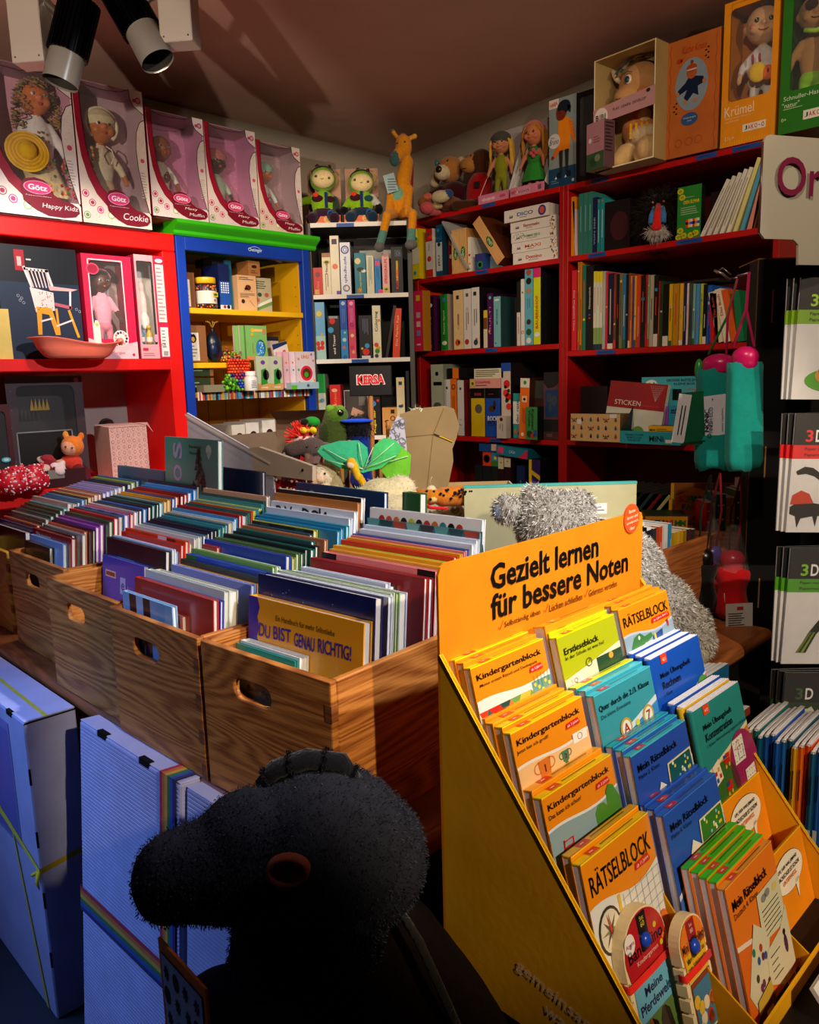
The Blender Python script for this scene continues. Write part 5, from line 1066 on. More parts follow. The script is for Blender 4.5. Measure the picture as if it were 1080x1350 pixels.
B2=[(-1.771,-1.748,.300,'d02030','red Das Magische'),(-1.744,-1.736,.329,'c87818',''),(-1.734,-1.726,.328,'d07c1c',''),(-1.722,-1.708,.315,'147a60',''),(-1.707,-1.674,.310,'0c0c10','wide black'),(-1.674,-1.661,.286,'88a85c','g'),(-1.661,-1.648,.284,'88a85c','g'),(-1.648,-1.635,.283,'88a85c','g'),(-1.635,-1.623,.282,'a8b0b0',''),(-1.622,-1.613,.279,'d82038',''),(-1.613,-1.590,.271,'101838',''),(-1.589,-1.578,.268,'7a3820',''),(-1.577,-1.566,.265,'0e0e14',''),(-1.565,-1.552,.267,'7a7a50',''),(-1.551,-1.539,.262,'2a7ab0',''),(-1.538,-1.529,.261,'10181a',''),(-1.528,-1.521,.264,'8a4a30',''),(-1.521,-1.514,.253,'e88a1c',''),(-1.513,-1.506,.251,'5a3a90',''),(-1.505,-1.496,.252,'e8a820',''),(-1.495,-1.480,.254,'e04820',''),(-1.479,-1.461,.251,'101c18',''),(-1.460,-1.453,.251,'c82030',''),(-1.452,-1.444,.249,'88a87c',''),(-1.443,-1.429,.248,'b8b49c',''),(-1.428,-1.411,.246,'1e1814',''),(-1.410,-1.405,.224,'b8201c',''),(-1.404,-1.393,.223,'244a24',''),(-1.392,-1.371,.212,'0c1008',''),(-1.370,-1.357,.210,'e8b818',''),(-1.354,-1.334,.209,'c8901c',''),(-1.331,-1.318,.208,'f0b81c',''),(-1.316,-1.306,.209,'2c1c60',''),(-1.305,-1.298,.206,'e4e0d8',''),(-1.297,-1.284,.205,'4a4a48',''),(-1.283,-1.274,.202,'78b8ac',''),(-1.271,-1.259,.201,'5098e0',''),(-1.256,-1.247,.200,'c8d42c',''),(-1.246,-1.233,.197,'101010',''),(-1.232,-1.217,.192,'1c60c0','')]
rng=random.Random(21)
for k,(x0,x1,h,c,t)in enumerate(B2):
 if t=='g':dc=sp(None,band=[(.86,1,'e8d820'),(.28,.86,'d8d8c8'),(0,.07,'14304a')],nb=1,bc='b87868',b0=.45,b1=.8)
 elif t=='wide black':dc=sp('Meisterstück','e0d8c8',.26,.22,.62,90,marks=[('s',.5,.38,.003,'d83a3a'),('s',.5,.42,.003,'3a6ad8')])
 elif k==0:dc=sp('Das Magische Haus','f0c8c8',.5,.3,.5,-90)
 else:dc=sp(None,nb=1,bc=rng.choice(['e8e0d0','1c1814','c8c0a8','d8483a']),b0=rng.uniform(.08,.3),b1=rng.uniform(.5,.9),band=[(0,rng.uniform(.06,.2),rng.choice(['e8e0d0','c83a2a','2a6a3a',c,c]))]if k%3 else None,marks=[('s',.5,rng.uniform(.2,.9),(x1-x0)*.3,rng.choice(['e8d83a','e8e0d8','3a9ad0']))]if k%2 else())
 bk(x0,x1,h,c,f'{cname(c)} spine book, {("from the left " + ORD[k]) if k < 20 else ("from the right " + ORD[39 - k])} of the long upright row',dc,z=.0885,g=GB2)
for k,(x,h,c,ln,n)in enumerate(((-1.212,.165,'d01820',-3,'red'),(-1.196,.163,'c81420',-5,'red'),(-1.190,.170,'e8dcb0',-12,'cream'),(-1.165,.178,'f0e0c8',-13,'cream and pink'),(-1.140,.175,'e06020',-14,'orange'),(-1.120,.165,'1a7a4a',-8,'green'))):
 bk(x,x+(.013 if k<2 else .022),h,c,f'{n} book leaning left, {ORD[k]} of six ending the long row',sp('Das Buch','b8502a',.4,.4,.7,90)if k in(2,3)else None,z=.0885,g=GB2,lean=ln,yo=-.01)
gbox((-1.47,2.70,EYE+.300),0,.25,.008,.16,'2a2420','dark flat book lying on top of the upright books',None,None,name='book',cat='book')
# craft boxes on the third shelf
def d_butter(o,fr,w,h):
 rng=random.Random(4)
 for i in range(6):
  for j in range(3):
   x=w*(.08+.165*i)+rng.uniform(-.004,.004);y=h*(.18+.3*j);k=(i+j*2)%4;c=['b8482a','2a6a8a','5a7a2a','8a2a4a','2a2a5a'][(i*2+j)%5]
   if k==0:
    for s in(-1,1):o.pol(fr,[(x,y),(x+s*.014,y+.009),(x+s*.012,y-.001)],c,1);o.pol(fr,[(x,y),(x+s*.010,y-.008),(x+s*.003,y-.008)],'2a2a30',1)
    o.rect(fr,x-.001,y-.007,x+.001,y+.006,'1c1410',2)
   else:
    o.disc(fr,x,y,.0045,.007,c,1,10);o.disc(fr,x,y+.008,.0025,.0025,'1c1810',1,8)
    for q in(-1,0,1):o.line(fr,[(x-.007,y+q*.004),(x+.007,y+q*.004)],.0006,'2a2018',1)
 o.rect(fr,w*.14,h*.62,w*.23,h*.80,'e8e8e4',3);o.rect(fr,w*.80,h*.86,w*.94,h,'e8e8e4',3)
m_=gbox((-1.742,2.60,EYE-.2545),0,.214,.104,.15,'d8b078','open craft paper box printed with butterflies and beetles',None,d_butter,'a07c4a','2a2018')
gbox((-1.775,2.72,EYE-.2545),0,.12,.205,.03,'120e0e','dark packet with a fine white outline behind the butterfly box',None,lambda o,fr,w,h:o.line(fr,[(w*.3,h*.3),(w*.45,h*.5),(w*.75,h*.38),(w*.7,h*.25)],.0008,'8a8480'))
def d_stick(o,fr,w,h):
 o.rect(fr,0,h*.54,w,h,'9a1418',1);o.rect(fr,w*.0,h*.535,w,h*.545,'e8d8c8',2)
 o.text(fr,'STICKEN',w*.36,h*.64,.018,'f0e8e0',w=w*.46,bold=.0);o.text(fr,'herzliche Grüße',w*.76,h*.62,.008,'d83a48',w=w*.3)
 for i in range(7):o.line(fr,[(w*(.72+.035*i),h*.96),(w*.83,h*.70)],.0007,'c0a8a8',2);o.line(fr,[(w*.7+.004*i,h*(.96-.035*i)),(w*.97-.004*i,h*(.96-.035*i))],.0006,'c0a8a8',2)
 o.disc(fr,w*.62,h*.14,.026,.026,'5a9a3a',2,20);o.arc(fr,w*.62,h*.14,.014,.002,'2a4a2a',3,200,340);
gbox((-1.640,2.66,EYE-.240),(-R(8),R(5),0),.235,.215,.02,'d8dccc','white and dark red embroidery kit leaning behind the butterfly box',None,d_stick)
r=root('craft_kit_display',(-1.519,2.585,EYE-.2545),0,'teal display carton of mini craft kits with raised printed back','display')
m=MB('1c8a9c');m.box((0,0,0),(.237,.004,.045),'28a0b0');fr=front(-.0004);m.text(fr,'MiNi',.145,.020,.020,'0c2430',w=.055,bold=.02);m.text(fr,'GRAND PLAISIR',.058,.032,.007,'0c3440',w=.075);m.text(fr,'DE BRICOLAGE',.058,.022,.007,'0c3440',w=.06);m.text(fr,'MINI BOITE',.058,.012,.007,'0c3440',w=.05);m.rect(fr,.18,.006,.205,.018,'e8e8e0',2)
m.box((0,.004,0),(.004,.15,.045),'145a68');m.box((.233,.004,0),(.237,.15,.045),'145a68');m.box((0,.004,0),(.237,.15,.003),'104850');m.add([(0,.004,.045),(0,.15,.045),(0,.15,.19)],[(0,1,2)],'10283c');m.obj('tray',PAPER,r)
m=MB('40b0c0');m.box((.0,.15,0),(.237,.154,.235),'48b4c4');fr=front(.1496);m.disc(fr,.04,.205,.026,.020,'f0f0e8',1,18)
for i,c in enumerate(['d83a2a','e8b020','2a6ac0','3a9a3a','8a3a9a']):m.disc(fr,.024+.009*i,.206+.004*(i%2),.005,.006,c,2,8)
m.text(fr,'GROSSER BASTELSPASS',.165,.222,.009,'0c3440',w=.13,bold=.01);m.text(fr,'KLEINE BOX',.17,.209,.008,'0c3440',w=.08,bold=.01)
m.disc(fr,.05,.165,.020,.013,'3a6ab0',2);m.disc(fr,.05,.168,.010,.009,'e08a9a',3);m.disc(fr,.10,.180,.016,.02,'e8e0c8',2);m.disc(fr,.10,.18,.009,.010,'3a8a4a',3);m.rect(fr,.125,.15,.16,.19,'101418',2);m.arc(fr,.195,.175,.018,.002,'d83a4a',2);m.arc(fr,.215,.18,.010,.0015,'e8a03a',2);m.obj('header_card',PAPER,r)
Gm='small craft kits in the teal display carton'
for k,(x,c,c2,n)in enumerate(((.050,'a050c0','d83a5a','purple'),(.135,'2898c0','e07a2a','blue'))):
 gbox((-1.519+x,2.69,EYE-.250),0,.083,.125,.03,c,f'{n} craft kit box in the teal display carton',Gm,lambda o,fr,w,h,c2=c2:(o.rect(fr,w*.1,h*.80,w*.9,h*.83,'201430'),o.disc(fr,w*.5,h*.92,.016,.004,'181020'),o.disc(fr,w*.5,h*.62,.014,.010,'f0ece0'),o.text(fr,'MINI',w*.25,h*.88,.008,'201430',bold=.02),o.disc(fr,w*.3,h*.25,.018,.016,c2),o.bars(fr,w*.1,h*.42,w*.8,h*.47,1,'301838',random.Random(2))))
gbox((-1.430,2.63,EYE-.222),(0,0,R(3)),.105,.030,.05,'f0b41c','yellow edged craft kit lying in the teal display carton',Gm,lambda o,fr,w,h:(o.text(fr,'MINI',w*.15,h*.5,.008,'2a2008',bold=.02),o.bars(fr,w*.3,h*.3,w*.9,h*.7,2,'6a4a08',random.Random(1))),'2a1c08','1c1408')
# ---- narrow case in the corner
def wloc(s,dep=3.315):p=fl*dep+rl*s;return p
def rowW(z,items,group):
 for it in items:
  s0,s1,h,col,side,label,deco=it[:7];dd=it[7]if len(it)>7 else .17;ln=it[8]if len(it)>8 else 0;p=wloc(s0)
  gbox((p.x,p.y,EYE+z),(0,R(ln),WR),s1-s0-.001,h,dd,col,label,group,deco,side)
GW='games in the narrow black and white bookcase'
rowW(.3445,[
 (-.366,-.324,.108,'c01818','6a0c10','small dark red box at the left of the upper white-edged shelf',sp('Krimi','e8702a',.4,.25,.3,90,marks=[('s',.4,.12,.009,'c8a83a'),('o',.5,.75,.010,'7a1418')],bold=.02)),
 (-.326,-.291,.164,'e0d4b8','b8a888','beige box with yellow emblem and brown top',sp('Haus','2a2a24',.25,.3,.62,90,band=[(.90,1,'a06a38')],marks=[('e',.55,.78,.014,'e0b020'),('e',.55,.78,.009,'1c6a3a')],nb=2,bc='8a8068',b0=.1,b1=.5)),
 (-.291,-.255,.230,'e4dcc4','b8ae90','tall cream box with a pink and orange semicircle',sp(None,marks=[('s',.5,.90,.010,'3a2048'),('o',.5,.48,.011,'e0704a'),('s',.8,.03,.008,'6a3a9a')],nb=0)),
 (-.252,-.210,.203,'dfe4f2','a8acb8','white box with blue rings and lettering',sp('spirograph','2a4a9a',.50,.34,.48,-90,marks=[('r',.5,.86,.014,'5a3a8a'),('r',.5,.86,.007,'2a8ac0'),('r',.5,.12,.012,'2a90c8'),('r',.6,.12,.010,'e8802a')],bold=.01)),
 (-.195,-.149,.161,'187a90','0c4450','teal box with yellow lettering and a penguin',sp('Captain','d8d020',.45,.2,.3,90,marks=[('o',.3,.80,.012,'e0d0a0'),('e',.5,.60,.014,'201c1c'),('e',.8,.56,.010,'e8e8e0'),('s',.4,.08,.009,'b87818')])),
 (-.147,-.116,.150,'dcdcc8','a0a090','pale grey-green box with fine print',sp(None,nb=3,bc='7a8a6a',b0=.08,b1=.95)),
 (-.114,-.089,.134,'1884d0','0c4a80','bright blue box with a pink square',sp(None,marks=[('s',.5,.88,.009,'e84880'),('s',.9,.05,.009,'e84880')],nb=2,bc='105a98',b0=.3,b1=.75)),
 (-.083,-.054,.158,'e8b8b8','9a6a6a','pale pink box with red lettering',sp('SPRINGRAUPE','e01c38',.62,.42,.55,90,marks=[('s',.5,.10,.010,'d8c020'),('e',.5,.10,.007,'1c6a3a')],bold=.02)),
 (-.046,.001,.180,'0c0a0c','060506','black box with red and yellow lettering',sp('KidzLabs','e01c20',.42,.22,.30,90,marks=[('s',.6,.86,.013,'3a4a58'),('r',.6,.86,.006,'a8c0d0')],nb=1,bc='c8a81c',b0=.2,b1=.7,bold=.02))],GW)
p=wloc(-.18,3.45);gbox((p.x,p.y,EYE+.3445),(0,0,WR),.14,.19,.05,'a8a8a4','grey box standing behind the row of small games',GW)
rowW(.0855,[
 (-.369,-.324,.231,'6aaede','4a7aa0','light blue box with a yellow sun and red butterfly',lambda o,fr,w,h:(o.rect(fr,0,0,w,h*.42,'a8d0c8'),o.disc(fr,w*.5,h*.80,.011,.011,'e8c818',2),*[o.line(fr,[(w*.5+.013*math.cos(a),h*.80+.013*math.sin(a)),(w*.5+.018*math.cos(a),h*.80+.018*math.sin(a))],.0016,'e8c818',2)for a in[k*math.pi/5 for k in range(10)]],o.disc(fr,w*.7,h*.44,.005,.006,'e0a818',2),*[o.disc(fr,w*(.5+dx),h*.25+dy,.008,.010,'d8281c',2)for dx,dy in((-.2,.008),(.2,.010),(-.15,-.010),(.18,-.008))])),
 (-.314,-.264,.175,'12101c','0a080e','black box with bold white vertical lettering and red figure',sp('und Tresor','e8e4e0',.45,.20,.35,90,marks=[('o',.4,.88,.012,'d82018'),('o',.25,.68,.012,'3aa0d8'),('b',.5,.97,.018,'9a9aa0')],nb=0,bold=.02)),
 (-.262,-.232,.238,'1450b8','0c2c68','blue sea animals box',sp(None,band=[(0,.5,'2a88c8')],marks=[('o',.5,.33,.008,'b8d8e8'),('o',.4,.20,.006,'e05a5a'),('o',.6,.45,.005,'8ad0e0'),('o',.5,.03,.010,'1c60a0'),('o',.5,.94,.008,'a8c8f0')],nb=3,bc='5a90e0',b0=.6,b1=.85)),
 (-.229,-.199,.237,'d02880','8a1450','pink box with small animal pictures',sp(None,band=[(0,.5,'d8486a')],marks=[('o',.5,.40,.007,'e8d8a0'),('r',.5,.58,.006,'5a1030'),('o',.4,.2,.008,'c82a50'),('o',.6,.12,.007,'e8a070'),('o',.5,.94,.008,'f0b0d0')],nb=3,bc='f080b8',b0=.62,b1=.86)),
 (-.186,-.133,.174,'141420','0a0a10','black box with a blue globe and red figure',sp(None,marks=[('o',.6,.30,.010,'3a9ad8'),('o',.5,.16,.014,'d8281c'),('o',.2,.24,.005,'d8c020'),('b',.5,.04,.018,'d8d4e0')],nb=4,bc='6a7090',b0=.45,b1=.92)),
 (-.130,-.096,.212,'e4e2c8','a8a890','white box with black script lettering and bright animals',sp('Coloring','181814',.38,.42,.70,90,marks=[('o',.4,.26,.009,'d8401c'),('o',.6,.20,.009,'e0a820'),('o',.5,.14,.010,'3a8a2a'),('o',.4,.05,.008,'2a3a5a'),('o',.8,.72,.005,'e8801c')],bold=.01)),
 (-.083,-.070,.215,'20141a','100a0c','thin dark book leaning right beside the orange one',None,.15,11),
 (-.052,-.022,.200,'d8401c','8a2010','red-orange spine book leaning right',sp('Das Perlen Rad','f0c080',.6,.3,.55,90),.15,4)],GW)
rowW(-.2305,[
 (-.372,-.334,.259,'c8ccb4','8a8c7a','tall box with green top and bird picture',sp('Igel','3a4a6a',.2,.4,.12,90,band=[(.70,1,'18a040')],marks=[('o',.6,.58,.009,'4a9ac0'),('o',.35,.57,.007,'c89050')])),
 (-.317,-.272,.108,'c01818','6a0c10','small dark red box, lower of two, beside the bird box',sp('Krimi','e8702a',.4,.25,.3,90)),
 (-.158,-.108,.160,'0c0e14','06080a','black box with yellow lettering behind the sign post',sp('Magie der','e8d818',.60,.24,.36,90,marks=[('o',.4,.82,.012,'3a8ad0'),('o',.8,.9,.006,'d83020')],bold=.02)),
 (-.102,-.039,.114,'d89a50','8a5c28','light wood coloured box with black pictograms',sp(None,marks=[('s',.7,.85,.008,'201408'),('r',.7,.6,.009,'402810'),('e',.3,.5,.009,'201408'),('b',.3,.3,.008,'603c14')])),
 (-.040,-.006,.236,'e4d8b0','a89c78','cream box with coloured bird pictures',sp(None,marks=[('s',.5,.90,.007,'3a3a34'),('e',.5,.50,.010,'1c4a70'),('o',.7,.52,.004,'d83a2a'),('e',.5,.28,.012,'d8a020'),('o',.3,.3,.005,'c83a2a'),('o',.6,.12,.006,'2a8a8a')]),.17),
 (.000,.014,.262,'181418','0c0a0c','thin black book at the right end of the sign shelf',None)],GW)
p=wloc(-.317);gbox((p.x,p.y,EYE-.122),(0,0,WR),.044,.105,.16,'c41a1a','small dark red box, upper of two, beside the bird box',GW,sp('Krimi','e8702a',.45,.25,.45,90,marks=[('s',.4,.14,.009,'c8a83a'),('e',.45,.78,.012,'e8a080')],bold=.02))
p=wloc(-.266,3.40);gbox((p.x,p.y,EYE-.2305),(0,0,WR),.104,.189,.04,'4a4440','framed dark box with a wooden block picture',GW,lambda o,fr,w,h:(o.line(fr,[(.002,.002),(w-.002,.002),(w-.002,h-.002),(.002,h-.002),(.002,.002)],.003,'c8c4bc',1),o.pol(fr,[(w*.25,h*.45),(w*.35,h*.62),(w*.82,h*.50),(w*.72,h*.34)],'c89a80',2),o.rect(fr,w*.6,h*.65,w*.85,h*.85,'7a7470',2)))
# the dark, lower parts of the cupboards hold plain boxes too
# ================================================================ dolls, plush toys and their boxes
LW=R(90)
def eye(m,x,y,z,r,c='1a100c',white=None,fwd=(0,-1,0)):
 if white:m.ell((x,y+r*.12,z),(r*.85,r*.42,r*.55),white,12,7);m.ell((x,y-r*.16,z),(r*.52,r*.26,r*.52),c,12,7);m.ell((x-r*.16,y-r*.40,z+r*.2),r*.10,'f8f8f8',6,5)
 else:m.ell((x,y,z),(r,r*.5,r),c,10,7);m.ell((x-r*.3,y-r*.45,z+r*.35),r*.22,'f4f4f4',6,5)
def doll(loc,rz,H,label,skin='c87848',top='f0ece4',bottom='e8d0a8',shoe='f0e8e0',hair=None,style='cap',hat=None,hr=.115,cat='doll',group=None,eyec='2a1810',white='f0e8e0',smile='b84038',skirt=None,sleeve=None,name='doll',mat=None,arm=((-.6,-.25),(.6,-.25)),extra=None,long=True,belly=1,cheeks=None,legs=True,tilt=0):
 r=root(name,loc,(0,R(tilt),rz),label,cat,group);mat=mat or SKIN;sl=sleeve or top
 hz=H*(1-hr);R_=H*hr;sh=hz-R_*1.35;hip=H*.36
 P=[('e',(0,0,(sh+hip)/2+H*.01),(H*.105*belly,H*.075*belly,(sh-hip)/2+H*.05),top),('c',(0,0,sh-H*.01),(0,0,hz-R_*.6),H*.036,H*.036,skin),
  ('e',(0,0,hip),(H*.10*belly,H*.075,H*.065),bottom)]
 for s,(ax,az)in zip((-1,1),arm):
  a=(s*H*.085,0,sh-H*.035);b=(s*H*.16,-H*.02,(sh+hip)/2+H*.01);c=(b[0]+ax*s*-0+s*H*.03,-H*.07,b[2]-H*.12*(1 if az<0 else-1))
  P+=[('c',a,b,H*.040,H*.034,sl),('c',b,((b[0]+c[0])/2,(b[1]+c[1])/2,(b[2]+c[2])/2),H*.033,H*.030,sl if long else skin),('c',((b[0]+c[0])/2,(b[1]+c[1])/2,(b[2]+c[2])/2),c,H*.027,H*.023,skin),('e',(c[0],c[1],c[2]-H*.012),(H*.024,H*.018,H*.03),skin)]
 if legs:
  for s in(-1,1):P+=[('c',(s*H*.05,0,hip),(s*H*.065,-H*.01,H*.18),H*.05,H*.038,bottom),('c',(s*H*.065,-H*.01,H*.18),(s*H*.065,0,H*.05),H*.036,H*.028,bottom if not skirt else skin),('e',(s*H*.068,-H*.025,H*.025),(H*.032,H*.055,H*.026),shoe)]
 blob('body',P,mat if mat is not SKIN else CLOTH,r,H*.012)
 hd=[('e',(0,0,hz),(R_*.92,R_*.92,R_),skin),('e',(0,-R_*.35,hz-R_*.38),(R_*.62,R_*.5,R_*.45),skin),('e',(0,-R_*.93,hz-R_*.15),(R_*.13,R_*.14,R_*.12),skin)]
 for s in(-1,1):hd+=[('e',(s*R_*.92,0,hz-R_*.1),(R_*.13,R_*.2,R_*.24),skin),('e',(s*R_*.42,-R_*.62,hz-R_*.32),(R_*.3,R_*.25,R_*.27),skin)]
 h=blob('head',hd,mat,r,H*.010)
 m=MB()
 for s in(-1,1):
  eye(m,s*R_*.34,-R_*.84,hz+R_*.04,R_*(.19 if white else .13),eyec,white)
  if white:m.tube([(s*R_*.18,-R_*.89,hz+R_*.33),(s*R_*.36,-R_*.85,hz+R_*.38),(s*R_*.52,-R_*.76,hz+R_*.32)],R_*.012,5,'3a2418')
  if cheeks:m.ell((s*R_*.52,-R_*.80,hz-R_*.28),(R_*.15,R_*.06,R_*.1),cheeks,10,6)
 m.obj('eyes',PLAST,r)
 m=MB(smile)
 if white:m.ell((0,-R_*.88,hz-R_*.46),(R_*.16,R_*.1,R_*.055),smile,10,6);m.ell((0,-R_*.87,hz-R_*.54),(R_*.11,R_*.09,R_*.05),smile,10,6)
 else:m.tube([(R_*.30*math.sin(t),-R_*(.92-.1*abs(math.sin(t))),hz-R_*(.28+.22*math.cos(t)))for t in[(-1+i/4)for i in range(9)]],R_*.025,5,smile)
 m.obj('mouth',PLAST,r)
 if hair:
  if style=='cap':blob('hair',[('e',(0,R_*.14,hz+R_*.18),(R_*1.0,R_*.98,R_*.98),hair),('e',(0,-R_*.35,hz+R_*.72),(R_*.7,R_*.4,R_*.3),hair)],PLUSH,r,H*.012)
  else:
   rng=random.Random(int(H*1e4));m=MB(hair)
   if style=='curls':
    for _ in range(230):
     t=rng.uniform(0,2*math.pi);u=rng.uniform(-1.0,1);q=math.sqrt(max(0,1-min(1,abs(u))**2));rr=R_*1.12;z=hz+u*R_*1.05
     if u<-.2:q=1.12
     x,y=rr*q*math.cos(t),rr*q*math.sin(t)
     if y<-R_*.35 and u<.62 and abs(x)<R_*.82:continue
     z+=(-R_*.9*rng.random()if u<-.3 else 0);s=R_*rng.uniform(.13,.2);k=10;a0=rng.uniform(0,6)
     m.tube([(x+s*math.cos(a0+i*.9),y+s*math.sin(a0+i*.9),z-i*R_*.045+R_*.1)for i in range(k)],R_*.035,4,rng.choice([hair,'8a6430','4a3418','a88848']))
    m.ell((0,R_*.12,hz+R_*.10),(R_*.98,R_*.96,R_*.98),'3a2814')
   elif style in('long','braids'):
    m.ell((0,R_*.14,hz+R_*.14),(R_*1.03,R_*1.0,R_*1.0),hair)
    for s in(-1,1):
     for i in range(5):m.tube([(s*R_*(.55+.1*i),-R_*(.55-.18*i),hz+R_*.62),(s*R_*(1.02+.02*i),-R_*(.3-.18*i),hz),(s*R_*(1.08+.04*i),-R_*(.2-.15*i),hz-R_*1.2),(s*R_*(1.0+.06*i),-R_*.2,hz-R_*(1.9+.15*i))],[R_*.13,R_*.15,R_*.14,R_*.05],6,hair)
   m.obj('hair',PLUSH,r)
 if hat:
  blob('hat',[('e',(0,R_*.10,hz+R_*.34),(R_*1.08,R_*1.08,R_*.86),hat),('e',(0,-R_*.1,hz+R_*.42),(R_*1.06,R_*.98,R_*.26),hat)],CLOTH,r,H*.012)
 if skirt:
  m=MB(skirt);n=22;pr=[(H*.085,hip+H*.10),(H*.13,hip),(H*.19,hip-H*.16),(H*.20,hip-H*.2)]
  vs=[]
  for rr,z in pr:
   for i in range(n):t=2*math.pi*i/n;k=rr*(1+.09*math.sin(t*7)*(rr>H*.1));vs.append((k*math.cos(t),k*.62*math.sin(t),z))
  m.add(vs,[(j*n+i,j*n+(i+1)%n,(j+1)*n+(i+1)%n,(j+1)*n+i)for j in range(3)for i in range(n)],None,None,True);m.obj('skirt',CLOTH,r)
 if extra:extra(r,H,hz,R_,sh,hip)
 return r

# ---- the row of boxed dolls on the left wall
def doll_box(Y0,w,h,z0,script,label,k,small=False,lean=0,panel='e8dcd8',inner='d89ab0',X=-2.575,D=.13,yaw=0):
 r=root('doll_box',(X,Y0,EYE+z0),(0,0,LW+R(yaw)),label,'box','open fronted doll boxes along the left wall')
 t=.003;rng=random.Random(k)
 m=MB(inner);m.box((0,D-t,0),(w,D,h),inner);fr=front(D-t-.0002)
 for i in range(9):
  for j in range(int(h/.022)):m.disc(fr,w*(.08+.105*i)+(.008 if j%2 else 0),.012+j*.022,.0013,.0013,'f0d8e0',1,5)
 m.box((t,.03,0),(w-t,D-t,t),'b87890');m.box((t,.012,h-t),(w-t,D-t,h),'a87888');m.obj('back_panel',PAPER,r)
 m=MB('8a0c2c');m.box((0,0,0),(t,D,h),'8a0c2c');m.obj('side_panel',PAPER,r)
 m=MB(panel);m.box((w-t,0,0),(w,D,h),None,None,[panel,panel,panel,'7a0c28',panel,inner]);m.obj('side_panel',PAPER,r)
 fr=front(0);m=MB(panel)
 cv=[(.085,1),(.09,.72),(.125,.52),(.19,.38),(.29,.27),(.42,.19),(.60,.15)];ci=[(.0,1),(.012,.66),(.05,.46),(.12,.32),(.22,.21),(.36,.13),(.60,.09)]
 S=lambda L:[(x*w,y*h)for x,y in L]
 for(a,b),(c,d)in zip(zip(S(cv),S(ci)),list(zip(S(cv),S(ci)))[1:]):m.pol(fr,[b,a,c,d],'98102e',1)
 low=S(ci)
 for i in range(len(low)-1):m.pol(fr,[(low[i][0],0),(low[i+1][0],0),low[i+1],low[i]],panel,1)
 m.pol(fr,S([(.60,0),(1,0),(1,.12),(.60,.12)]),panel,1)
 st=S([(1,.80),(.93,.775),(.87,.70),(.845,.58),(.86,.44),(.91,.28),(.98,.12),(1,.10)])
 pn=panel if not small else 'd8ccc8'
 for i in range(len(st)-1):m.pol(fr,[st[i],(w,st[i][1]),(w,st[i+1][1]),st[i+1]],pn,1)
 m.line(fr,st[:-1],.0022,'2a0a14',3);m.line(fr,S(cv),.0012,'3a0814',3)
 m.pol(fr,S([(1,1),(.80,1),(.81,.935),(.86,.885),(.93,.86),(1,.835)]),panel,1);m.line(fr,S([(.80,1),(.81,.935),(.86,.885),(.93,.86),(1,.835)]),.0022,'2a0a14',3)
 m.line(fr,S([(.085,.98),(.2,.955),(.45,.95),(.68,.965),(.80,.995)]),.0018,'3a2028',3)
 m.disc(fr,w*.93,h*.93,w*.042,w*.042,'8a1c40',3);m.disc(fr,w*.93,h*.93,w*.028,w*.028,'e89ab8',4);m.disc(fr,w*.87,h*.925,w*.025,w*.025,'c83a6a',4)
 for i in range(40):  # fine dot print
  x,y=rng.uniform(.02,.98),rng.uniform(.01,.10);m.disc(fr,x*w,y*h,.0014,.0014,'d8a8b4',2,5)
 for i in range(26):x,y=rng.uniform(.88,.99),rng.uniform(.5,.76);m.disc(fr,x*w,y*h,.0012,.0012,'c8a0a8',2,5)
 m.disc(fr,w*.93,h*.50,w*.03,w*.03,'d8487a',3);m.bars(fr,w*.885,h*.22,w*.985,h*.42,10,'b8a8a4',rng,3)
 for i,(x,y,c,c2)in enumerate(((.06,.205,'c83a6a','f0c8d4'),(.145,.145,'b02a4a','f4dcd8'),(.25,.10,'d83a80','f0a8c8'),(.06,.055,'6a9a4a','f4ead0'),(.40,.070,'8ac04a','e8f4d0'))):
  if small and i==4 and k==3:continue
  m.disc(fr,x*w,y*h,w*.048,w*.048,c,4,16);m.disc(fr,x*w,y*h,w*.038,w*.038,'f0dce0',5,16);m.disc(fr,x*w,y*h,w*.026,w*.026,c2 if c2[0]!='f' else c,6,12)
 lab=[(.36,.10),(.34,.19),(.39,.245),(.50,.262),(.60,.25),(.67,.215),(.70,.16),(.78,.13),(.90,.115),(.97,.09),(.98,.055),(.93,.025),(.80,.010),(.62,.012),(.50,.04),(.42,.07)]
 m.pol(fr,S(lab),'7a0c26',6);m.disc(fr,w*.525,h*.195,w*.155,h*.045,'f0a0c0',7,24);m.disc(fr,w*.525,h*.195,w*.145,h*.041,'d83a7c',8,24)
 m.text(fr,'Götz',w*.525,h*.195,h*.038,'f8e8f0',w=w*.21,bold=.03,lvl=9)
 m.text(fr,'Puppenmanufaktur',w*.53,h*.138,h*.010,'e8c0c8',w=w*.28,lvl=8)
 if '|' in script:
  a,b=script.split('|');m.text(fr,a,w*.68,h*.105,h*.030,'f0e0e4',w=w*.22,shear=.2,lvl=8);m.text(fr,b,w*.78,h*.055,h*.030,'f0e0e4',w=w*.27,shear=.2,lvl=8)
 else:m.text(fr,script,w*.76,h*.075,h*(.048 if len(script)<8 else .040),'f0e0e4',w=w*(.37 if len(script)<8 else .40),shear=.2,lvl=8)
 m.obj('front_card',PAPER,r)
 f=MB();f.add([(t,.004,t),(w-t,.004,t),(w-t,.004,h-t),(t,.004,h-t)],[(0,1,2,3)]);f.obj('clear_window',FILM,r)
 return r
ZS=.5175
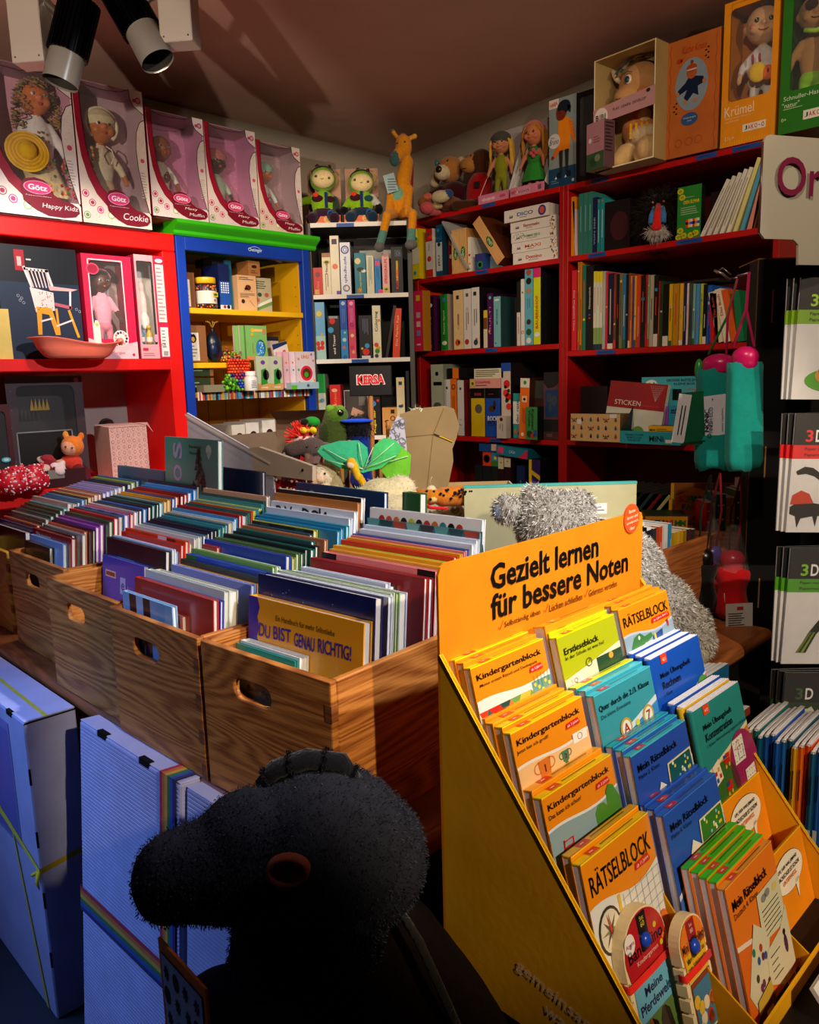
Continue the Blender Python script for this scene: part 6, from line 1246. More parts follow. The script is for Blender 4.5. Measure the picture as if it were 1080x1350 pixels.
boxes=[(.845,.270,.432,ZS,'Happy Kidz','first','doll box holding the curly haired doll, leftmost of the row','e8dcd8','e0a0b8'),
  (1.120,.232,.432,ZS,'Cookie','second','doll box holding the doll in a knitted bonnet','ead8cc','c0a0a8'),
  (1.360,.212,.342,.566,'Maxy|Muffin','third','leftmost of three smaller doll boxes, holding the bald doll','e4d8d8','c880a8'),
  (1.575,.212,.340,.566,'Maxy|Muffin','fourth','middle of three smaller doll boxes, holding the pink capped doll','e0d0d0','c078a0'),
  (1.790,.200,.318,.566,'Maxy|Muffin','fifth','last and smallest doll box, at the right end of the green cornice','dcc8b8','a88890')]
for k,(Y0,w_,h_,z0,s_,o_,lb,pc,ic)in enumerate(boxes):doll_box(Y0,w_,h_,z0,s_,lb,k,k>1,0,pc,ic)
def ex_kidz(r,H,hz,R_,sh,hip):
 m=MB()  # straw hat held in front of the skirt
 M=Matrix.Translation((-.062,-.065,hip+.035))@Matrix.Rotation(R(80),4,'X')@Matrix.Rotation(R(-12),4,'Y')
 for i in range(7):a,b=.062-i*.005,.062-(i+1)*.005;m.lathe([(a,.0006*i),(a-.003,.003+.0006*i),(b,.0006*(i+1))],24,['f0c030','d8a424'][i%2],M)
 m.lathe([(.029,.004),(.027,.016),(.020,.026),(.0,.030)],20,'e8b82a',M);m.obj('straw_hat',CLOTH,r)
 m=MB();rng=random.Random(2)
 for _ in range(46):
  t=rng.uniform(-1.9,-.3);z=hip-rng.uniform(-.03,.085);rr=.085+(hip-z)*.55+.004;m.ell((rr*1.02*math.cos(t),rr*.66*math.sin(t)-.002,z),(.005,.003,.005),rng.choice(['c8382a','4a7a30','2a5a3a','d8823a','8a2a3a']),6,5)
 for dx,dz,c in((-.012,.01,'c8482a'),(.0,-.004,'3a6a3a'),(.010,.008,'d8a030'),(-.006,-.014,'c03060'),(.012,-.012,'d87830'),(0,.012,'3a6a3a')):m.ell((dx,-.0365,sh-.05+dz),(.0038,.002,.0038),c,6,5)
 m.obj('flower_embroidery',CLOTH,r)
doll((-2.655,1.035,EYE+ZS+.006),LW,.410,'curly haired doll in a white shirt and flowered skirt holding a straw hat','c8703c','e8e4e4','e8d8b0','e0d0c0','a8803c','curls',hr=.122,skirt='d8c08a',eyec='4a5a50',group=None,extra=ex_kidz)
def ex_bonnet(r,H,hz,R_,sh,hip):
 m=MB('d8c8a0');n=14
 m.tube([(R_*1.02*math.sin(t),-R_*.42,hz+R_*(.05+1.0*math.cos(t)))for t in[R(-140+280*i/16)for i in range(17)]],R_*.11,6,'e4d8b8');m.obj('bonnet_rim',CLOTH,r)
 m=MB('e8dcc0')
 for s in(-1,1):m.tube([(0,-.042,sh+.004),(s*.014,-.052,sh-.008),(s*.022,-.05,sh-.028),(s*.010,-.05,sh-.052)],.0022,5,'e8dcc0')
 m.obj('ribbon_tie',CLOTH,r)
 m=MB('b8823c')
 for i in range(8):m.ell((-.052+.002*math.sin(i),-.052,sh-.012-i*.011),.0062,['c8924a','8a5a28'][i%2],8,6)
 m.obj('bead_chain',PLAST,r)
doll((-2.655,1.232,EYE+ZS+.006),LW,.365,'baby doll in a cream knitted bonnet and jumper with beads','c07038','dccfae','d8b890','d8c8b0',None,hat='d4c8a0',hr=.142,eyec='2a1a12',extra=ex_bonnet)
def ex_stripe(r,H,hz,R_,sh,hip):
 m=MB()
 for s in(-1,1):
  for i in range(7):m.lathe([(H*.0545-i*.0006,0),(H*.0545-i*.0006,.0045)],14,'3a3a40',Matrix.Translation((s*(H*.052+i*.0006),-.002,hip-.005-i*.011)))
 m.obj('striped_trousers',CLOTH,r)
 m=MB('5a2c1c');m.ell((0,-.040,sh-.045),(.013,.006,.013),'5a2c1c');m.ell((0,-.042,sh-.033),.006,'5a2c1c');m.obj('bear_pendant',PLAST,r)
doll((-2.655,1.445,EYE+.572),LW,.278,'bald baby doll in a white shirt and striped trousers','8a4c28','d8d4d0','c8c4c0','c8c0b8',None,hr=.150,extra=ex_stripe)
doll((-2.655,1.662,EYE+.572),LW,.268,'dark skinned baby doll in a pink cap and pale green poncho','3a1c14','a0b0a0','a0b0a0','908880',None,hat='b86a6a',hr=.155,belly=1.3)
def ex_flowers(r,H,hz,R_,sh,hip):
 m=MB();rng=random.Random(5)
 for _ in range(40):t=rng.uniform(-2.6,-.5);z=rng.uniform(hip-.02,sh-.02);m.ell((H*.100*math.cos(t),H*.078*math.sin(t),z),(.004,.0025,.004),rng.choice(['c83a3a','3a6a8a','d87a5a','2a4a5a']),6,5)
 m.obj('flower_print',CLOTH,r)
doll((-2.655,1.872,EYE+.572),LW,.255,'small doll in a mint cap and flowered dress, in the last box','a85a30','c8d0d0','c8ccc8','c0b8b0',None,hat='7aa894',hr=.145,extra=ex_flowers)

# ---- red shelf: high chair box, bathtub, boxed dolls
def d_chair(o,fr,w,h):
 o.rect(fr,0,0,w,h*.68,'1c2c44',1);o.rect(fr,w*.22,h*.78,w*.34,h*.96,'a81824',2);o.rect(fr,w*.25,h*.82,w*.30,h*.90,'e8b8b8',3);o.bars(fr,w*.36,h*.86,w*.46,h*.90,1,'c8c8c8',random.Random(1))
 X=lambda x,y:(w*x,h*y);wt='f0e0e0';gd='e8a020'
 o.line(fr,[X(.32,.82),X(.40,.64)],.008,wt,3);o.line(fr,[X(.60,.80),X(.66,.64)],.008,wt,3);o.line(fr,[X(.32,.80),X(.62,.79)],.008,wt,3)
 for i in range(6):o.line(fr,[X(.36+.045*i,.80),X(.42+.04*i,.64)],.004,'d8c8cc',3)
 o.pol(fr,[X(.37,.64),X(.66,.60),X(.66,.44),X(.42,.42)],'f4dcd8',3);rng=random.Random(2)
 for _ in range(26):o.disc(fr,w*rng.uniform(.40,.64),h*rng.uniform(.44,.60),.0018,.0018,'a83a3a',4,6)
 o.pol(fr,[X(.60,.66),X(.98,.64),X(.90,.62),X(.62,.62)],'e0b0b0',4);o.line(fr,[X(.88,.62),X(.86,.46)],.006,wt,3);o.line(fr,[X(.66,.50),X(.88,.47)],.010,'c06070',3)
 o.pol(fr,[X(.43,.47),X(.62,.46),X(.70,.22),X(.64,.22),X(.58,.40),X(.49,.41),X(.47,.22),X(.42,.22)],gd,4);o.line(fr,[X(.68,.46),X(.69,.22)],.007,gd,3);o.line(fr,[X(.84,.45),X(.94,.20)],.008,gd,3);o.line(fr,[X(.47,.34),X(.62,.37)],.005,wt,5);o.line(fr,[X(.66,.30),X(.88,.36)],.005,wt,5)
 for x,y in((.22,.56),(.24,.52),(.28,.50),(.26,.54),(.94,.46),(.98,.44)):o.arc(fr,w*x,h*y,.004,.001,'b0b8c8',4,n=6)
gbox((-2.630,.862,EYE+.0925),LW,.245,.345,.14,'10141c','dark box with a picture of a wooden doll high chair',None,d_chair,'1a1414',cat='box')
gbox((-2.615,.790,EYE+.0925),LW,.088,.150,.10,'f0e4c8','cream and yellow box cut off by the left picture edge',None,lambda o,fr,w,h:(o.rect(fr,w*.55,0,w,h,'e8c868',1),o.text(fr,'st',w*.2,h*.7,.012,'4a4030'),o.disc(fr,w*.2,h*.15,.012,.005,'d87a4a',2)),'d8b860')
def window_box(loc,w,h,d,col,label,deco,win,group=None,side=None,back=None,name='doll_box',rz=LW):
 """box whose front is a frame round an open window win=(x0,z0,x1,z1) covered by clear film"""
 r=root(name,loc,rz,label,'box',group);x0,z0,x1,z1=win;t=.003;sd=side or col
 m=MB(col);m.box((0,0,0),(w,t,z0),col);m.box((0,0,z1),(w,t,h),col);m.box((0,0,z0),(x0,t,z1),col);m.box((x1,0,z0),(w,t,z1),col)
 fr=front(-.0002);q=min(x1-x0,z1-z0)*.1
 for cx,cz,sx,sz in((x0,z0,1,1),(x1,z0,-1,1),(x1,z1,-1,-1),(x0,z1,1,-1)):m.pol(fr,[(cx,cz),(cx+sx*q,cz),(cx+sx*q*.3,cz+sz*q*.3),(cx,cz+sz*q)],col,.5)
 if deco:deco(m,fr,w,h)
 m.obj('front_card',PAPER,r)
 m=MB(sd);m.box((0,t,0),(t,d,h),sd);m.box((w-t,t,0),(w,d,h),sd);m.box((t,t,0),(w-t,d,t),sd);m.box((t,t,h-t),(w-t,d,h),sd);m.obj('side_panel',PAPER,r)
 m=MB(back or '141214');m.box((t,d-t,t),(w-t,d,h-t));m.obj('back_panel',PAPER,r)
 f=MB();f.add([(x0,t*1.3,z0),(x1,t*1.3,z0),(x1,t*1.3,z1),(x0,t*1.3,z1)],[(0,1,2,3)]);f.obj('clear_window',FILM,r)
 return r
def d_coro(m,fr,w,h):
 m.line(fr,[(w*.12,h*.12),(w*.12,h*.95),(w*.80,h*.95),(w*.80,h*.12)],.004,'f0d0d8',1);m.disc(fr,w*.20,h*.86,w*.13,h*.055,'e0486a',3,18);m.disc(fr,w*.20,h*.86,w*.10,h*.042,'a81c3c',4,18)
 m.pol(fr,[(0,0),(w,0),(w,h*.17),(w*.5,h*.12),(0,h*.2)],'f0c8d0',2);m.text(fr,'Margot',w*.58,h*.055,h*.035,'b84a6a',w=w*.28,lvl=4);m.disc(fr,w*.90,h*.04,.005,.005,'c82a4a',4)
 m.disc(fr,w*.66,h*.20,w*.16,w*.16,'f0e8e8',4,24)
 for i in range(12):a=i*math.pi/6;m.disc(fr,w*.66+w*.115*math.cos(a),h*.20+w*.115*math.sin(a),w*.026,w*.026,['3a2420','c8784a','e8a8a8','6a3a28'][i%4],5,10)
 m.pol(fr,[(w*.64,h*.20),(w*.66,h*.185),(w*.68,h*.20),(w*.67,h*.21),(w*.66,h*.205),(w*.65,h*.21)],'d8284a',5)
 m.pol(fr,[(w*.13,h*.14),(w*.25,h*.14),(w*.25,h*.32),(w*.22,h*.37),(w*.16,h*.37),(w*.13,h*.32)],'f0e8d8',4);m.disc(fr,w*.19,h*.33,w*.035,w*.035,'e0b84a',5)
window_box((-2.610,1.115,EYE+.0925),.168,.335,.12,'d81c4a','crimson window box holding a dark skinned doll in pink',d_coro,(.022,.065,.135,.315),None,'a81438','b8a8ac')
doll((-2.655,1.192,EYE+.098),LW,.285,'black haired doll in a pale pink suit inside the crimson box','4a2414','e89cb0','d87c90','e0a8a0','0c0808','cap',hr=.125,long=False,eyec='1c100c',extra=lambda r,H,hz,R_,sh,hip:(lambda m:(m.tube([(R_*1.02*math.sin(t),-R_*.05,hz+R_*(.2+.95*math.cos(t)))for t in[R(-80+160*i/10)for i in range(11)]],R_*.07,6,'c86070'),m.obj('hair_band',CLOTH,r)))(MB()))
def d_set(m,fr,w,h):
 m.rect(fr,w*.62,0,w,h,'d02048',1);m.rect(fr,w*.68,h*.36,w*.96,h*.92,'e8dcd8',2);m.bars(fr,w*.70,h*.38,w*.94,h*.90,14,'b89098',random.Random(3),3);m.disc(fr,w*.82,h*.955,w*.13,h*.02,'f0e4e4',3,16)
 m.rect(fr,w*.70,h*.02,w*.97,h*.31,'f0e8e4',2);m.bars(fr,w*.74,h*.10,w*.92,h*.29,6,'8a8480',random.Random(4),3);m.text(fr,'CE',w*.78,h*.14,.010,'1a1a1a',lvl=4)
 for i in range(9):m.rect(fr,w*(.76+.018*i),h*.03,w*(.768+.018*i),h*.075,'1c1818',4)
 m.rect(fr,0,0,w*.62,h*.13,'e8a8b0',2);m.rect(fr,w*.06,h*.075,w*.24,h*.105,'d02848',3);m.bars(fr,w*.06,h*.02,w*.5,h*.06,2,'b8607a',random.Random(5),3);m.disc(fr,w*.54,h*.20,w*.07,h*.04,'e8a0b8',4)
window_box((-2.600,1.290,EYE+.0925),.108,.345,.10,'e0a8b0','pink window box with doll clothes and small bottles, by the shelf side',d_set,(.006,.048,.064,.325),None,'a82040','e8e0dc')
m=MB('f0e0d8');r=root('doll_clothes',(-2.640,1.322,EYE+.20),LW,'pale folded doll dress in the narrow pink window box','clothes')
blob('dress',[('e',(0,0,.07),(.022,.012,.075),'ecd8d0'),('e',(0,0,.135),(.016,.012,.02),'e8d0c8'),('e',(.004,-.008,.02),(.020,.012,.03),'f0e4dc')],CLOTH,r,.004)
for k,(yy,c,c2,n)in enumerate(((1.305,'3a8ab0','2a5a9a','blue'),(1.334,'c8a01c','e0c040','yellow'))):
 m=MB(c);m.lathe([(0,0),(.011,0),(.011,.035),(.006,.045),(.006,.052),(.0075,.052),(.0075,.064),(0,.064)],12,c);m.lathe([(.0113,.008),(.0113,.024)],12,'f0d8c8')
 tag(m.obj('toy_bottle',PLAST,None,(-2.62,yy,EYE+.142)),f'{n} toy bottle in the narrow pink window box','bottle')
def bathtub():
 r=root('doll_bathtub',(-2.545,.905,EYE+.0925),LW,'salmon pink plastic doll bathtub on the red shelf','bathtub');m=MB('ff8068');n=28;L=.285
 def ring(z,s,inset=0):
  o=[]
  for i in range(n):
   t=2*math.pi*i/n;x=L/2+(L/2*s-inset)*math.copysign(abs(math.cos(t))**.75,math.cos(t));y=(.055*s-inset*.6)*math.copysign(abs(math.sin(t))**.8,math.sin(t));zz=z
   if z>.04:zz+=.010*math.sin((x/L)*math.pi*1.7+1.0)
   o.append((x,y,zz))
  return o
 rs=[ring(0,.62),ring(.008,.72),ring(.03,.84),ring(.048,.92),ring(.052,1.03),ring(.054,1.03),ring(.054,.93),ring(.030,.80,.002),ring(.010,.66,.003)]
 vs=[p for q in rs for p in q];fs=[(j*n+i,j*n+(i+1)%n,(j+1)*n+(i+1)%n,(j+1)*n+i)for j in range(len(rs)-1)for i in range(n)]+[tuple(range(n))[::-1],tuple(range((len(rs)-1)*n,len(rs)*n))]
 m.add(vs,fs,'ff7c64',None,True);m.obj('tub',PLAST,r)
 m=MB('ff7c64');m.tube([(L*.985,0,.052),(L*1.03,0,.055),(L*1.045,0,.053)],[.012,.010,.003],8);m.obj('spout_lip',PLAST,r)
bathtub()
# lower compartment
def d_crown(m,fr,w,h):
 rng=random.Random(1)
 for _ in range(60):x,y=rng.uniform(0,1),rng.uniform(0,1);m.disc(fr,x*w,y*h,.0016,.0016,'8a6a74',1,5)if(x<.12 or x>.9 or y>.93)else None
 for i in range(5):m.pol(fr,[(w*(.28+.05*i),h*.70),(w*(.305+.05*i),h*.80),(w*(.33+.05*i),h*.70)],'a88a3a',3)
 m.line(fr,[(w*.28,h*.695),(w*.53,h*.695)],.003,'a88a3a',3);m.disc(fr,w*.92,h*.96,.008,.008,'a85a74',3);m.disc(fr,w*.84,h*.955,.008,.008,'3a1420',3)
 m.pol(fr,[(w*.62,.0),(w,0),(w,h*.10),(w*.84,h*.2),(w*.72,h*.2)],'5a0c1c',3);m.disc(fr,w*.82,h*.13,w*.07,h*.035,'c83a70',4)
window_box((-2.700,.872,EYE-.3145),.245,.355,.10,'43343a','large dim doll box with a dark arched window and crown print',d_crown,(.03,.05,.215,.325),None,'4a3038','0e0a0c')  # card and sides coloured darker to stand in for the compartment's shade
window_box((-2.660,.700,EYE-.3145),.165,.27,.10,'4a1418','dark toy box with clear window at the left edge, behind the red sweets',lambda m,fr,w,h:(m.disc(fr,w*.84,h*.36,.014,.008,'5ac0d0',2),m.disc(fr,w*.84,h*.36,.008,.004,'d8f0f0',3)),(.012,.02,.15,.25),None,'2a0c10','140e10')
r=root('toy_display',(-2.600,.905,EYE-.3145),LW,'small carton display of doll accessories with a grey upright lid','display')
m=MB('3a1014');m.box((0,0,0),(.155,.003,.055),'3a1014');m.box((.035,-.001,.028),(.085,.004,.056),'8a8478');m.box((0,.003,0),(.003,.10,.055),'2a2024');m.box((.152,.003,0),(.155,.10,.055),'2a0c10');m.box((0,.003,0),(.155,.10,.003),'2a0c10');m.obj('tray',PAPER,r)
m=MB('5a5558');m.box((-.015,.100,0),(.165,.104,.178),None,None,['6a6a68']*2+['1c1616']+['6a6a68']*3);m.line(front(.0995),[(-.013,0),(-.013,.176),(.163,.176),(.163,0)],.004,'8a888a');m.obj('header_card',PAPER,r)  # header greys darkened too, shade of the compartment put into the colour
r=root('soft_doll',(-2.640,1.030,EYE-.262),(0,R(8),LW-.5),'little soft doll with orange hood and pink face in the carton display','doll')
blob('body',[('e',(0,0,.02),(.034,.026,.03),'d8402c'),('e',(-.028,-.012,.018),(.022,.012,.01),'e8a888'),('e',(.02,-.01,.0),(.02,.02,.02),'7a1c24')],PLUSH,r,.004);blob('head',[('e',(0,0,.072),(.036,.034,.036),'f08030'),('e',(-.006,-.016,.068),(.027,.022,.026),'f0a888'),('e',(-.024,.008,.108),(.010,.006,.014),'f0a040'),('e',(.024,.008,.108),(.010,.006,.014),'e87828')],PLUSH,r,.003)
m=MB();eye(m,-.016,-.040,.073,.0032);eye(m,.004,-.0415,.071,.0032);m.obj('eyes',PLAST,r)
for k,(x,y,z,c,n,rr)in enumerate(((.925,0,.0,'f0c8b8','white and red patterned cloth in the carton display',.03),(.955,.0,.012,'8a1424','dark red purse in the carton display',.026),(.985,-.01,.006,'f0d8d8','white cloth with red rings hanging over the tray',.028),(.95,.01,.040,'a82838','red spotted scarf bundle in the carton display',.024))):
 r=root('cloth_bundle',(-2.625-y,x,EYE-.268+z),LW,n,'cloth');rng=random.Random(k)
 blob('cloth',[('e',(rng.uniform(-.012,.012),rng.uniform(-.01,.01),rng.uniform(-.008,.012)),(rr*rng.uniform(.6,1),rr*.6,rr*rng.uniform(.3,.6)),c if q%3 else['d8604a','c83a4a','6a0c1c','e8c8b8'][k],(rng.uniform(-1,1),rng.uniform(-1,1),0))for q in range(6)],CLOTH,r,.004)
# bags of red and white sweets
for k,(Yc,n)in enumerate(((.820,'left'),(.880,'right'))):
 r=root('gift_bag',(-2.560,Yc,EYE-.3145),LW,f'{n} one of two red spotted cellophane bags on the lower red shelf','bag');rng=random.Random(k)
 b=blob('bag',[('e',(0,0,.032),(.048,.036,.034),'d81c30'),('e',(.006,0,.060),(.026,.022,.026),'e0283c'),('e',(-.020,.004,.052),(.024,.022,.026),'c81828'),('c',(.020,0,.06),(.030,0,.082),.012,.007,'e8485a')],PLAST,r,.004,1)
 m=MB();me=b.data;P=list(me.polygons)
 for _ in range(150):
  p=P[rng.randrange(len(P))];m.ell(p.center,rng.uniform(.002,.0042),rng.choice(['f8e8ec','f0b8c4','ffffff','a80c20']),6,4)
 m.obj('spots',PLAST,r)['kind']='stuff'
# pale patterned doll house bag
r=root('fabric_box',(-2.62,1.160,EYE-.3145),LW,'pale pink box bag with diamond print on the lower red shelf','bag');m=MB('e8b8ac')
m.box((0,0,0),(.135,.12,.180),'e0b0a8');fr=front(-.0003)
for j in range(9):
 for i in range(7):x,y=.010+i*.019,.012+j*.0195;m.disc(fr,x,y,.0045,.0062,'9a4a50',1,4 if(i+j)%2 else 10);m.disc(fr,x,y,.0030,.0045,'eac0b6',2,4 if(i+j)%2 else 10);m.disc(fr,x+.0095,y+.0097,.0012,.0012,'7a3038',1,5)
fs_=sidef(.1353)
for j in range(9):
 for i in range(6):m.disc(fs_,.010+i*.019,.012+j*.0195,.0045,.0062,'8a4048',1,4)
m.add([(0,-.002,.178),(.137,-.002,.178),(.137,.12,.186),(0,.12,.186)],[(0,1,2,3)],'d8a8a0');m.add([(.137,-.002,.180),(.175,.03,.150),(.180,.08,.185),(.137,.10,.186)],[(0,1,2,3)],'e0b4aa');m.obj('cover',CLOTH,r)
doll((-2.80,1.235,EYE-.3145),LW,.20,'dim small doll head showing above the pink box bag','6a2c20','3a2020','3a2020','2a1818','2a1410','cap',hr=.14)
# ================================================================ toys along the tops of the bookcases
def wr(name,s,dep,z,label,cat,tilt=0):p=wloc(s,dep);return root(name,(p.x,p.y,EYE+z),(0,R(tilt),WR),label,cat)
WT=.6225
for k,(s,n,tl)in enumerate(((-.315,'left',-5),(-.160,'right',4))):
 r=wr('toy_card_box',s-.070,3.34,WT,f'orange foot of the backing card under the {n} hooded soft doll','box')
 m=MB('e0602c');m.box((0,0,0),(.140,.003,.036),'e0602c');m.box((0,.003,0),(.140,.10,.003),'a84820');fr=front(-.0003);m.pol(fr,[(0,0),(.14,0),(.14,.012),(.07,.008),(0,.018)],'f08a50',1);m.text(fr,'B.',.024,.019,.024,'f0b060',bold=.03);m.disc(fr,.092,.020,.020,.015,'e0b060',2,18);m.bars(fr,.08,.012,.104,.028,3,'8a5a20',random.Random(1),3);m.disc(fr,.126,.008,.006,.005,'5a2a20',2);m.obj('tray',PAPER,r)
 m=MB('b08868');m.box((0.002,.10,0),(.138,.103,.235),'b08060');m.disc(front(.0997),.11,.20,.022,.022,'c8a058',2);m.obj('header_card',PAPER,r)
 r=wr('soft_doll',s,3.385,WT+.012,f'{n} cream faced soft doll in a lime green hooded jacket','doll',0)
 hx=-.004*k
 P=[('e',(0,0,.075),(.050,.036,.055),'88b818'),('e',(0,-.002,.028),(.058,.045,.034),'3a1c38' if k==0 else '1c3048'),('c',(-.03,-.02,.025),(-.045,-.055,.012),.024,.022,'30142c' if k==0 else '14304c'),('c',(.03,-.02,.025),(.045,-.055,.012),.024,.022,'30142c' if k==0 else '14304c')]
 if k==0:P+=[('c',(-.045,0,.095),(-.09,-.01,.085),.017,.015,'88b818'),('e',(-.105,-.012,.082),(.020,.017,.020),'0c0a0c'),('c',(.045,0,.09),(.058,-.025,.045),.017,.015,'2a3c30'),('e',(.06,-.03,.035),(.018,.016,.018),'0c0a0c')]
 else:P+=[('c',(-.045,0,.09),(-.066,-.025,.055),.016,.014,'88b818'),('e',(-.070,-.03,.042),(.020,.016,.018),'0c0a0c'),('c',(.045,0,.095),(.066,-.02,.066),.016,.014,'c8c8c0'),('e',(.07,-.026,.045),(.018,.015,.022),'0c0a0c')]
 blob('body',P,PLUSH,r,.004)
 hz=.168 if k==0 else .150
 blob('hood',[('e',(0,.008,hz+.006),(.054,.042,.052),'78a818'),('e',(-.02+.01*k,.0,hz+.055),(.010,.008,.010),'4a1028'),('e',(.03,.0,hz+.052),(.009,.008,.009),'4a1028')],PLUSH,r,.004)
 blob('face',[('e',(.004,-.020,hz),(.046,.030,.036),'ecd49a')],PLUSH,r,.004)
 m=MB();eye(m,-.022,-.049,hz+.006,.0048);eye(m,.030,-.0475,hz-.002,.0048);m.tube([(-.002,-.052,hz-.004),(.003,-.0525,hz-.008),(.008,-.052,hz-.004)],.0009,5,'3a2018');m.obj('eyes',PLAST,r)
 m=MB()
 for i in range(3):m.tube([((.046-.002*i)*math.sin(t)+.004,-.030+.012*i,hz+.010+(.038+.004*i)*math.cos(t))for t in[R(-75+150*q/12)for q in range(13)]],.0022,5,['181418','c8c4b0','181418'][i])
 m.obj('striped_band',CLOTH,r)
 m=MB();m.ell((-.028,-.038,.105),(.011,.004,.009),'e83818');m.ell((-.022,-.034,.092),(.024,.006,.014),'3a0c1c');m.ell((.030,-.034,.088),(.018,.006,.012),'1c4a50' if k else '3a0c1c');m.box((-.004+.012*(1-k),-.0385,.055),(.008+.012*(1-k),-.034,.115),'14306a');m.tube([(.02,-.07,.02),(.026,-.072,.034),(.040,-.07,.036),(.046,-.066,.022)],.004,6,'1860b0');m.obj('jacket_details',CLOTH,r)
# giraffe
r=wr('plush_giraffe',0,3.36,WT,'ochre plush giraffe sitting on the case edge with dangling legs','plush toy')
O_='e09018'
P=[('e',(-.005,0,.075),(.050,.040,.062),O_),('e',(-.012,-.026,.105),(.024,.018,.034),'78b09a'),('c',(.0,0,.12),(.028,-.005,.235),.034,.026,O_),('c',(.030,.012,.13),(.040,.012,.225),.022,.018,'8a1018'),
 ('e',(.016,-.012,.290),(.034,.032,.048),O_),('c',(.010,-.022,.275),(-.016,-.045,.240),.026,.022,O_),('e',(-.020,-.050,.236),(.021,.022,.030),'3a6468'),('e',(.016,.004,.335),(.014,.012,.012),'a81c1c'),
 ('c',(-.006,-.004,.325),(-.022,-.010,.345),.008,.009,O_),('e',(-.024,-.010,.350),(.010,.008,.010),'507068'),('c',(.036,-.004,.320),(.062,-.012,.328),.007,.011,'e8a838'),
 ('c',(-.036,-.01,.135),(-.048,-.045,.030),.016,.018,O_),('c',(.036,-.01,.13),(.022,-.055,.030),.016,.018,O_),('e',(.010,-.060,.028),(.014,.012,.020),'b87018'),
 ('c',(-.030,-.02,.035),(-.056,-.085,.015),.022,.019,O_),('c',(-.056,-.085,.015),(-.073,-.090,-.050),.018,.016,O_),('c',(-.073,-.090,-.050),(-.085,-.092,-.085),.017,.017,'5a9088'),('e',(-.090,-.097,-.105),(.021,.022,.020),'6a6a6a'),
 ('c',(.030,-.02,.035),(.046,-.085,.018),.022,.019,O_),('c',(.046,-.085,.018),(.040,-.090,-.045),.018,.016,O_),('c',(.040,-.090,-.045),(.036,-.092,-.080),.017,.018,'5a9088'),('e',(.036,-.098,-.100),(.026,.023,.019),'6a6a6a')]
blob('body',P,PLUSH,r,.0042)
m=MB();eye(m,.022,-.043,.300,.004);eye(m,-.008,-.041,.298,.004);m.ell((-.030,-.068,.245),.003,'c83a2a');m.obj('eyes',PLAST,r)
m=MB('a8c0c4');m.box((-.024,-.050,.115),(.020,-.048,.185),'9ab8c0',Matrix.Rotation(R(-14),4,'Y'));m.bars(front(-.0503),-.05,.115,-.005,.165,5,'4a5a60',random.Random(1));m.obj('paper_tag',PAPER,r)
# sitting plush dog and monkey with their cards
def card_back(X0,w,h,label,disc=None,Y=2.76,z=.705,lean=10,col='c0b8b8'):
 m=MB(col);m.box((0,0,0),(w,.003,h),col);fr=front(-.0003);m.rect(fr,0,h-.012,w,h-.008,'8a2a4a',1)
 for i in range(5):m.disc(fr,w*.52+i*.006,h-.016+.002*(i%2),.0022,.0022,'14101a',2,6)
 if disc:m.disc(fr,w*disc[0],h*disc[1],.030,.030,'c81424',2,24);m.text(fr,'Lilliputiens'[:5],w*disc[0],h*disc[1],.012,'f0c8c8',w=.036,lvl=3)
 tag(m.obj('backing_card',PAPER,None,(X0,Y,EYE+z),(-R(lean),0,0)),label,'card');
card_back(-2.50,.165,.285,'white backing card with a red disc behind the plush dog',(.72,.80),2.83,.702)
card_back(-2.30,.13,.285,'grey backing card behind the plush monkey',None,2.83,.702)
T0=EYE+.7015
r=root('plush_dog',(-2.435,2.72,T0),(0,0,R(26)),'tan plush dog with cream muzzle and maroon jacket, sitting','plush toy')
blob('body',[('e',(0,0,.07),(.072,.055,.075),'3a0614'),('c',(-.055,-.01,.105),(-.095,-.05,.075),.026,.024,'3a0614'),('c',(-.095,-.05,.075),(-.105,-.065,.068),.024,.022,'e0705c'),('e',(-.118,-.078,.052),(.024,.022,.022),'9a5c2c'),('c',(.05,0,.10),(.085,-.03,.06),.026,.024,'3a0614'),
 ('c',(-.04,-.03,.03),(-.075,-.10,.020),.034,.032,'e87070'),('e',(-.085,-.13,.016),(.032,.032,.026),'e06068'),('c',(.03,-.03,.03),(.0,-.12,.045),.028,.026,'8a4a28'),('e',(-.012,-.16,.050),(.042,.028,.026),'c8b894'),('e',(.020,-.155,.058),(.022,.024,.02),'2a4a80')],PLUSH,r,.005)
blob('head',[('e',(-.015,-.012,.190),(.058,.055,.055),'b8763a'),('e',(-.035,-.055,.170),(.036,.034,.032),'dcc8a4'),('c',(-.062,.0,.215),(-.086,-.008,.145),.016,.022,'d8c09a'),('c',(.035,.0,.230),(.062,.0,.190),.014,.017,'c8a878')],PLUSH,r,.0045)
m=MB('1c0c08');m.ell((-.040,-.088,.178),(.014,.009,.014),'24100a');eye(m,-.048,-.052,.212,.0042);eye(m,-.006,-.066,.216,.0042);m.ell((-.072,-.01,.225),(.009,.008,.014),'2a7a88');m.obj('nose_and_eyes',PLAST,r)
r=root('plush_monkey',(-2.315,2.74,T0),(0,R(6),R(8)),'brown plush monkey in a red jumper leaning left, legs stretched','plush toy')
blob('body',[('e',(0,0,.08),(.060,.050,.085),'a80814'),('c',(-.02,-.02,.02),(-.10,-.10,.012),.026,.022,'4a2414'),('e',(-.135,-.125,.020),(.034,.026,.026),'d0b888'),('e',(-.112,-.118,.032),(.024,.024,.022),'3a5c8a'),('c',(.02,-.02,.02),(-.04,-.11,.010),.026,.022,'40200e'),('c',(.04,0,.12),(.065,-.03,.05),.020,.016,'900610')],PLUSH,r,.005)
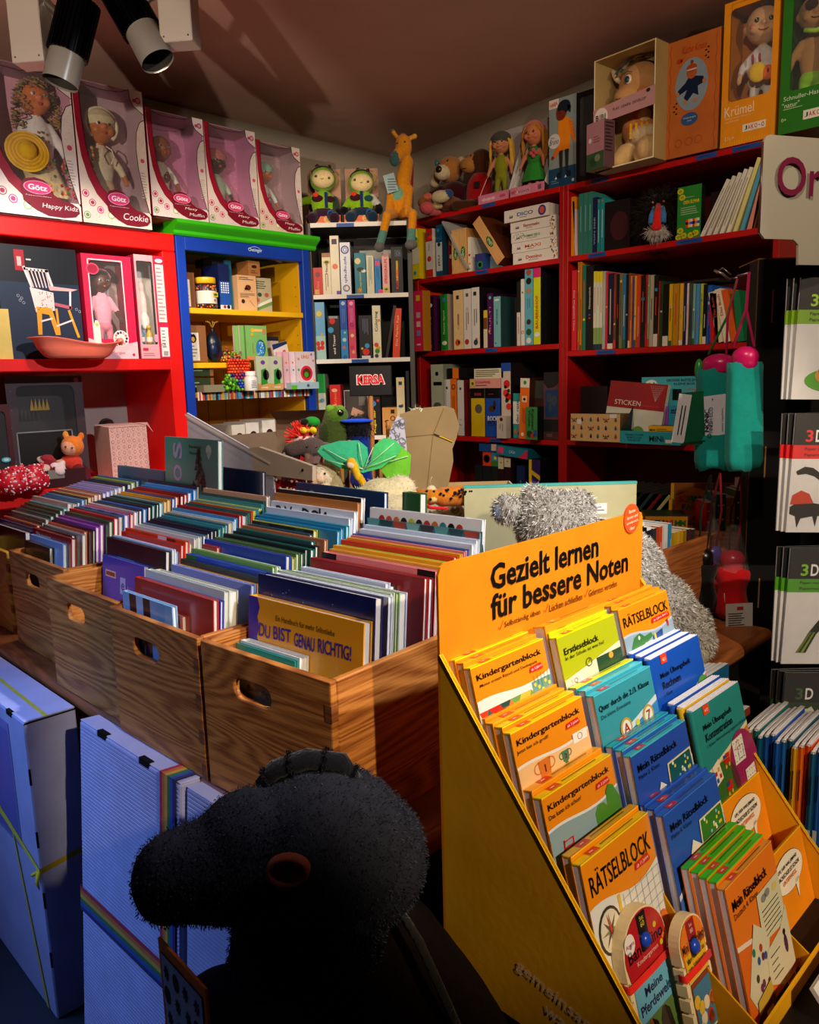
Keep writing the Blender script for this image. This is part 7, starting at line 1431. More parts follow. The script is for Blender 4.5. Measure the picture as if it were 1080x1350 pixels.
blob('head',[('e',(.0,-.005,.200),(.050,.048,.052),'4a2610'),('e',(-.040,-.038,.182),(.038,.034,.032),'b87c38'),('e',(-.028,-.034,.212),(.026,.022,.018),'a86c30'),('e',(.045,.0,.205),(.018,.010,.020),'9a6430')],PLUSH,r,.0045)
m=MB();eye(m,-.046,-.052,.214,.0036);eye(m,-.018,-.058,.218,.0036);m.tube([(-.070,-.055,.168),(-.050,-.074,.163),(-.028,-.070,.166)],.0012,5,'4a2410');m.obj('eyes',PLAST,r)['kind']='stuff';m=MB();m.rect(front(-.055),.006,.085,.036,.112,'2a1414',1);m.obj('chest_patch',CLOTH,r)
# two rag dolls on tilted display cards
for k,(X0,X1)in enumerate(((-2.232,-2.076),(-2.066,-1.902))):
 w=X1-X0;r=root('doll_card',(X0,2.645,T0),0,f'pink edged display card holding the {["capped", "braided"][k]} rag doll','card')
 m=MB('e088a8');m.box((0,0,0),(w,.004,.036),'e088a8');fr=front(-.0003);m.text(fr,'HABA',w*(.82 if k==0 else .12),.018,.012,'d01c3c',w=.030,bold=.02)
 for x in(.2,.35,.5):m.disc(fr,w*x,.016,.012,.006,'f4c8d4',1)
 if k:
  for i in range(10):m.rect(fr,w*.25+i*.006,.004,w*.25+i*.006+.003,.032,'f0a8c0',1)
  for i in range(8):m.rect(fr,w*.84+i*.002,.010,w*.84+i*.002+.001,.028,'2a1420',3)
 m.box((0,.004,0),(w,.09,.003),'b87890');m.obj('foot_tray',PAPER,r)
 m=MB('c0b4b4');m.add([(0,.088,0),(w,.088,0),(w,.125,.305),(.035 if k==0 else .06,.125,.305),(0,.09,.02)],[(0,1,2,3,4)],'b8acb0');m.add([(w,.088,0),(w+.001,.004,.036),(w,.125,.305)],[(0,1,2)],'e8e0e0');m.add([(0,.004,.03),(.004,.004,.03),(.050,.125,.300),(.045,.125,.300)],[(0,1,2,3)],'e8e0e0');m.obj('backing',PAPER,r)
doll((-2.150,2.695,T0+.012),R(22),.262,'rag doll with grey cap, blond hair and mustard patterned romper','c8845c','8a8a18','8a8a18','5a5a5a','d8a83a','long','4a4640',.155,eyec='281a10',white=None,mat=CLOTH,long=False,sleeve='c8845c',cheeks='c86050',skirt=None,extra=lambda r,H,hz,R_,sh,hip:None)
doll((-1.985,2.695,T0+.012),R(10),.262,'rag doll with pink headband, braids and green dress','c87850','2a7a28','b83a50','d89080','b87820','long',None,.16,eyec='281a10',white=None,mat=CLOTH,long=False,sleeve='c87850',skirt='2a8a2c',cheeks='d86a58',extra=lambda r,H,hz,R_,sh,hip:(lambda m:(m.tube([(R_*1.06*math.sin(t),-R_*.2,hz+R_*(.1+1.0*math.cos(t)))for t in[R(-95+190*i/12)for i in range(13)]],R_*.12,6,'c86878'),[m.ell((R_*(.5+.5*math.cos(a))*.5,-R_*.62,sh-.02+R_*.25*math.sin(a)),R_*.2,'c85058',8,6)for a in(0,1.6,3.1,4.7)],m.obj('headband_and_flower',CLOTH,r)))(MB()))
# flat picture box of a boy doll
def d_boy(o,fr,w,h):
 o.rect(fr,0,0,w,h*.22,'14486c',1);o.rect(fr,0,h*.90,w*.36,h,'e8d8d0',2);o.text(fr,'HABA',w*.18,h*.945,.014,'c81c30',w=.034,bold=.02,rot=8,lvl=3)
 o.pol(fr,[(w*.36,h*.40),(w*.34,h*.73),(w*.48,h*.78),(w*.66,h*.78),(w*.82,h*.72),(w*.78,h*.40)],'f08c18',3);o.pol(fr,[(w*.72,h*.74),(w*.84,h*.72),(w*.99,h*.50),(w*.92,h*.46),(w*.80,h*.58)],'e87818',4)
 for i in range(6):o.line(fr,[(w*(.80+.025*i),h*(.70-.035*i)),(w*(.88+.018*i),h*(.70-.03*i))],.0018,'b84a10',5)
 o.pol(fr,[(w*.36,h*.46),(w*.20,h*.42),(w*.14,h*.34),(w*.24,h*.34),(w*.40,h*.40)],'e07010',4);o.disc(fr,w*.14,h*.345,w*.05,h*.022,'8a3c20',4)
 o.disc(fr,w*.47,h*.84,w*.20,h*.085,'7a2c18',5,20);o.disc(fr,w*.56,h*.89,w*.24,h*.075,'14222c',6,20);o.pol(fr,[(w*.68,h*.90),(w*.82,h*.88),(w*.80,h*.80),(w*.70,h*.84)],'14303c',6);o.disc(fr,w*.46,h*.80,w*.17,h*.055,'7a2c18',7,18);o.disc(fr,w*.42,h*.825,.0028,.0028,'140808',8);o.line(fr,[(w*.40,h*.785),(w*.50,h*.78),(w*.56,h*.79)],.0012,'3a0c08',8)
 for x in(.44,.66):o.pol(fr,[(w*(x-.07),h*.41),(w*(x+.08),h*.41),(w*(x+.06),h*.15),(w*(x-.03),h*.15)],'2a2c2c',3)
 for x in(.36,.72):o.pol(fr,[(w*(x-.14),h*.10),(w*(x+.12),h*.10),(w*(x+.10),h*.16),(w*(x-.02),h*.17)],'101c2c',4);o.pol(fr,[(w*(x-.14),h*.095),(w*(x-.05),h*.095),(w*(x-.08),h*.125)],'e8e8e8',5)
 o.disc(fr,w*.20,h*.53,w*.22,h*.085,'d8d8d8',5,22);o.text(fr,'Hey',w*.14,h*.57,.010,'181818',lvl=6);o.text(fr,'Bruno',w*.21,h*.525,.020,'101010',w=w*.34,shear=.25,lvl=6)
 o.disc(fr,w*.90,h*.05,.006,.006,'c8d8e0',3);o.bars(fr,w*.1,h*.04,w*.4,h*.09,2,'6a90a8',random.Random(1),3)
gbox((-1.877,2.645,T0),0,.121,.315,.10,'8a9a9c','tall flat box printed with a boy doll in an orange hoodie',None,d_boy,'243a48')
window_box((-1.752,2.640,T0),.124,.310,.12,'0c0a0e','black window box with a capped rag doll inside',None,(.012,.02,.112,.292),None,'08080a','0a080a',rz=0)
doll((-1.672,2.705,T0+.006),R(18),.285,'rag doll in a crimson cap and grey shirt inside the black box','c88a68','6a6258','2a1c30','8a8a8c','180c10','cap','6a0c18',.15,eyec='1a1010',white=None,mat=CLOTH,cheeks='c87060',skirt='241830')
# cream open box with the big cloth sheep
r=root('doll_box',(-1.628,2.560,T0),R(-4),'open cream carton holding a cloth sheep doll behind a pink band','box')
w,h,d=.242,.365,.13;C1='d8c494'
m=MB(C1);m.box((0,d-.004,0),(w,d,h),'a8905c');m.obj('back_panel',CARD,r)
for x in(0,w-.004):m=MB(C1);m.box((x,0,0),(x+.004,d,h),None,None,[C1,C1,'f0e4bc','a88c58',C1,'b89c64']);m.obj('side_panel',CARD,r)
m=MB(C1);m.box((.004,0,0),(w-.004,d-.004,.004),'f0e4bc');m.obj('bottom_panel',CARD,r);m=MB(C1);m.box((.004,0,h-.004),(w-.004,d-.004,h),'d0b880');m.obj('top_panel',CARD,r)
m=MB('b88a90');m.add([(-.001,-.001,.155),(w+.001,-.001,.165),(w+.001,-.001,.225),(-.001,-.001,.205)],[(0,1,2,3)],'c09094');fr=front(-.0015);m.disc(fr,.032,.175,.028,.030,'e8dcd4',1,24)
for i,(ch,c)in enumerate(zip('BIBI',['1c1414','c8382a','2a6a4a','1c1414'])):m.text(fr,ch,.016+.011*i,.175,.018,c,bold=.03)
m.text(fr,'PLAY  LEARN  DEVELOP',.145,.190,.009,'4a2c2c',w=.13,rot=2);m.disc(fr,.218,.214,.008,.006,'3a2424',2)
m.obj('pink_band',PAPER,r)
r2=root('accessory_box',(-1.640,2.535,T0),R(-14),'small pink and green carton standing at the foot of the cream box','box')
m=MB('b88a94');m.box((0,0,.0),(.085,.05,.155),None,None,['c8b484','c8b484','b88490','5a3c44','b88490','b88490']);fr=front(-.0004);m.rect(fr,0,0,.085,.055,'3a5a3c',1);m.disc(fr,.035,.025,.018,.016,'2a4a30',2);m.disc(fr,.055,.035,.014,.012,'7a8a6a',3);m.disc(fr,.018,.098,.008,.008,'e8dcd4',2);m.bars(fr,.035,.085,.07,.11,3,'8a5a64',random.Random(1));m.bars(sidef(.0853),.006,.05,.044,.15,9,'2a1c1c',random.Random(2));m.obj('carton',PAPER,r2)
r=root('cloth_sheep',(-1.505,2.655,T0+.004),R(10),'large beige cloth sheep doll with a patterned headscarf in the cream box','plush toy');SK='c8935c'
blob('body',[('e',(0,0,.13),(.060,.045,.065),'c8783a'),('e',(.03,-.02,.10),(.062,.045,.035),'d8c098'),('c',(.05,-.03,.05),(.055,-.045,.045),.050,.048,'d8b47c'),('e',(.028,-.048,.035),(.03,.02,.035),'d8b47c'),('c',(-.04,-.02,.05),(-.06,-.03,.03),.035,.03,'d0ac74'),('e',(.03,-.03,.165),(.022,.02,.022),'d8b47c')],CLOTH,r,.005)
blob('head',[('e',(.005,-.005,.265),(.078,.058,.080),SK),('e',(-.035,-.040,.230),(.042,.036,.034),SK),('e',(-.088,.0,.320),(.012,.008,.030),'d8c0a0',(0,-.5,0)),('e',(.085,.0,.275),(.012,.01,.022),SK)],CLOTH,r,.005)
m=MB();m.ell((-.020,-.062,.280),(.013,.006,.015),'e8dcc8');m.ell((-.022,-.067,.279),(.009,.004,.011),'1c3a54');m.tube([(-.036,-.064,.298),(-.020,-.067,.304),(-.006,-.064,.300)],.0012,5,'2a1410');m.tube([(-.060,-.068,.225),(-.050,-.075,.219),(-.040,-.076,.222)],.0012,5,'5a2c1c');m.ell((.028,-.058,.236),(.018,.006,.014),'d07848');m.obj('eye_and_cheek',PLAST,r)
m=MB();
for i in range(14):
 t=R(-62+124*i/13);t2=R(-62+124*(i+1)/13)
 for j in range(2):
  a=.083;y0,y1=(-.048+.024*j,-.024+.024*j);zc=.272+.0
  m.add([(a*math.sin(t),y0,zc+a*math.cos(t)),(a*math.sin(t2),y0,zc+a*math.cos(t2)),(a*math.sin(t2),y1,zc+a*math.cos(t2)+.004),(a*math.sin(t),y1,zc+a*math.cos(t)+.004)],[(0,1,2,3)],['2a5a4c','d8c8a0','1c2c34','c88a5a','8a3a30','3a6a70'][(i*2+j*3)%6])
m.obj('patchwork_scarf',CLOTH,r)
m=MB()
for i in range(4):m.box((-.010+.017*i,-.066+.006*i,.085),(-.003+.017*i,-.062+.006*i,.135),'e0a830')
m.obj('yellow_stripes',CLOTH,r)
def d_kraft(o,fr,w,h):
 for x in(.07,.93):o.line(fr,[(w*x+.0025*math.sin(i*1.3),h*(.02+.96*i/30))for i in range(31)],.0012,'a83018',1)
 o.text(fr,'Käthe Kruse',w*.52,h*.90,.022,'b83a18',w=w*.46,shear=.2);o.disc(fr,w*.48,h*.60,w*.31,h*.22,'8898a8',1,32)
 N_='14203c';o.pol(fr,[(w*.36,h*.62),(w*.42,h*.66),(w*.56,h*.66),(w*.70,h*.64),(w*.72,h*.59),(w*.60,h*.57),(w*.62,h*.49),(w*.52,h*.52),(w*.40,h*.46),(w*.34,h*.50),(w*.40,h*.56),(w*.24,h*.53),(w*.22,h*.57)],N_,2)
 o.disc(fr,w*.48,h*.70,w*.10,h*.055,'b05a30',3);o.disc(fr,w*.48,h*.735,w*.10,h*.035,'a84418',4);o.disc(fr,w*.48,h*.785,w*.03,h*.016,'8a3414',4);o.rect(fr,w*.39,h*.715,w*.57,h*.728,'c8b8b0',5)
 for x,y in((.22,.54),(.72,.60),(.37,.46),(.56,.46)):o.disc(fr,w*x,h*y,w*.035,h*.018,'c07a4a',4)
 o.disc(fr,w*.46,h*.31,w*.16,h*.055,'345a90',2,24);o.text(fr,'Waldorfpuppe',w*.46,h*.32,.007,'c8d8e8',w=w*.24,lvl=3);o.text(fr,'Junge',w*.46,h*.295,.006,'c8d8e8',lvl=3)
 o.disc(fr,w*.24,h*.82,.010,.007,'b83a18',2);o.pol(fr,[(w*.26,h*.82),(w*.33,h*.845),(w*.28,h*.80)],'b83a18',2)
 for(x,y)in((.76,.78),(.18,.38)):
  for i in range(5):o.disc(fr,w*x+.004*(-1)**i,h*y+.008*i,.004,.0026,'2a1c10',2,8)
 for x in(.26,.46,.64):o.arc(fr,w*x,h*.12,.012,.0016,'b04a24',2,n=10)
gbox((-1.383,2.615,T0),0,.180,.362,.12,'c0682c','orange brown kraft doll box with an oval picture',None,d_kraft,'5a3418',mat=CARD)
gbox((-1.272,2.760,T0),0,.20,.405,.12,'b8702c','taller brown kraft box standing behind the oval picture box',None,None,'6a4018',mat=CARD)
def d_krum(m,fr,w,h):
 m.line(fr,[(w*.14,.13),(w*.14,h*.98),(w*.92,h*.98)],.001,'6a4008',1);m.text(fr,'Krümel',w*.34,.104,.030,'f4e4c0',w=w*.54,lvl=2);m.text(fr,'Schmusepuppe Babypuppe',w*.34,.083,.006,'f4d8a0',w=w*.52);m.text(fr,'mit Schnuller',w*.22,.074,.006,'f4d8a0',w=w*.26)
 m.rect(fr,w*.42,.034,w*.84,.056,'f0e8d8',2)
 for i,(ch,c)in enumerate(zip('JAKO-O',['1c3a2a','c83a2a','c8382a','c8382a','1c3a2a','b81c24'])):m.text(fr,ch,w*.48+i*.0105,.045,.002 if ch=='-' else .013,c,w=.005 if ch=='-' else .0085,bold=.02,lvl=3)
 m.text(fr,'1½+',w*.18,.024,.012,'f4e4c0');
 for i in range(22):m.line(fr,[(w*i/22,0),(w*i/22+.002,.010+.008*(i*7%5)/5)],.001,'f8d020',2)
window_box((-1.199,2.625,T0),.170,.425,.14,'f09818','yellow orange window box with a bald cloth baby doll inside',d_krum,(.020,.132,.152,.402),None,'b86c0c','1a1008',rz=0)
doll((-1.108,2.705,T0+.070),R(22),.345,'bald cloth baby doll with tuft of hair and giraffe print shirt','d0a478','dcd8d8','d8d4d0','d8c0a0',None,hr=.165,eyec='181010',white=None,mat=CLOTH,smile='b83a2a',cheeks='d88060',belly=1.25,arm=((-.3,-.25),(.3,-.25)),extra=lambda r,H,hz,R_,sh,hip:(lambda m:([m.tube([(0.0,0,hz+R_*.95),(.012*math.cos(a),.012*math.sin(a),hz+R_*1.18),(.022*math.cos(a),.022*math.sin(a),hz+R_*1.25)],[.003,.003,.001],5,'e0c8a0')for a in[k*.7 for k in range(9)]],m.obj('hair_tuft',PLUSH,r),(lambda p:(p.ell((-.012,-.058,sh-.075),(.026,.012,.030),'e8c030'),p.ell((.018,-.058,sh-.080),(.020,.014,.022),'f07020'),p.ell((-.028,-.052,sh-.03),(.004,.004,.012),'a83a4a'),p.ell((-.008,-.055,sh-.03),(.004,.004,.012),'a83a4a'),p.ell((.018,-.072,sh-.078),(.003,.002,.007),'5a1c10'),p.obj('giraffe_print',CLOTH,r)))(MB())))(MB()))
def d_hase(m,fr,w,h):
 m.text(fr,'Schnuller-Hase,',w*.44,.098,.015,'e0f0d0',w=w*.72);m.text(fr,'"natur"',w*.22,.080,.014,'e0f0d0',w=w*.32);m.bars(fr,w*.08,.066,w*.66,.072,1,'b8d8a0',random.Random(1));m.text(fr,'0+',w*.10,.040,.010,'e0f0d0')
 m.rect(fr,w*.46,.028,w*.96,.054,'f0ece0',2)
 for i,(ch,c)in enumerate(zip('JAKO-O',['1c3a2a','c83a2a','c8382a','c8382a','1c3a2a','b81c24'])):m.text(fr,ch,w*.52+i*.0112,.041,.002 if ch=='-' else .013,c,w=.005 if ch=='-' else .009,bold=.02,lvl=3)
window_box((-1.018,2.625,T0),.155,.425,.14,'2a7a20','green window box with a cloth hare in lime pants inside',d_hase,(.028,.118,.135,.405),None,'185010','141008',rz=0)
doll((-.955,2.705,T0+.030),R(22),.365,'beige cloth hare with dark nose and lime green pants','a87c4c','a87c4c','88c828','a87c4c',None,hr=.14,eyec='1c120a',white=None,mat=CLOTH,smile='2a1810',sleeve='a87c4c',extra=lambda r,H,hz,R_,sh,hip:(lambda m:(m.ell((-.014,-.052,hz+.010),(.018,.008,.014),'2a1810'),m.tube([(-.03,-.045,sh+.012),(0,-.052,sh+.004),(.03,-.045,sh+.012)],.007,6,'98d030'),m.obj('nose_and_scarf',CLOTH,r)))(MB()))
# baboon among the books
r=root('plush_baboon',(-1.440,2.700,EYE+.4395),R(22),'black shaggy baboon toy with red and blue nose, on the right bookcase','plush toy')
b=blob('body',[('e',(0,0,.090),(.085,.070,.092),'100c0c'),('e',(0,-.03,.125),(.055,.050,.050),'140e0c')],PLUSH,r,.008)
fur(b,5200,.042,['141010','241c18','0c0a0a','3a2c24'],r,.0011,3,lay=(0,0,-.5))
m=MB();m.tube([(.0,-.078,.125),(.0,-.098,.095),(.0,-.112,.060),(0,-.112,.048)],[.010,.012,.014,.010],10,'e0201c');m.ell((0,-.116,.048),(.018,.012,.014),'d8181c',12,8)
for s in(-1,1):m.tube([(s*.014,-.076,.118),(s*.019,-.094,.090),(s*.021,-.106,.062)],[.007,.010,.009],8,'3a78b8')
m.obj('nose_ridge',PLUSH,r);m=MB()
for s in(-1,1):eye(m,s*.018,-.080,.135,.004,'b86018')
m.obj('eyes',PLAST,r);q=blob('muzzle',[('e',(0,-.092,.034),(.034,.024,.018),'b8b0ac')],PLUSH,r,.005);fur(q,500,.022,['d8d4d0','b8b0a8','e8e4e0'],r,.0008,4,'beard',(0,-.4,-.5))

# ================================================================ stock in the yellow cupboard
CI=lambda y,z,dx=0:(-2.625-dx,y,EYE+z)
def kb(y0,y1,z,h,col,label,deco=None,dx=0,d=.12,side=None,mat=None,cat='box',name='craft_box',g='craft boxes in the yellow cupboard'):return gbox(CI(y0,z,dx),LW,y1-y0,h,d,col,label,g,deco,side,mat=mat,cat=cat,name=name)
def d_label(owl=False):
 def d(o,fr,w,h):
  o.rect(fr,w*.08,h*.04,w*.62,h*.80,'dcd4c4',1);o.bars(fr,w*.14,h*.12,w*.54,h*.48,4,'8a8478',random.Random(1))
  if owl:o.disc(fr,w*.34,h*.64,.014,.016,'1c1810',2);o.disc(fr,w*.34,h*.62,.007,.009,'d8a020',3);o.pol(fr,[(w*.24,h*.70),(w*.27,h*.78),(w*.30,h*.71)],'1c1810',2);o.pol(fr,[(w*.38,h*.71),(w*.41,h*.78),(w*.44,h*.70)],'1c1810',2)
 return d
kb(1.484,1.538,.274,.125,'7a4a28','brown box with white label, upper cupboard shelf',d_label(),.02)
r=root('bead_jar',CI(1.594,.274,.04),LW,'clear jar of coloured beads with a yellow lid','jar')
m=MB('3a1418');m.lathe([(0,.001),(.037,.001),(.037,.080),(.033,.088),(0,.088)],20,'4a1818');rng=random.Random(3)
for _ in range(150):t=rng.uniform(0,6.28);z=rng.choice([rng.uniform(.004,.014),rng.uniform(.068,.084)]);m.ell((.037*math.cos(t),.037*math.sin(t),z),.0034,rng.choice(['c8281c','e07020','18602a','2a3a8a','d8b020','a01c30']),6,4)
m.obj('beads',PLAST,r);m=MB('ded8c4');m.lathe([(.0392,.018),(.0392,.064)],24,'e0dccc');
f_=front(-.0396);m.rect(f_,.006,.042,.026,.058,'e0b020',1);m.disc(f_,.016,.050,.008,.005,'1c6a3a',2);m.disc(f_,.012,.030,.004,.004,'b82a3a',1);m.obj('jar_label',PAPER,r);m=MB('f0c020');m.lathe([(0,.112),(.037,.112),(.038,.108),(.038,.092),(.034,.090),(0,.090)],22,'f0c020');m.obj('lid',PLAST,r)
kb(1.640,1.686,.274,.165,'101c50','tall navy box with white dice dots beside the bead jar',lambda o,fr,w,h:(o.rect(fr,0,h*.1,w,h*.62,'1c50a8',1),*[o.disc(fr,w*(.2+.2*i),h*(.38+.05*j),.0032,.0032,'e8f0f8',2,8)for i in range(4)for j in range(5)],o.rect(fr,0,0,w,h*.1,'d8d8d0',1),o.disc(fr,w*.4,h*.06,.006,.006,'a01c3c',2),o.disc(fr,w*.75,h*.06,.007,.007,'101010',2)),.02)
kb(1.690,1.716,.274,.185,'1c6a80','narrow dark teal box behind the insect box',None,.05)
def d_insect(o,fr,w,h):
 o.bars(fr,w*.08,h*.86,w*.9,h*.96,2,'3a2a18',random.Random(1));o.disc(fr,w*.55,h*.66,.013,.010,'5a2414',2);o.disc(fr,w*.42,h*.62,.006,.005,'4a1c10',2)
 for i in range(4):o.line(fr,[(w*.5,h*.64),(w*(.3+.15*i),h*.54)],.001,'3a1c10',2)
 o.bars(fr,w*.1,h*.36,w*.9,h*.50,4,'6a4a2c',random.Random(2));o.disc(fr,w*.25,h*.26,.008,.008,'3a2414',2);o.line(fr,[(w*.6,h*.3),(w*.85,h*.12)],.001,'3a2414',2)
kb(1.716,1.800,.274,.130,'e0b080','beige box printed with brown insects',d_insect,.015)
kb(1.800,1.880,.274,.128,'b8b090','pale green box with animals and diagonal ribbon print',lambda o,fr,w,h:(o.bars(fr,w*.1,h*.66,w*.9,h*.92,4,'4a5238',random.Random(4)),o.disc(fr,w*.3,h*.5,.009,.008,'3a4a3c',2),o.disc(fr,w*.7,h*.5,.010,.008,'c0583a',2),o.pol(fr,[(0,h*.16),(w,h*.42),(w,h*.32),(0,h*.08)],'e8e4d0',2),o.pol(fr,[(0,h*.08),(w,h*.32),(w,h*.22),(0,0)],'6a9a4a',2),o.disc(fr,w*.2,h*.34,.007,.007,'d06a4a',2)),.03)
kb(1.772,1.825,.405,.056,'a87040','small brown carton stacked on the insect box',lambda o,fr,w,h:(o.disc(fr,w*.5,h*.62,.012,.006,'2a1808',2),o.bars(fr,w*.2,h*.15,w*.8,h*.4,2,'5a3c1c',random.Random(1))),.02)
kb(1.640,1.700,.440,.03,'141418','black box end at the top behind the dice box',None,.06)
kb(1.487,1.570,.081,.132,'8a5a30','brown box with a white owl label, middle cupboard shelf',d_label(True),.02)
r=root('gift_bag',CI(1.614,.081,.045),LW,'dark tied cellophane bag with blue and purple contents','bag');blob('bag',[('e',(0,0,.055),(.032,.028,.058),'101828'),('e',(.014,-.014,.03),(.016,.012,.02),'3a1430'),('e',(-.012,-.02,.05),(.014,.010,.02),'1c2c50'),('c',(0,0,.10),(0,0,.125),.012,.006,'14141c')],PLAST,r,.004);m=MB('c89a20')
for i in range(7):a=i*.9;m.tube([(0,0,.125),(.012*math.cos(a),.008*math.sin(a),.145),(.026*math.cos(a),.012*math.sin(a),.150)],.0016,5,'d8a830')
m.obj('gold_tie',CLOTH,r)
for k in range(2):
 r=root('candy_bag',CI(1.655+k*.03,.081-.0,.03-.02*k),LW,['small bag of red and green sweets beside the dark bag','small bag of mixed bright sweets before the green egg kits'][k],'bag');m=MB();rng=random.Random(k)
 for _ in range(60):m.ell((rng.gauss(0,.011),rng.gauss(0,.008),.006+abs(rng.gauss(.012,.014))*.8),.0048,rng.choice(['c8281c','2a6a2a','e0a020','a83a7a','88a830']),6,4)
 m.obj('sweets',PLAST,r)['kind']='stuff'
def d_egg(o,fr,w,h):
 o.disc(fr,w*.68,h*.34,w*.22,h*.25,'1c2c30',2,24);o.disc(fr,w*.66,h*.33,w*.20,h*.235,'2a80c0',3,24);rng=random.Random(2)
 for _ in range(24):o.disc(fr,w*.66+rng.uniform(-.14,.14)*w,h*.33+rng.uniform(-.18,.18)*h,.0016,.0020,'d8f0f8',4,6)
 o.disc(fr,w*.34,h*.86,.008,.008,'e8b020',2);o.rect(fr,w*.42,h*.82,w*.80,h*.90,'e0b868',2);o.disc(fr,w*.88,h*.84,.007,.012,'c87850',2);o.disc(fr,w*.3,h*.74,.006,.006,'e0a020',2);o.line(fr,[(w*.3,h*.5),(w*.32,h*.2)],.002,'b83a1c',2);o.rect(fr,0,0,w*.4,h*.12,'d8884a',2)
for k in range(3):kb(1.735-k*.018,1.832-k*.018,.088,.130,'78b060',['front green egg painting kit in the yellow cupboard','green egg painting kit second in the row, edge showing','green egg painting kit last in the row, edge showing'][k],d_egg if k==0 else None,.01+k*.012,.009,'d8c0a8' if k else '5a8a48')
kb(1.855,1.915,.10,.080,'b8a898','small packet with a black header and cream body',lambda o,fr,w,h:(o.rect(fr,0,h*.8,w,h,'1c1c24',1),o.disc(fr,w*.5,h*.3,.01,.007,'8a3a20',2)),.05,.01)
gbox(CI(1.858,.095,.0),(R(0),R(-12),LW),.072,.052,.012,'e0d0c8','white packet with a navy corner lying on the green kits',None,lambda o,fr,w,h:(o.pol(fr,[(0,h),(w,h),(w,h*.8),(0,h*.6)],'1c2c5c',1),o.disc(fr,w*.7,h*.3,.008,.006,'d8583a',2),o.disc(fr,w*.3,h*.2,.009,.005,'6a2418',2)))
r=root('candy_jar',CI(1.676,-.029,-.02),LW,'clear jar of orange, blue and green wooden beads','jar');m=MB('3a1008');m.lathe([(0,.002),(.036,.002),(.036,.118),(0,.118)],18,'5a1808');rng=random.Random(8)
for i in range(11):
 for j in range(20):
  z=.006+i*.0108;t=2*math.pi*(j+.5*(i%2))/20;c=rng.choice(['e83810','f05818','d82810'])if i>5 else rng.choice(['1c3ac0','2a8a3a','1c6ab8','6aa020'])if i<4 else rng.choice(['8a1c60','c82838','2a2a90']);m.ell((.038*math.cos(t),.038*math.sin(t),z),.0058,c,7,5)
m.obj('beads',PLAST,r)['kind']='stuff'
r=root('pill_bottle',CI(1.690,-.029,-.075),LW,'white labelled bottle standing before the bead jar','bottle');m=MB('e8e4e0');m.lathe([(0,0),(.024,0),(.025,.003),(.025,.045),(.020,.052),(.018,.055),(.018,.070),(0,.070)],18,'e4e0dc');m.bars(front(-.0253),-.014,.010,.014,.040,5,'6a6a6a',random.Random(3));m.obj('bottle',PLAST,r);m=MB('f4f4f0');m.lathe([(.0195,.056),(.0195,.072),(0,.072)],18,'f0ece8');m.obj('cap',PLAST,r)
r=root('candy_bag',CI(1.605,-.029,-.06),LW,'small bag of green sweets on the striped shelf','bag');m=MB();rng=random.Random(5)
for _ in range(70):m.ell((rng.gauss(0,.012),rng.gauss(0,.008),.007+abs(rng.gauss(.016,.015))),.0062,rng.choice(['58b020','3a8a18','80d030','1c5a20']),7,5)
m.obj('sweets',PLAST,r)['kind']='stuff'
for k,(z,h)in enumerate(((.030,.048),(-.029,.052))):kb(1.487,1.590,z,h,'2a3a1c',['upper','lower'][k]+' of two dark green flat boxes at the cupboard left',lambda o,fr,w,h:(o.rect(fr,w*.86,0,w,h,'8a5a30',1),o.bars(fr,w*.1,h*.3,w*.6,h*.8,2,'8aa070',random.Random(1))),.02,.12)
gbox(CI(1.500,-.029,-.06),LW,.085,.026,.05,'8a8468','pale flat packet lying before the dark green boxes',None,None,mat=PLAST)
def d_pk(o,fr,w,h):o.disc(fr,w*.5,h*.82,.010,.008,'6a3a8a',2);o.pol(fr,[(w*.3,h*.15),(w*.35,h*.6),(w*.7,h*.65),(w*.8,h*.2)],'2a8a2a',2);o.disc(fr,w*.7,h*.45,.014,.02,'3a2c28',2);o.rect(fr,0,0,w,h*.2,'c89858',1);o.rect(fr,w*.3,h*.06,w*.8,h*.10,'d8c8b8',2)
for k in range(2):kb(1.728+k*.062,1.728+k*.062+.060,-.029,.128,'b8c0a0',['left','right'][k]+' hanging packet with a green garden tool picture',d_pk,-.06+.004*k,.012)
def d_lid(o,fr,w,h):
 o.disc(fr,w*.50,h*.40,w*.38,w*.38,'d8d4d8',2,28);o.disc(fr,w*.50,h*.40,w*.33,w*.33,'e01c40',3,28);o.disc(fr,w*.50,h*.40,w*.22,w*.22,'5a2c14',4,24);o.disc(fr,w*.48,h*.36,w*.12,w*.12,'4a9a20',5,16);o.text(fr,'UHU',w*.45,h*.86,.014,'e07a30',w=w*.4,bold=.02)
 for x,y,c in((.1,.8,'e08a30'),(.9,.75,'d86a9a'),(.08,.5,'6aa040'),(.92,.2,'e0a030'),(.8,.92,'9a6ac0'),(.1,.15,'d85a70')):o.disc(fr,w*x,h*y,.005,.005,c,2,8)
for k in range(4):kb(1.900-k*.022,1.990-k*.022,-.024,.140,['d8c8cc','e0c8d0','d8a8b0','e0a8b8'][k],['front card of the red modelling lids at the cupboard right','second card of the red modelling lid row','third card of the red modelling lid row','fourth card of the red modelling lid row'][k],d_lid if k==0 else sp(None,marks=[('o',.12,.7,.004,'e07a30'),('o',.14,.5,.004,'2a8aa0')]),-.085+k*.012,.008,cat='card')
gbox(CI(1.862,-.029,-.095),LW,.135,.026,.06,'9ab8c0','pale blue foot tray under the red modelling lids',None,lambda o,fr,w,h:(o.disc(fr,w*.6,h*.5,.007,.006,'4a5a60',2),o.rect(fr,0,0,w*.2,h*.6,'5ab020',1)))
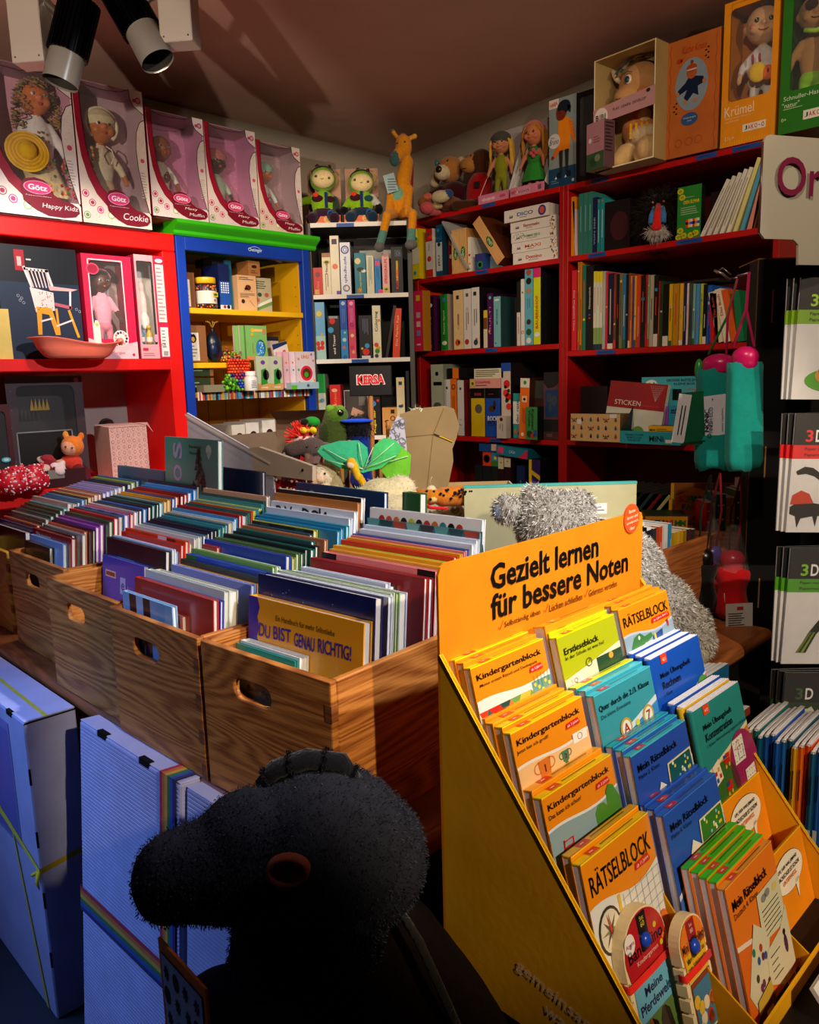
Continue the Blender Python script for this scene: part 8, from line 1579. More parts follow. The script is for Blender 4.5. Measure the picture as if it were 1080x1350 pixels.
# bottom of the cupboard: row of cartons
for k,(y0,y1,h,c,n)in enumerate(((1.492,1.562,.105,'7a4c2c','brown carton, left of two low in the cupboard'),(1.565,1.640,.105,'8a5630','brown carton, right of two low in the cupboard'),(1.660,1.720,.14,'c8c4bc','white box with a dark toy picture, first of four'),(1.724,1.784,.145,'d0ccc8','white box with a dark toy picture, second of four'),(1.80,1.862,.15,'d8d4cc','white box with a dark toy picture, third of four'),(1.866,1.922,.15,'dcd8d4','white box with a dark toy picture, last of four'),(1.926,1.985,.10,'8a5630','brown carton at the right end low in the cupboard'))):
 kb(y0,y1,-.2985,h,c,n,(sp(None,marks=[('o',.55,.66,.016,'3a1c18'),('s',.55,.58,.012,'2a1418'),('b',.4,.3,.012,'9a9690')])if c[0]in 'cd' else sp(None,nb=1,bc='5a341c',b0=.5,b1=.95)),.03+(.02 if k<2 else 0),.16,mat=CARD if c[0]in '78' else PAPER)
# ================================================================ ceiling spotlights
def W2(p,o):return tuple(Vector(p)-Vector(o))
r=root('track_rail',(-2.30,.70,2.40),R(39),'grey lighting rail on the ceiling above the doll shelf','rail')
m=MB('8a8078');m.cbox((-.3,-.018,-.035),(1.0,.018,-.0),.003,'9a9088');m.obj('rail',METAL,r)
def spot(tag_,box_p,a,b,c):
 """a, b, c: top of the black head, its lower end, end of the pale snout"""
 o=Vector((box_p[0],box_p[1],2.36));r=root('track_spotlight',o,0,tag_,'spotlight','ceiling spotlights')
 m=MB('c8b8a8');M=Matrix.Rotation(R(39),4,'Z');m.cbox((-.040,-.030,box_p[2]-o.z),(.040,.030,.0),.002,'c4b4a6',M)
 for x in(-.03,.03):m.cyl((x*1.0,-.0302,box_p[2]-o.z+.012),(x,-.031,box_p[2]-o.z+.012),.0022,n=8,col='5a4c44',M=M)
 m.obj('driver_box',PLAST,r)
 a,b,c=[Vector(q)-o for q in(a,b,c)];d=(b-a).normalized();m=MB('0c0a0c');m.cyl(a,b,.043,n=28,col='0c0a0c');u=d.orthogonal().normalized();v=d.cross(u)
 for i in range(30):
  t=2*math.pi*i/30;q=u*math.cos(t)+v*math.sin(t);s=q.cross(d)*.0022
  m.add([a+q*.042-s,a+q*.042+s,b+q*.042+s,b+q*.042-s,a+q*.048-s,a+q*.048+s,b+q*.048+s,b+q*.048-s],[(4,7,6,5),(0,4,5,1),(3,2,6,7),(0,3,7,4),(1,5,6,2)],'121014')
 m.obj('ribbed_head',METAL,r)
 m=MB('b8aca4');m.cyl(b,c,.041,.041,32,'8c8278',caps=False);m.cyl(b,c-d*.004,.038,.038,32,'3a3430',caps=False);m.cyl(b-d*.001,b+d*.001,.041,.041,32,'b0a49c');m.obj('snout',PLAST,r)
 m=MB('a8988c');m.cyl((.0,.0,-.06),(a+b)/2*1.0,.010,n=10,col='a09488');m.obj('arm',METAL,r)
spot('left of two black ribbed ceiling spotlights, pointing down to the left',(-2.085,.822,2.118),(-2.010,.915,2.262),(-2.026,.878,2.140),(-2.034,.858,2.075))
spot('right of two black ribbed ceiling spotlights, pointing down to the right',(-1.838,1.078,2.155),(-1.950,.985,2.290),(-1.900,1.012,2.190),(-1.868,1.030,2.118))

# ================================================================ between crates and shelves: boxes, puppets, plush toys
def plush(name,label,o,prims,voxel=.005,cat='plush toy',mat=None,parts=None):
 r=root(name,o,0,label,cat);b=blob('body',[tuple([p[0]]+[W2(q,o)if i in((1,)if p[0]=='e' else(1,2))else q for i,q in enumerate(p)if i])for p in prims],mat or PLUSH,r,voxel);return r,b
def eyes_(r,o,pts,rad,c='120c0a',name='eyes'):
 m=MB()
 for q in pts:m.ell(W2(q,o),rad,c,10,7);m.ell(Vector(W2(q,o))+Vector((.3,-.5,.4))*rad,rad*.35,'f0f0f0',6,5)
 m.obj(name,PLAST,r)
TB=TZ+.002
# grey triangular lid and open brown carton
r=root('open_box',(-2.13,1.17,TB),R(4),'pale lilac cardboard lid standing slanted behind the teal book','box')
m=MB('a8a4b4');m.prism([(0,0),(.42,0),(.40,.44),(.02,.565)],0,.005,'b4b0c0',XZ);m.line(front(-.0055),[(.02,.560),(.40,.436)],.005,'e0d0c0',1);m.obj('lid',CARD,r,(0,0,0))
r=root('open_box',(-2.24,1.34,TB),R(2),'open grey brown carton behind the wooden gable','box')
m=MB('8a7460');m.box((0,.24,0),(.38,.245,.52),'8a7460');m.box((0,0,0),(.004,.245,.48),'7a6654');m.box((.376,0,0),(.38,.245,.47),'8a7460');m.box((0,0,0),(.38,.004,.40),'8a7460');m.box((0,0,0),(.38,.245,.004),'7a6654');m.add([(0,.24,.52),(.38,.24,.52),(.38,.20,.56),(.02,.20,.55)],[(0,1,2,3)],'9a8672');m.obj('carton',CARD,r)
# wooden gable with the red spotted cloth under it
r=root('wooden_crib',(-2.045,1.18,TB),R(3),'pale wooden toy crib with gable end and red spotted lining','crib')
G=lambda pts:[(x,z-TB+EYE)for x,z in pts]
m=MB('c8b49c');m.prism([(0,.455-.045),(.475,.455-.055),(.478,.455-.018),(.262,.455+.022),(.012,.455-.005)],0,.012,'c8b49c',XZ);
for x in(.03,.44):m.cyl((x,.0,.425),(x,-.001,.425),.004,n=10,col='1c1410')
m.obj('gable_board',PINE if False else LACQ,r,(0,0,0))
for x in(.035,.45):m=MB('c09a6c');m.cyl((x,.02,0),(x,.02,.43 if x>.1 else .455),.013,n=12,col='c8a070');m.obj('post',LACQ,r)
m=MB('c81420');rng=random.Random(3);n=18;vs=[]
for j in range(7):
 for i in range(n):x=.04+.40*i/(n-1);vs.append((x,.018+.008*math.sin(i*1.7)+.006*math.sin(j+i),.405-j*.062-.02*math.sin(x*7.5)*(1-j/6)))
m.add(vs,[(j*n+i,j*n+i+1,(j+1)*n+i+1,(j+1)*n+i)for j in range(6)for i in range(n-1)],'c01018',None,True)
for j in range(15):
 for i in range(19):x=.05+.021*i+(.010 if j%2 else 0);z=.392-j*.022;m.ell((x,.010+.006*math.sin(x*75),z),(.0042,.004,.0042),'e8c8b8',6,4)
m.obj('spotted_cloth',CLOTH,r)
# puppet stand of wooden pegs with its black sign
r=root('puppet_stand',(-1.705,1.535,TB),WR,'wooden peg stand for hand puppets with a black sign in red letters','display stand')
m=MB('b08450');m.cbox((-.19,-.17,0),(.060,.06,.025),.003,'b08450');m.obj('base_board',LACQ,r)
pegs=[(-.142,0,.43),(-.105,.03,.435),(-.085,-.11,.405),(-.067,.0,.475),(-.047,.03,.525),(-.03,-.06,.37),(.022,-.02,.475),(.044,.035,.525),(.052,-.05,.45),(-.10,-.06,.39),(-.18,.06,.44),(.050,.0,.44),(.040,-.14,.37),(-.03,-.15,.335)]
for x,y,h in pegs:m=MB('c0803c');m.cyl((x,y,.025),(x,y,h),.0065,n=10,col='c08444');m.obj('peg',LACQ,r)
m=MB('a86c34');m.cyl((-.003,.01,.02),(-.003,.01,.62),.0075,n=10,col='a86c34');m.obj('sign_post',LACQ,r)
m=MB('0c0a0a');m.cbox((-.062,.0,.600),(.060,.022,.685),.002,'0e0c0c');fr=front(-.0005);m.text(fr,'KERSA',.0,.646,.030,'e8d0c8',w=.083,bold=.07,lvl=1);m.text(fr,'KERSA',.0,.646,.027,'c01420',w=.078,bold=.04,lvl=2)
m.obj('black_sign',PAPER,r)
def fl_(p,lat,dep,z):v=Vector(p)+rl*lat+fl*dep;return(v.x,v.y,p[2]+z)
# clown
c=(-1.862,1.40,1.185);r,b=plush('hand_puppet','clown puppet with spiky red hair and yellow bow tie',c,[('e',fl_(c,0,0,-.075),(.045,.04,.06),'b81018'),('e',c,(.034,.034,.036),'f0d8c8'),('e',fl_(c,.0,.0,.018),(.036,.034,.020),'e8140c')],.004,'puppet')
m=MB('e8180c');rng=random.Random(1)
for _ in range(90):a=rng.uniform(0,6.28);e=rng.uniform(-.3,1.2);d=Vector((math.cos(a)*math.cos(e),math.sin(a)*math.cos(e),math.sin(e)));m.cyl(d*.028,d*.055+Vector((0,0,.004)),.004,.001,5,rng.choice(['e8180c','c80c10','f04020']))
m.obj('red_hair',PLUSH,r);m=MB()
for s in(-1,1):q=rl*(.022+s*.014)-fl*.036;m.ell(q+Vector((0,0,.026)),(.015,.008,.010),'f0c818')
q=rl*.022-fl*.04;m.ell(q+Vector((0,0,.026)),.006,'d8a010');m.ell(rl*.03+fl*.0+Vector((0,0,.048)),(.030,.02,.016),'189028');m.ell(rl*.01-fl*.02+Vector((0,0,.050)),(.014,.012,.010),'10100c');m.obj('bow_and_cap',CLOTH,r)
m=MB();m.ell(-fl*.038+Vector((0,0,-.008)),.011,'d8101c');eye(m,-.012,-.02,.0,.001);m.obj('nose',PLAST,r);eyes_(r,c,[fl_(c,-.012,-.032,.008),fl_(c,.010,-.033,.008)],.0035)
# crocodile
c=(-1.800,1.475,1.225);r,b=plush('hand_puppet','green crocodile puppet with a black eye, beside the clown',c,[('c',fl_(c,-.005,0,-.13),fl_(c,0,0,.0),.046,.040,'3a4818'),('e',fl_(c,.004,-.006,.024),(.036,.036,.030),'4a6a18'),('e',fl_(c,-.012,-.020,.045),(.014,.014,.012),'6a9a28'),('e',fl_(c,.018,-.020,.043),(.014,.014,.013),'5a8a20'),('e',fl_(c,-.028,-.02,-.03),(.02,.02,.04),'2a3410')],.004,'puppet')
eyes_(r,c,[fl_(c,.020,-.038,.034)],.0095)
# black bird with blue beak
c=(-1.748,1.520,1.212);r,b=plush('hand_puppet','black bird puppet with a flat blue beak and blue body',c,[('e',c,(.042,.040,.036),'0a0a10'),('c',fl_(c,0,0,-.03),fl_(c,.0,0,-.15),.034,.040,'0c2880')],.004,'puppet')
fur(b,900,.014,['0c0c14','1a1a24','06060a'],r,.0009,2,mask=lambda p:p.z>-.035)
m=MB('1040d0');M=Matrix.Translation(fl_((0,0,0),-.004,-.030,.022))@Matrix.Rotation(WR,4,'Z');m.ell((0,0,0),(.048,.022,.0065),'1446d8',18,7,M);m.obj('blue_beak',CLOTH,r)
# penguin and striped one
c=(-1.785,1.300,1.150);r,b=plush('hand_puppet','small penguin puppet with white face and orange beak',c,[('e',c,(.027,.026,.027),'10141c'),('e',fl_(c,-.008,-.014,-.002),(.014,.014,.016),'ecebe6'),('e',fl_(c,.010,-.014,-.002),(.014,.014,.016),'ecebe6'),('e',fl_(c,0,0,-.06),(.034,.03,.045),'10141c')],.0035,'puppet')
eyes_(r,c,[fl_(c,-.009,-.029,.004),fl_(c,.010,-.029,.004)],.003);m=MB('f08a10');m.cyl(fl_((0,0,0),0,-.026,-.008),fl_((0,0,0),.0,-.044,-.012),.0065,.001,10,'f08a10');m.obj('beak',PLAST,r)
c=(-1.862,1.265,1.140);r,b=plush('hand_puppet','cream and black striped puppet back beside the penguin',c,[('e',c,(.034,.028,.022),'e0d8b8'),('e',fl_(c,.018,-.005,.006),(.018,.022,.018),'181410'),('e',fl_(c,-.016,-.006,.004),(.010,.022,.018),'1c1814'),('e',fl_(c,0,0,-.05),(.036,.03,.04),'2a2620')],.0035,'puppet')
# grey elephant
c=(-1.715,1.322,1.168);r,b=plush('hand_puppet','grey brown elephant puppet with drooping trunk',c,[('e',c,(.040,.036,.032),'5a4a44'),('c',fl_(c,-.03,-.01,.006),fl_(c,-.055,-.02,.002),.022,.020,'504038'),('e',fl_(c,.036,.0,-.004),(.024,.022,.022),'6a5a50'),('c',fl_(c,-.008,-.025,-.02),fl_(c,-.012,-.035,-.085),.014,.010,'8a6450'),('c',fl_(c,.010,-.02,-.02),fl_(c,.004,-.03,-.08),.012,.009,'9a7460'),('e',fl_(c,0,0,-.08),(.032,.03,.06),'241c1c')],.0035,'puppet')
eyes_(r,c,[fl_(c,-.010,-.034,.010),fl_(c,.014,-.034,.008)],.003)
# white rabbit
c=(-1.648,1.298,1.105);r,b=plush('plush_rabbit','cream white plush rabbit with long ears beside the butterfly',c,[('e',c,(.030,.030,.030),'e8d8b4'),('e',fl_(c,-.006,-.024,-.008),(.018,.016,.014),'ecc8a8'),('e',fl_(c,.0,.01,-.07),(.050,.042,.055),'e4d4b0'),('c',fl_(c,-.028,0,.008),fl_(c,-.052,-.01,-.075),.010,.018,'dcb890'),('c',fl_(c,.028,0,.012),fl_(c,.050,-.01,-.075),.012,.022,'e8dcb8'),('e',fl_(c,-.02,-.03,-.09),(.024,.024,.018),'e8d8b4')],.004)
eyes_(r,c,[fl_(c,.010,-.029,.006)],.0034);fur(b,1600,.007,['f0e4c8','e0d0a8','fff4dc'],r,.0007,5)
# butterfly / fairy
c=(-1.535,1.345,1.122);r=root('plush_butterfly',c,WR,'mint green plush butterfly with spread wings','plush toy')
def wing(pts,col,nm,dy):
 m=MB(col);k=len(pts);th=.006;cx=sum(p[0]for p in pts)/k;cz=sum(p[1]for p in pts)/k
 vs=[(x,dy-.0+.05*abs(x),z)for x,z in pts]+[(x,dy+th+.05*abs(x),z)for x,z in pts]+[(cx,dy-.006+.05*abs(cx),cz),(cx,dy+th+.006,cz)]
 fs=[(i,(i+1)%k,2*k)[::-1]for i in range(k)]+[(k+i,k+(i+1)%k,2*k+1)for i in range(k)]+[(i,(i+1)%k,k+(i+1)%k,k+i)for i in range(k)]
 m.add([Vector(v)for v in vs],fs,col,None,False)
 for q in range(2,k-1,2):
  x,z=pts[q];m.tube([(0,dy-.004,0),(x*.55,dy-.012+.05*abs(x*.5),z*.55),(x*.93,dy-.006+.05*abs(x),z*.93)],.0012,4,'c8f0c0')
 m.obj(nm,CLOTH,r)
wing([(0,-.01),(-.055,.002),(-.10,.028),(-.118,.048),(-.108,.062),(-.06,.074),(-.01,.074),(.012,.055),(.014,.02)],'40c088','wing',0)
wing([(0,-.01),(.020,.02),(.030,.060),(.055,.078),(.088,.070),(.100,.052),(.092,.034),(.045,.0)],'4cc870','wing',.004)
wing([(.04,.0),(.060,.045),(.064,.080),(.095,.058),(.125,.030),(.120,-.02),(.08,-.06)],'70c030','wing',.02)
blob('body',[('c',(-.014,-.012,-.02),(-.024,-.016,.012),.009,.012,'f0c018'),('e',(-.030,-.018,.020),(.013,.012,.013),'f0b020'),('e',(-.032,-.026,.014),(.010,.006,.009),'f0d0a0'),('c',(-.01,-.01,-.02),(.01,-.01,-.06),.010,.010,'e0a818')],PLUSH,r,.0028)
c=(-1.482,1.355,1.065);r,b=plush('plush_blanket','cream plush comforter lying in a heap with clear wrapping',c,[('e',c,(.055,.05,.036),'e0d0a0'),('e',fl_(c,-.05,-.01,-.015),(.05,.045,.028),'dccca0'),('e',fl_(c,.05,.02,.0),(.045,.04,.04),'e4d4a8'),('e',fl_(c,.02,-.03,-.03),(.06,.05,.03),'d8c89c'),('e',fl_(c,0,.03,-.10),(.10,.08,.10),'c8b88c')],.006)
fur(b,2200,.008,['f0e4c0','e0d0a0','d0c090'],r,.0008,6)
m=MB();o_=Vector((0,0,0));k=9
m.add([fl_((0,0,0),-.10+.012*i,-.055-.006*math.sin(i*2.1),.016*math.sin(i*1.3)-.02)for i in range(k)]+[fl_((0,0,0),-.10+.012*i,-.05,-.055)for i in range(k)],[(i,i+1,k+i+1,k+i)for i in range(k-1)],None,None,True);m.obj('clear_wrapping',FILM,r)
c=(-1.700,1.712,1.195);r,b=plush('plush_toy','black and cream shaggy plush behind the leopard print lid',c,[('e',c,(.038,.038,.055),'1c1c18'),('e',fl_(c,.004,-.005,.045),(.030,.028,.024),'d0d0a8'),('e',fl_(c,-.01,.0,-.08),(.045,.04,.05),'1c241c')],.005)
fur(b,1500,.016,['101410','2a3024','c8c8a0'],r,.0008,7)
# cardboard box with leopard print and its raised lid
r=root('open_box',(-1.535,1.462,TB),WR,'open cardboard box with leopard print outside and tall raised lid','box')
z0=1.035-TB
def leop(m,fr,x0,y0,x1,y1,n,col='8a8a98',s=.010,seed=1):
 rng=random.Random(seed)
 for i in range(n):
  x,y=rng.uniform(x0,x1),rng.uniform(y0,y1);a=rng.uniform(0,300);m.arc(fr,x,y,s*rng.uniform(.6,1),s*.42,col,1,a,a+rng.uniform(170,290),7)
m=MB('b89c68');w_=.34
m.box((0,0,0),(w_,.004,z0-.01),'c8c0a0');m.box((0,.26,0),(w_,.264,z0),'a88c5c');m.box((0,0,0),(.004,.264,z0),'a88c5c');m.box((w_-.004,0,0),(w_,.264,z0),'c8c0a0');m.box((0,0,z0-.09),(w_,.26,z0-.086),'a08454');leop(m,front(-.0004),.01,z0-.1,w_-.01,z0-.015,70,'8a7c58',.010,2);leop(m,face_frame((w_-.0045,0,0),(0,-1,0),(0,0,1)),-.25,z0-.07,-.01,z0-.005,40,'8a7c58',.010,3);m.obj('box_body',CARD,r)
m=MB('b09464');lid=[(.018,.0),(.128,.010),(.150,.10),(.148,.13),(.160,.158),(.168,.190),(.155,.232),(.130,.240),(.075,.236),(.068,.226),(.062,.235),(.012,.222)]
M=Matrix.Translation((.0,.10,z0-.03))@Matrix.Rotation(R(-8),4,'X')@XZ@Matrix.Diagonal((1.08,1.12,1,1));m.prism(lid,0,.004,'8a7450',M);F2=Matrix.Translation((.0,.0955,z0-.03))@Matrix.Rotation(R(-8),4,'X')@face_frame((0,0,0),(1,0,0),(0,0,1))@Matrix.Diagonal((1.08,1.12,1,1))
m.line(F2,[(.075,.0),(.100,.170)],.0012,'8a7044',1);m.line(F2,[(.015,.165),(.100,.170),(.130,.235)],.0014,'8a7044',1);m.line(F2,[(.100,.170),(.150,.150)],.003,'2a2418',1);m.line(F2,[(.115,.164),(.150,.149)],.002,'e0b020',2);m.obj('raised_lid',CARD,r)
m=MB('c0c0c8');fl2=[(-.050,.0),(.018,.02),(.012,.165),(.006,.24),(-.012,.248),(-.034,.205),(-.040,.165),(-.036,.155)]
M=Matrix.Translation((.018,.10,z0-.035))@Matrix.Rotation(R(-6),4,'X')@XZ;m.prism(fl2,-.004,.0,'b8b8c4',M);F3=Matrix.Translation((.018,.0955,z0-.035))@Matrix.Rotation(R(-6),4,'X')@face_frame((0,0,0),(1,0,0),(0,0,1))
rng=random.Random(5)
for i in range(46):
 y=rng.uniform(.01,.235);x0_=-.046+y*.05 if y<.16 else-.034;x=rng.uniform(x0_+.006,.004);a=rng.uniform(0,360);m.arc(F3,x,y,.0075,.0032,'7a7a88',1,a,a+250,7)
m.obj('leopard_flap',CARD,r)
c=(-1.380,1.480,1.045);r,b=plush('plush_cheetah','orange spotted plush cheetah lying in the leopard print box',c,[('e',fl_(c,-.035,-.005,.004),(.028,.026,.024),'c87818'),('e',fl_(c,-.030,-.022,-.002),(.014,.012,.010),'e8c078'),('e',fl_(c,-.062,.0,.012),(.012,.010,.012),'b86410'),('c',fl_(c,0,.0,.0),fl_(c,.075,.02,.0),.026,.028,'c8741c'),('e',fl_(c,.085,.01,-.004),(.028,.026,.024),'a05410'),('e',fl_(c,-.03,-.01,.022),(.012,.012,.012),'d8c8a0')],.0035)
m=MB('160c06');rng=random.Random(6)
for i in range(26):q=Vector(fl_((0,0,0),rng.uniform(-.045,.10),-.026+rng.uniform(0,.012),rng.uniform(-.006,.022)));m.ell(q,(.0042,.0042,.0036),'1a0c06',7,5)
m.ell(fl_((0,0,0),-.034,-.034,.0),.004,'0c0806');m.tube([fl_((0,0,0),-.03,-.01,.03),fl_((0,0,0),-.034,-.01,.044),fl_((0,0,0),-.028,-.01,.055)],.001,4,'c8b890');m.obj('black_spots',PLUSH,r)
m=MB('d81420');m.tube([fl_((0,0,0),-.055,-.02,-.006),fl_((0,0,0),-.035,-.032,-.022),fl_((0,0,0),.01,-.03,-.026)],.004,6,'d81420');m.obj('red_ribbon',CLOTH,r)
# cream board with teal edge behind the bear
r=root('board_game',(-1.325,1.50,TB),R(45),'large cream board with teal top edge and a price sticker, behind the grey bear','box')
m=MB('c8c49c');m.box((0,0,0),(.44,.012,.370),'b8b48c');m.box((-.001,-.001,.366),(.441,.013,.372),'48b0a8');m.rect(front(-.0004),.33,.29,.365,.318,'e4e4e0',1);m.bars(front(-.0004),.335,.296,.36,.312,2,'7a7a80',random.Random(1));m.obj('board',PAPER,r)
# grey bear
o=(-.95,1.57,TB);GR='a8a49a'
prims=[('e',(-1.015,1.462,1.010),(.092,.088,.082),GR),('e',(-1.060,1.440,1.078),(.034,.026,.028),GR),('e',(-1.105,1.395,1.052),(.034,.028,.034),GR),('e',(-.985,1.490,1.060),(.042,.042,.034),GR),('e',(-.965,1.590,.885),(.135,.13,.12),GR),('e',(-.885,1.640,.800),(.110,.105,.095),GR),('e',(-.820,1.695,.760),(.062,.060,.060),GR),('e',(-1.00,1.52,.80),(.12,.11,.12),GR),('c',(-.84,1.62,.76),(-.775,1.655,.745),.05,.045,GR)]
r,b=plush('plush_bear','large shaggy grey plush bear lying behind the yellow display',o,prims,.008)
fur(b,38000,.0115,['f0ece4','d8d4cc','9a958c','f8f4ee','b8b4ac','5a564e'],r,.0011,11,lay=(.1,-.1,-.3))
m=MB('b0a890');m.ell(W2((-.757,1.640,.728),o),(.024,.030,.034),'b8b098');m.ell(W2((-1.112,1.372,1.046),o),(.013,.010,.018),'7a8ca8');m.obj('pale_pads',CLOTH,r)

# far crate, its books and the finger paint set
key='far';x,y,wd=-1.235,1.630,.345
rr=root('wooden_crate',(x,y,TZ),R(-1),'oiled wooden crate behind the grey bear, with small upright books','crate','wooden book crates');t=.012;h=CR_H-.02;D_=.375
for a,b2,nm in(((0,0,0),(wd,t,h),'front_panel'),((0,D_-t,0),(wd,D_,h),'back_panel'),((0,t,0),(t,D_-t,h),'side_panel'),((wd-t,t,0),(wd,D_-t,h),'side_panel'),((t,t,.004),(wd-t,D_-t,.012),'base_panel')):
 m=MB();m.cbox(a,b2,.002);m.obj(nm,LEDGE,rr)
for k,(yy,c,hh,tt,n)in enumerate(((1.655,'101014',.285,.022,'black book with white edge, first in the far crate'),(1.690,'16161a',.270,.020,'black book second in the far crate'),(1.722,'2a2a30',.262,.016,'dark grey book third in the far crate'),(1.752,'b8401c',.262,.016,'rust red book in the far crate'),(1.778,'c8c8c4',.262,.018,'white book in the far crate'),(1.803,'2a80b0',.262,.013,'blue book in the far crate'),(1.830,'b08a1c',.235,.013,'first of the low yellow books in the far crate'),(1.848,'c09820',.235,.013,'second of the low yellow books in the far crate'),(1.866,'b88c18',.235,.013,'third of the low yellow books in the far crate'),(1.884,'8a6a1c',.232,.013,'fourth of the low yellow books in the far crate'),(1.906,'402028',.232,.015,'dark maroon book in the far crate'),(1.930,'2a2a28',.228,.014,'last dark book in the far crate'))):
 gbox((-.918,yy,TZ+.0135),(0,0,LW),tt,hh,.17,c,n,'small books in the far crate',sp(None,nb=1,bc='c8c0b0',b0=.5,b1=.85)if k>1 else sp(None,band=[(.97,1,'e0e0dc')],marks=[('o',.5,.8,.005,'d84a5a')]),c,'d8d4c8','book','book')
st=root('side_table',(-1.27,2.03,0),0,'small dark table behind the big one, carrying the closed wooden box','table');m=MB('2a1a10');m.box((0,0,TZ-.03),(.42,.50,TZ));m.obj('tabletop',LEDGE,st)
for q1,q2 in((.02,.02),(.36,.02),(.02,.44),(.36,.44)):m=MB('1c120c');m.box((q1,q2,0),(q1+.04,q2+.04,TZ-.03));m.obj('leg',LEDGE,st)
rr=root('wooden_crate',(-1.20,2.06,TZ),R(1),'closed wooden box at the table end carrying the finger paints','crate')
m=MB();m.cbox((0,0,0),(.31,.42,.150),.004);m.obj('box_body',LEDGE,rr);m=MB();m.cbox((-.006,-.006,.151),(.316,.426,.165),.003);m.obj('lid_board',LEDGE,rr)
ZB=TZ+.1655
def d_sch(o,fr,w,h):
 for i,ch in enumerate('SCHWIMM'):o.text(fr,ch,w*(.14+.12*i),h*.72,h*.19,['d81c24','e8581c','2a9a34','1c60b8','8a2a8a','d81c24','1c60b8'][i],bold=.04)
 for i,ch in enumerate('FARBEN'):o.text(fr,ch,w*(.22+.12*i),h*.49,h*.17,['1c60b8','2a9a34','d81c24','e8581c','8a2a8a','2a9a34'][i],bold=.04)
 for i,c in enumerate(['e8582a','e8e0c8','c82a2a','e8a830','58a030']):o.disc(fr,w*(.14+.18*i),h*.16,.009,.009,c,2,10)
m=MB();out=[(0,0),(.125,0),(.125,.085),(.10,.095),(.085,.108),(.062,.115),(.040,.108),(.025,.095),(0,.085)];m.prism(out,0,.004,'e8901c',XZ);fr=front(-.0045);d_sch(m,fr,.125,.110)
tag(m.obj('header_card',PAPER,None,(-1.185,2.36,ZB+.0),(0,0,R(28))),'yellow scalloped header card with coloured capital letters','card')
gbox((-1.195,2.19,ZB),(0,0,R(34)),.125,.045,.12,'e89a1c','yellow finger paint box lying before its header card',None,lambda o,fr,w,h:[o.text(fr,ch,w*(.14+.125*i),h*.55,h*.42,['2a3a9a','2a3a9a','1c5a2a','d81c24','8a2a6a','2a7a34','2a7a34'][i],bold=.04)for i,ch in enumerate('SCHWIMM')],'c87c14','1c3a1c')
for k,(xx,c,hh,n)in enumerate(((-1.030,'d83020',.085,'red'),(-1.012,'e0e0d8',.085,'white'),(-.998,'1c7a74',.110,'teal'),(-.982,'228a80',.110,'second teal'),(-.965,'d8a818',.100,'yellow'),(-.950,'c89a1c',.100,'second yellow'),(-.934,'3a6a38',.120,'green'),(-.918,'8aa898',.125,'pale green'),(-.902,'d8d0c8',.15,'tall white'))):
 gbox((-1.052+k*.0105,2.30+k*.0105,ZB),(0,0,R(45)),.0125,hh,.09,c,f'{n} small book standing right of the finger paints','small books by the finger paints',sp(None,marks=[('s',.5,.3,.003,'e8e0d0'),('s',.5,.7,.003,'e8e0d0')]),c,'d8d4c8','book','book')
for k,(c,n)in enumerate((('8a5018','brown wooden framed board'),('b8681c','orange edged board'))):
 gbox((-1.205-.02*k,2.36+.05*k,ZB),(0,R(0),R(32)),.20,.075+.045*k,.014,'9a5a20',f'{n} standing behind the finger paint box',None,lambda o,fr,w,h:(o.rect(fr,0,0,w*.05,h,'e8b020'),o.bars(fr,w*.3,h*.3,w*.7,h*.5,1,'5a300c',random.Random(1))),'5a3010','c08030')
# leaning books on the low shelf of the right bookcase
for k,(c,n)in enumerate((('d0ccc8','white'),('d8601c','orange'),('6a8a1c','lime green'),('1c3aa0','blue'),('14181c','black'),('1c4038','dark green'),('7a1420','dark red'),('b0b078','pale olive'),('241c1c','dark brown'),('6a3818','brown'),('8a4a1c','tan'))):
 gbox((-1.66+k*.034,2.50,EYE-.5995),(0,R(38),0),.011,.235,.26,c,f'{n} book leaning right on the low shelf, {ORD[k]} of that row','books leaning on the low shelf of the right bookcase',None,'1c1614','3a3430','book','book')

# ================================================================ umbrellas and the right-hand black rack
def folded(o,top,bot,r0,r1,col,seed,name='canopy',parent=None,sq=False):
 m=MB(col);rng=random.Random(seed);n=22;k=12;vs=[];ph=[rng.uniform(0,6)for _ in range(4)];top=Vector(top);bot=Vector(bot)
 for j in range(k+1):
  t=j/k;c=top.lerp(bot,t);rr=r0+(r1-r0)*t+(0 if sq else .004)*math.sin(t*9+seed)
  if j==k:rr*=(.9 if sq else .72)
  for i in range(n):a=2*math.pi*i/n;q=rr*(1+(.03 if sq else .10)*math.sin(3*a+ph[0]+t*2)+(.025 if sq else .06)*math.sin(7*a+ph[1]));ca,sa=math.cos(a),math.sin(a);q*=(1/max(abs(ca),abs(sa))**.7 if sq else 1);ux,uy=(q*ca,q*sa*.55)if sq else(q*ca,q*sa);ux,uy=(ux*rl.x+uy*fl.x,ux*rl.y+uy*fl.y)if sq else(ux,uy);vs.append((c.x+ux,c.y+uy,c.z+(.006*math.sin(5*a+ph[2])if j in(0,k)else 0)))
 fs=[(j*n+i,j*n+(i+1)%n,(j+1)*n+(i+1)%n,(j+1)*n+i)for j in range(k)for i in range(n)]+[tuple(range(n))[::-1],tuple(range(k*n,(k+1)*n))]
 m.add([Vector(v)-Vector(o)for v in vs],fs,col,None,True);m.obj(name,CLOTH,parent)
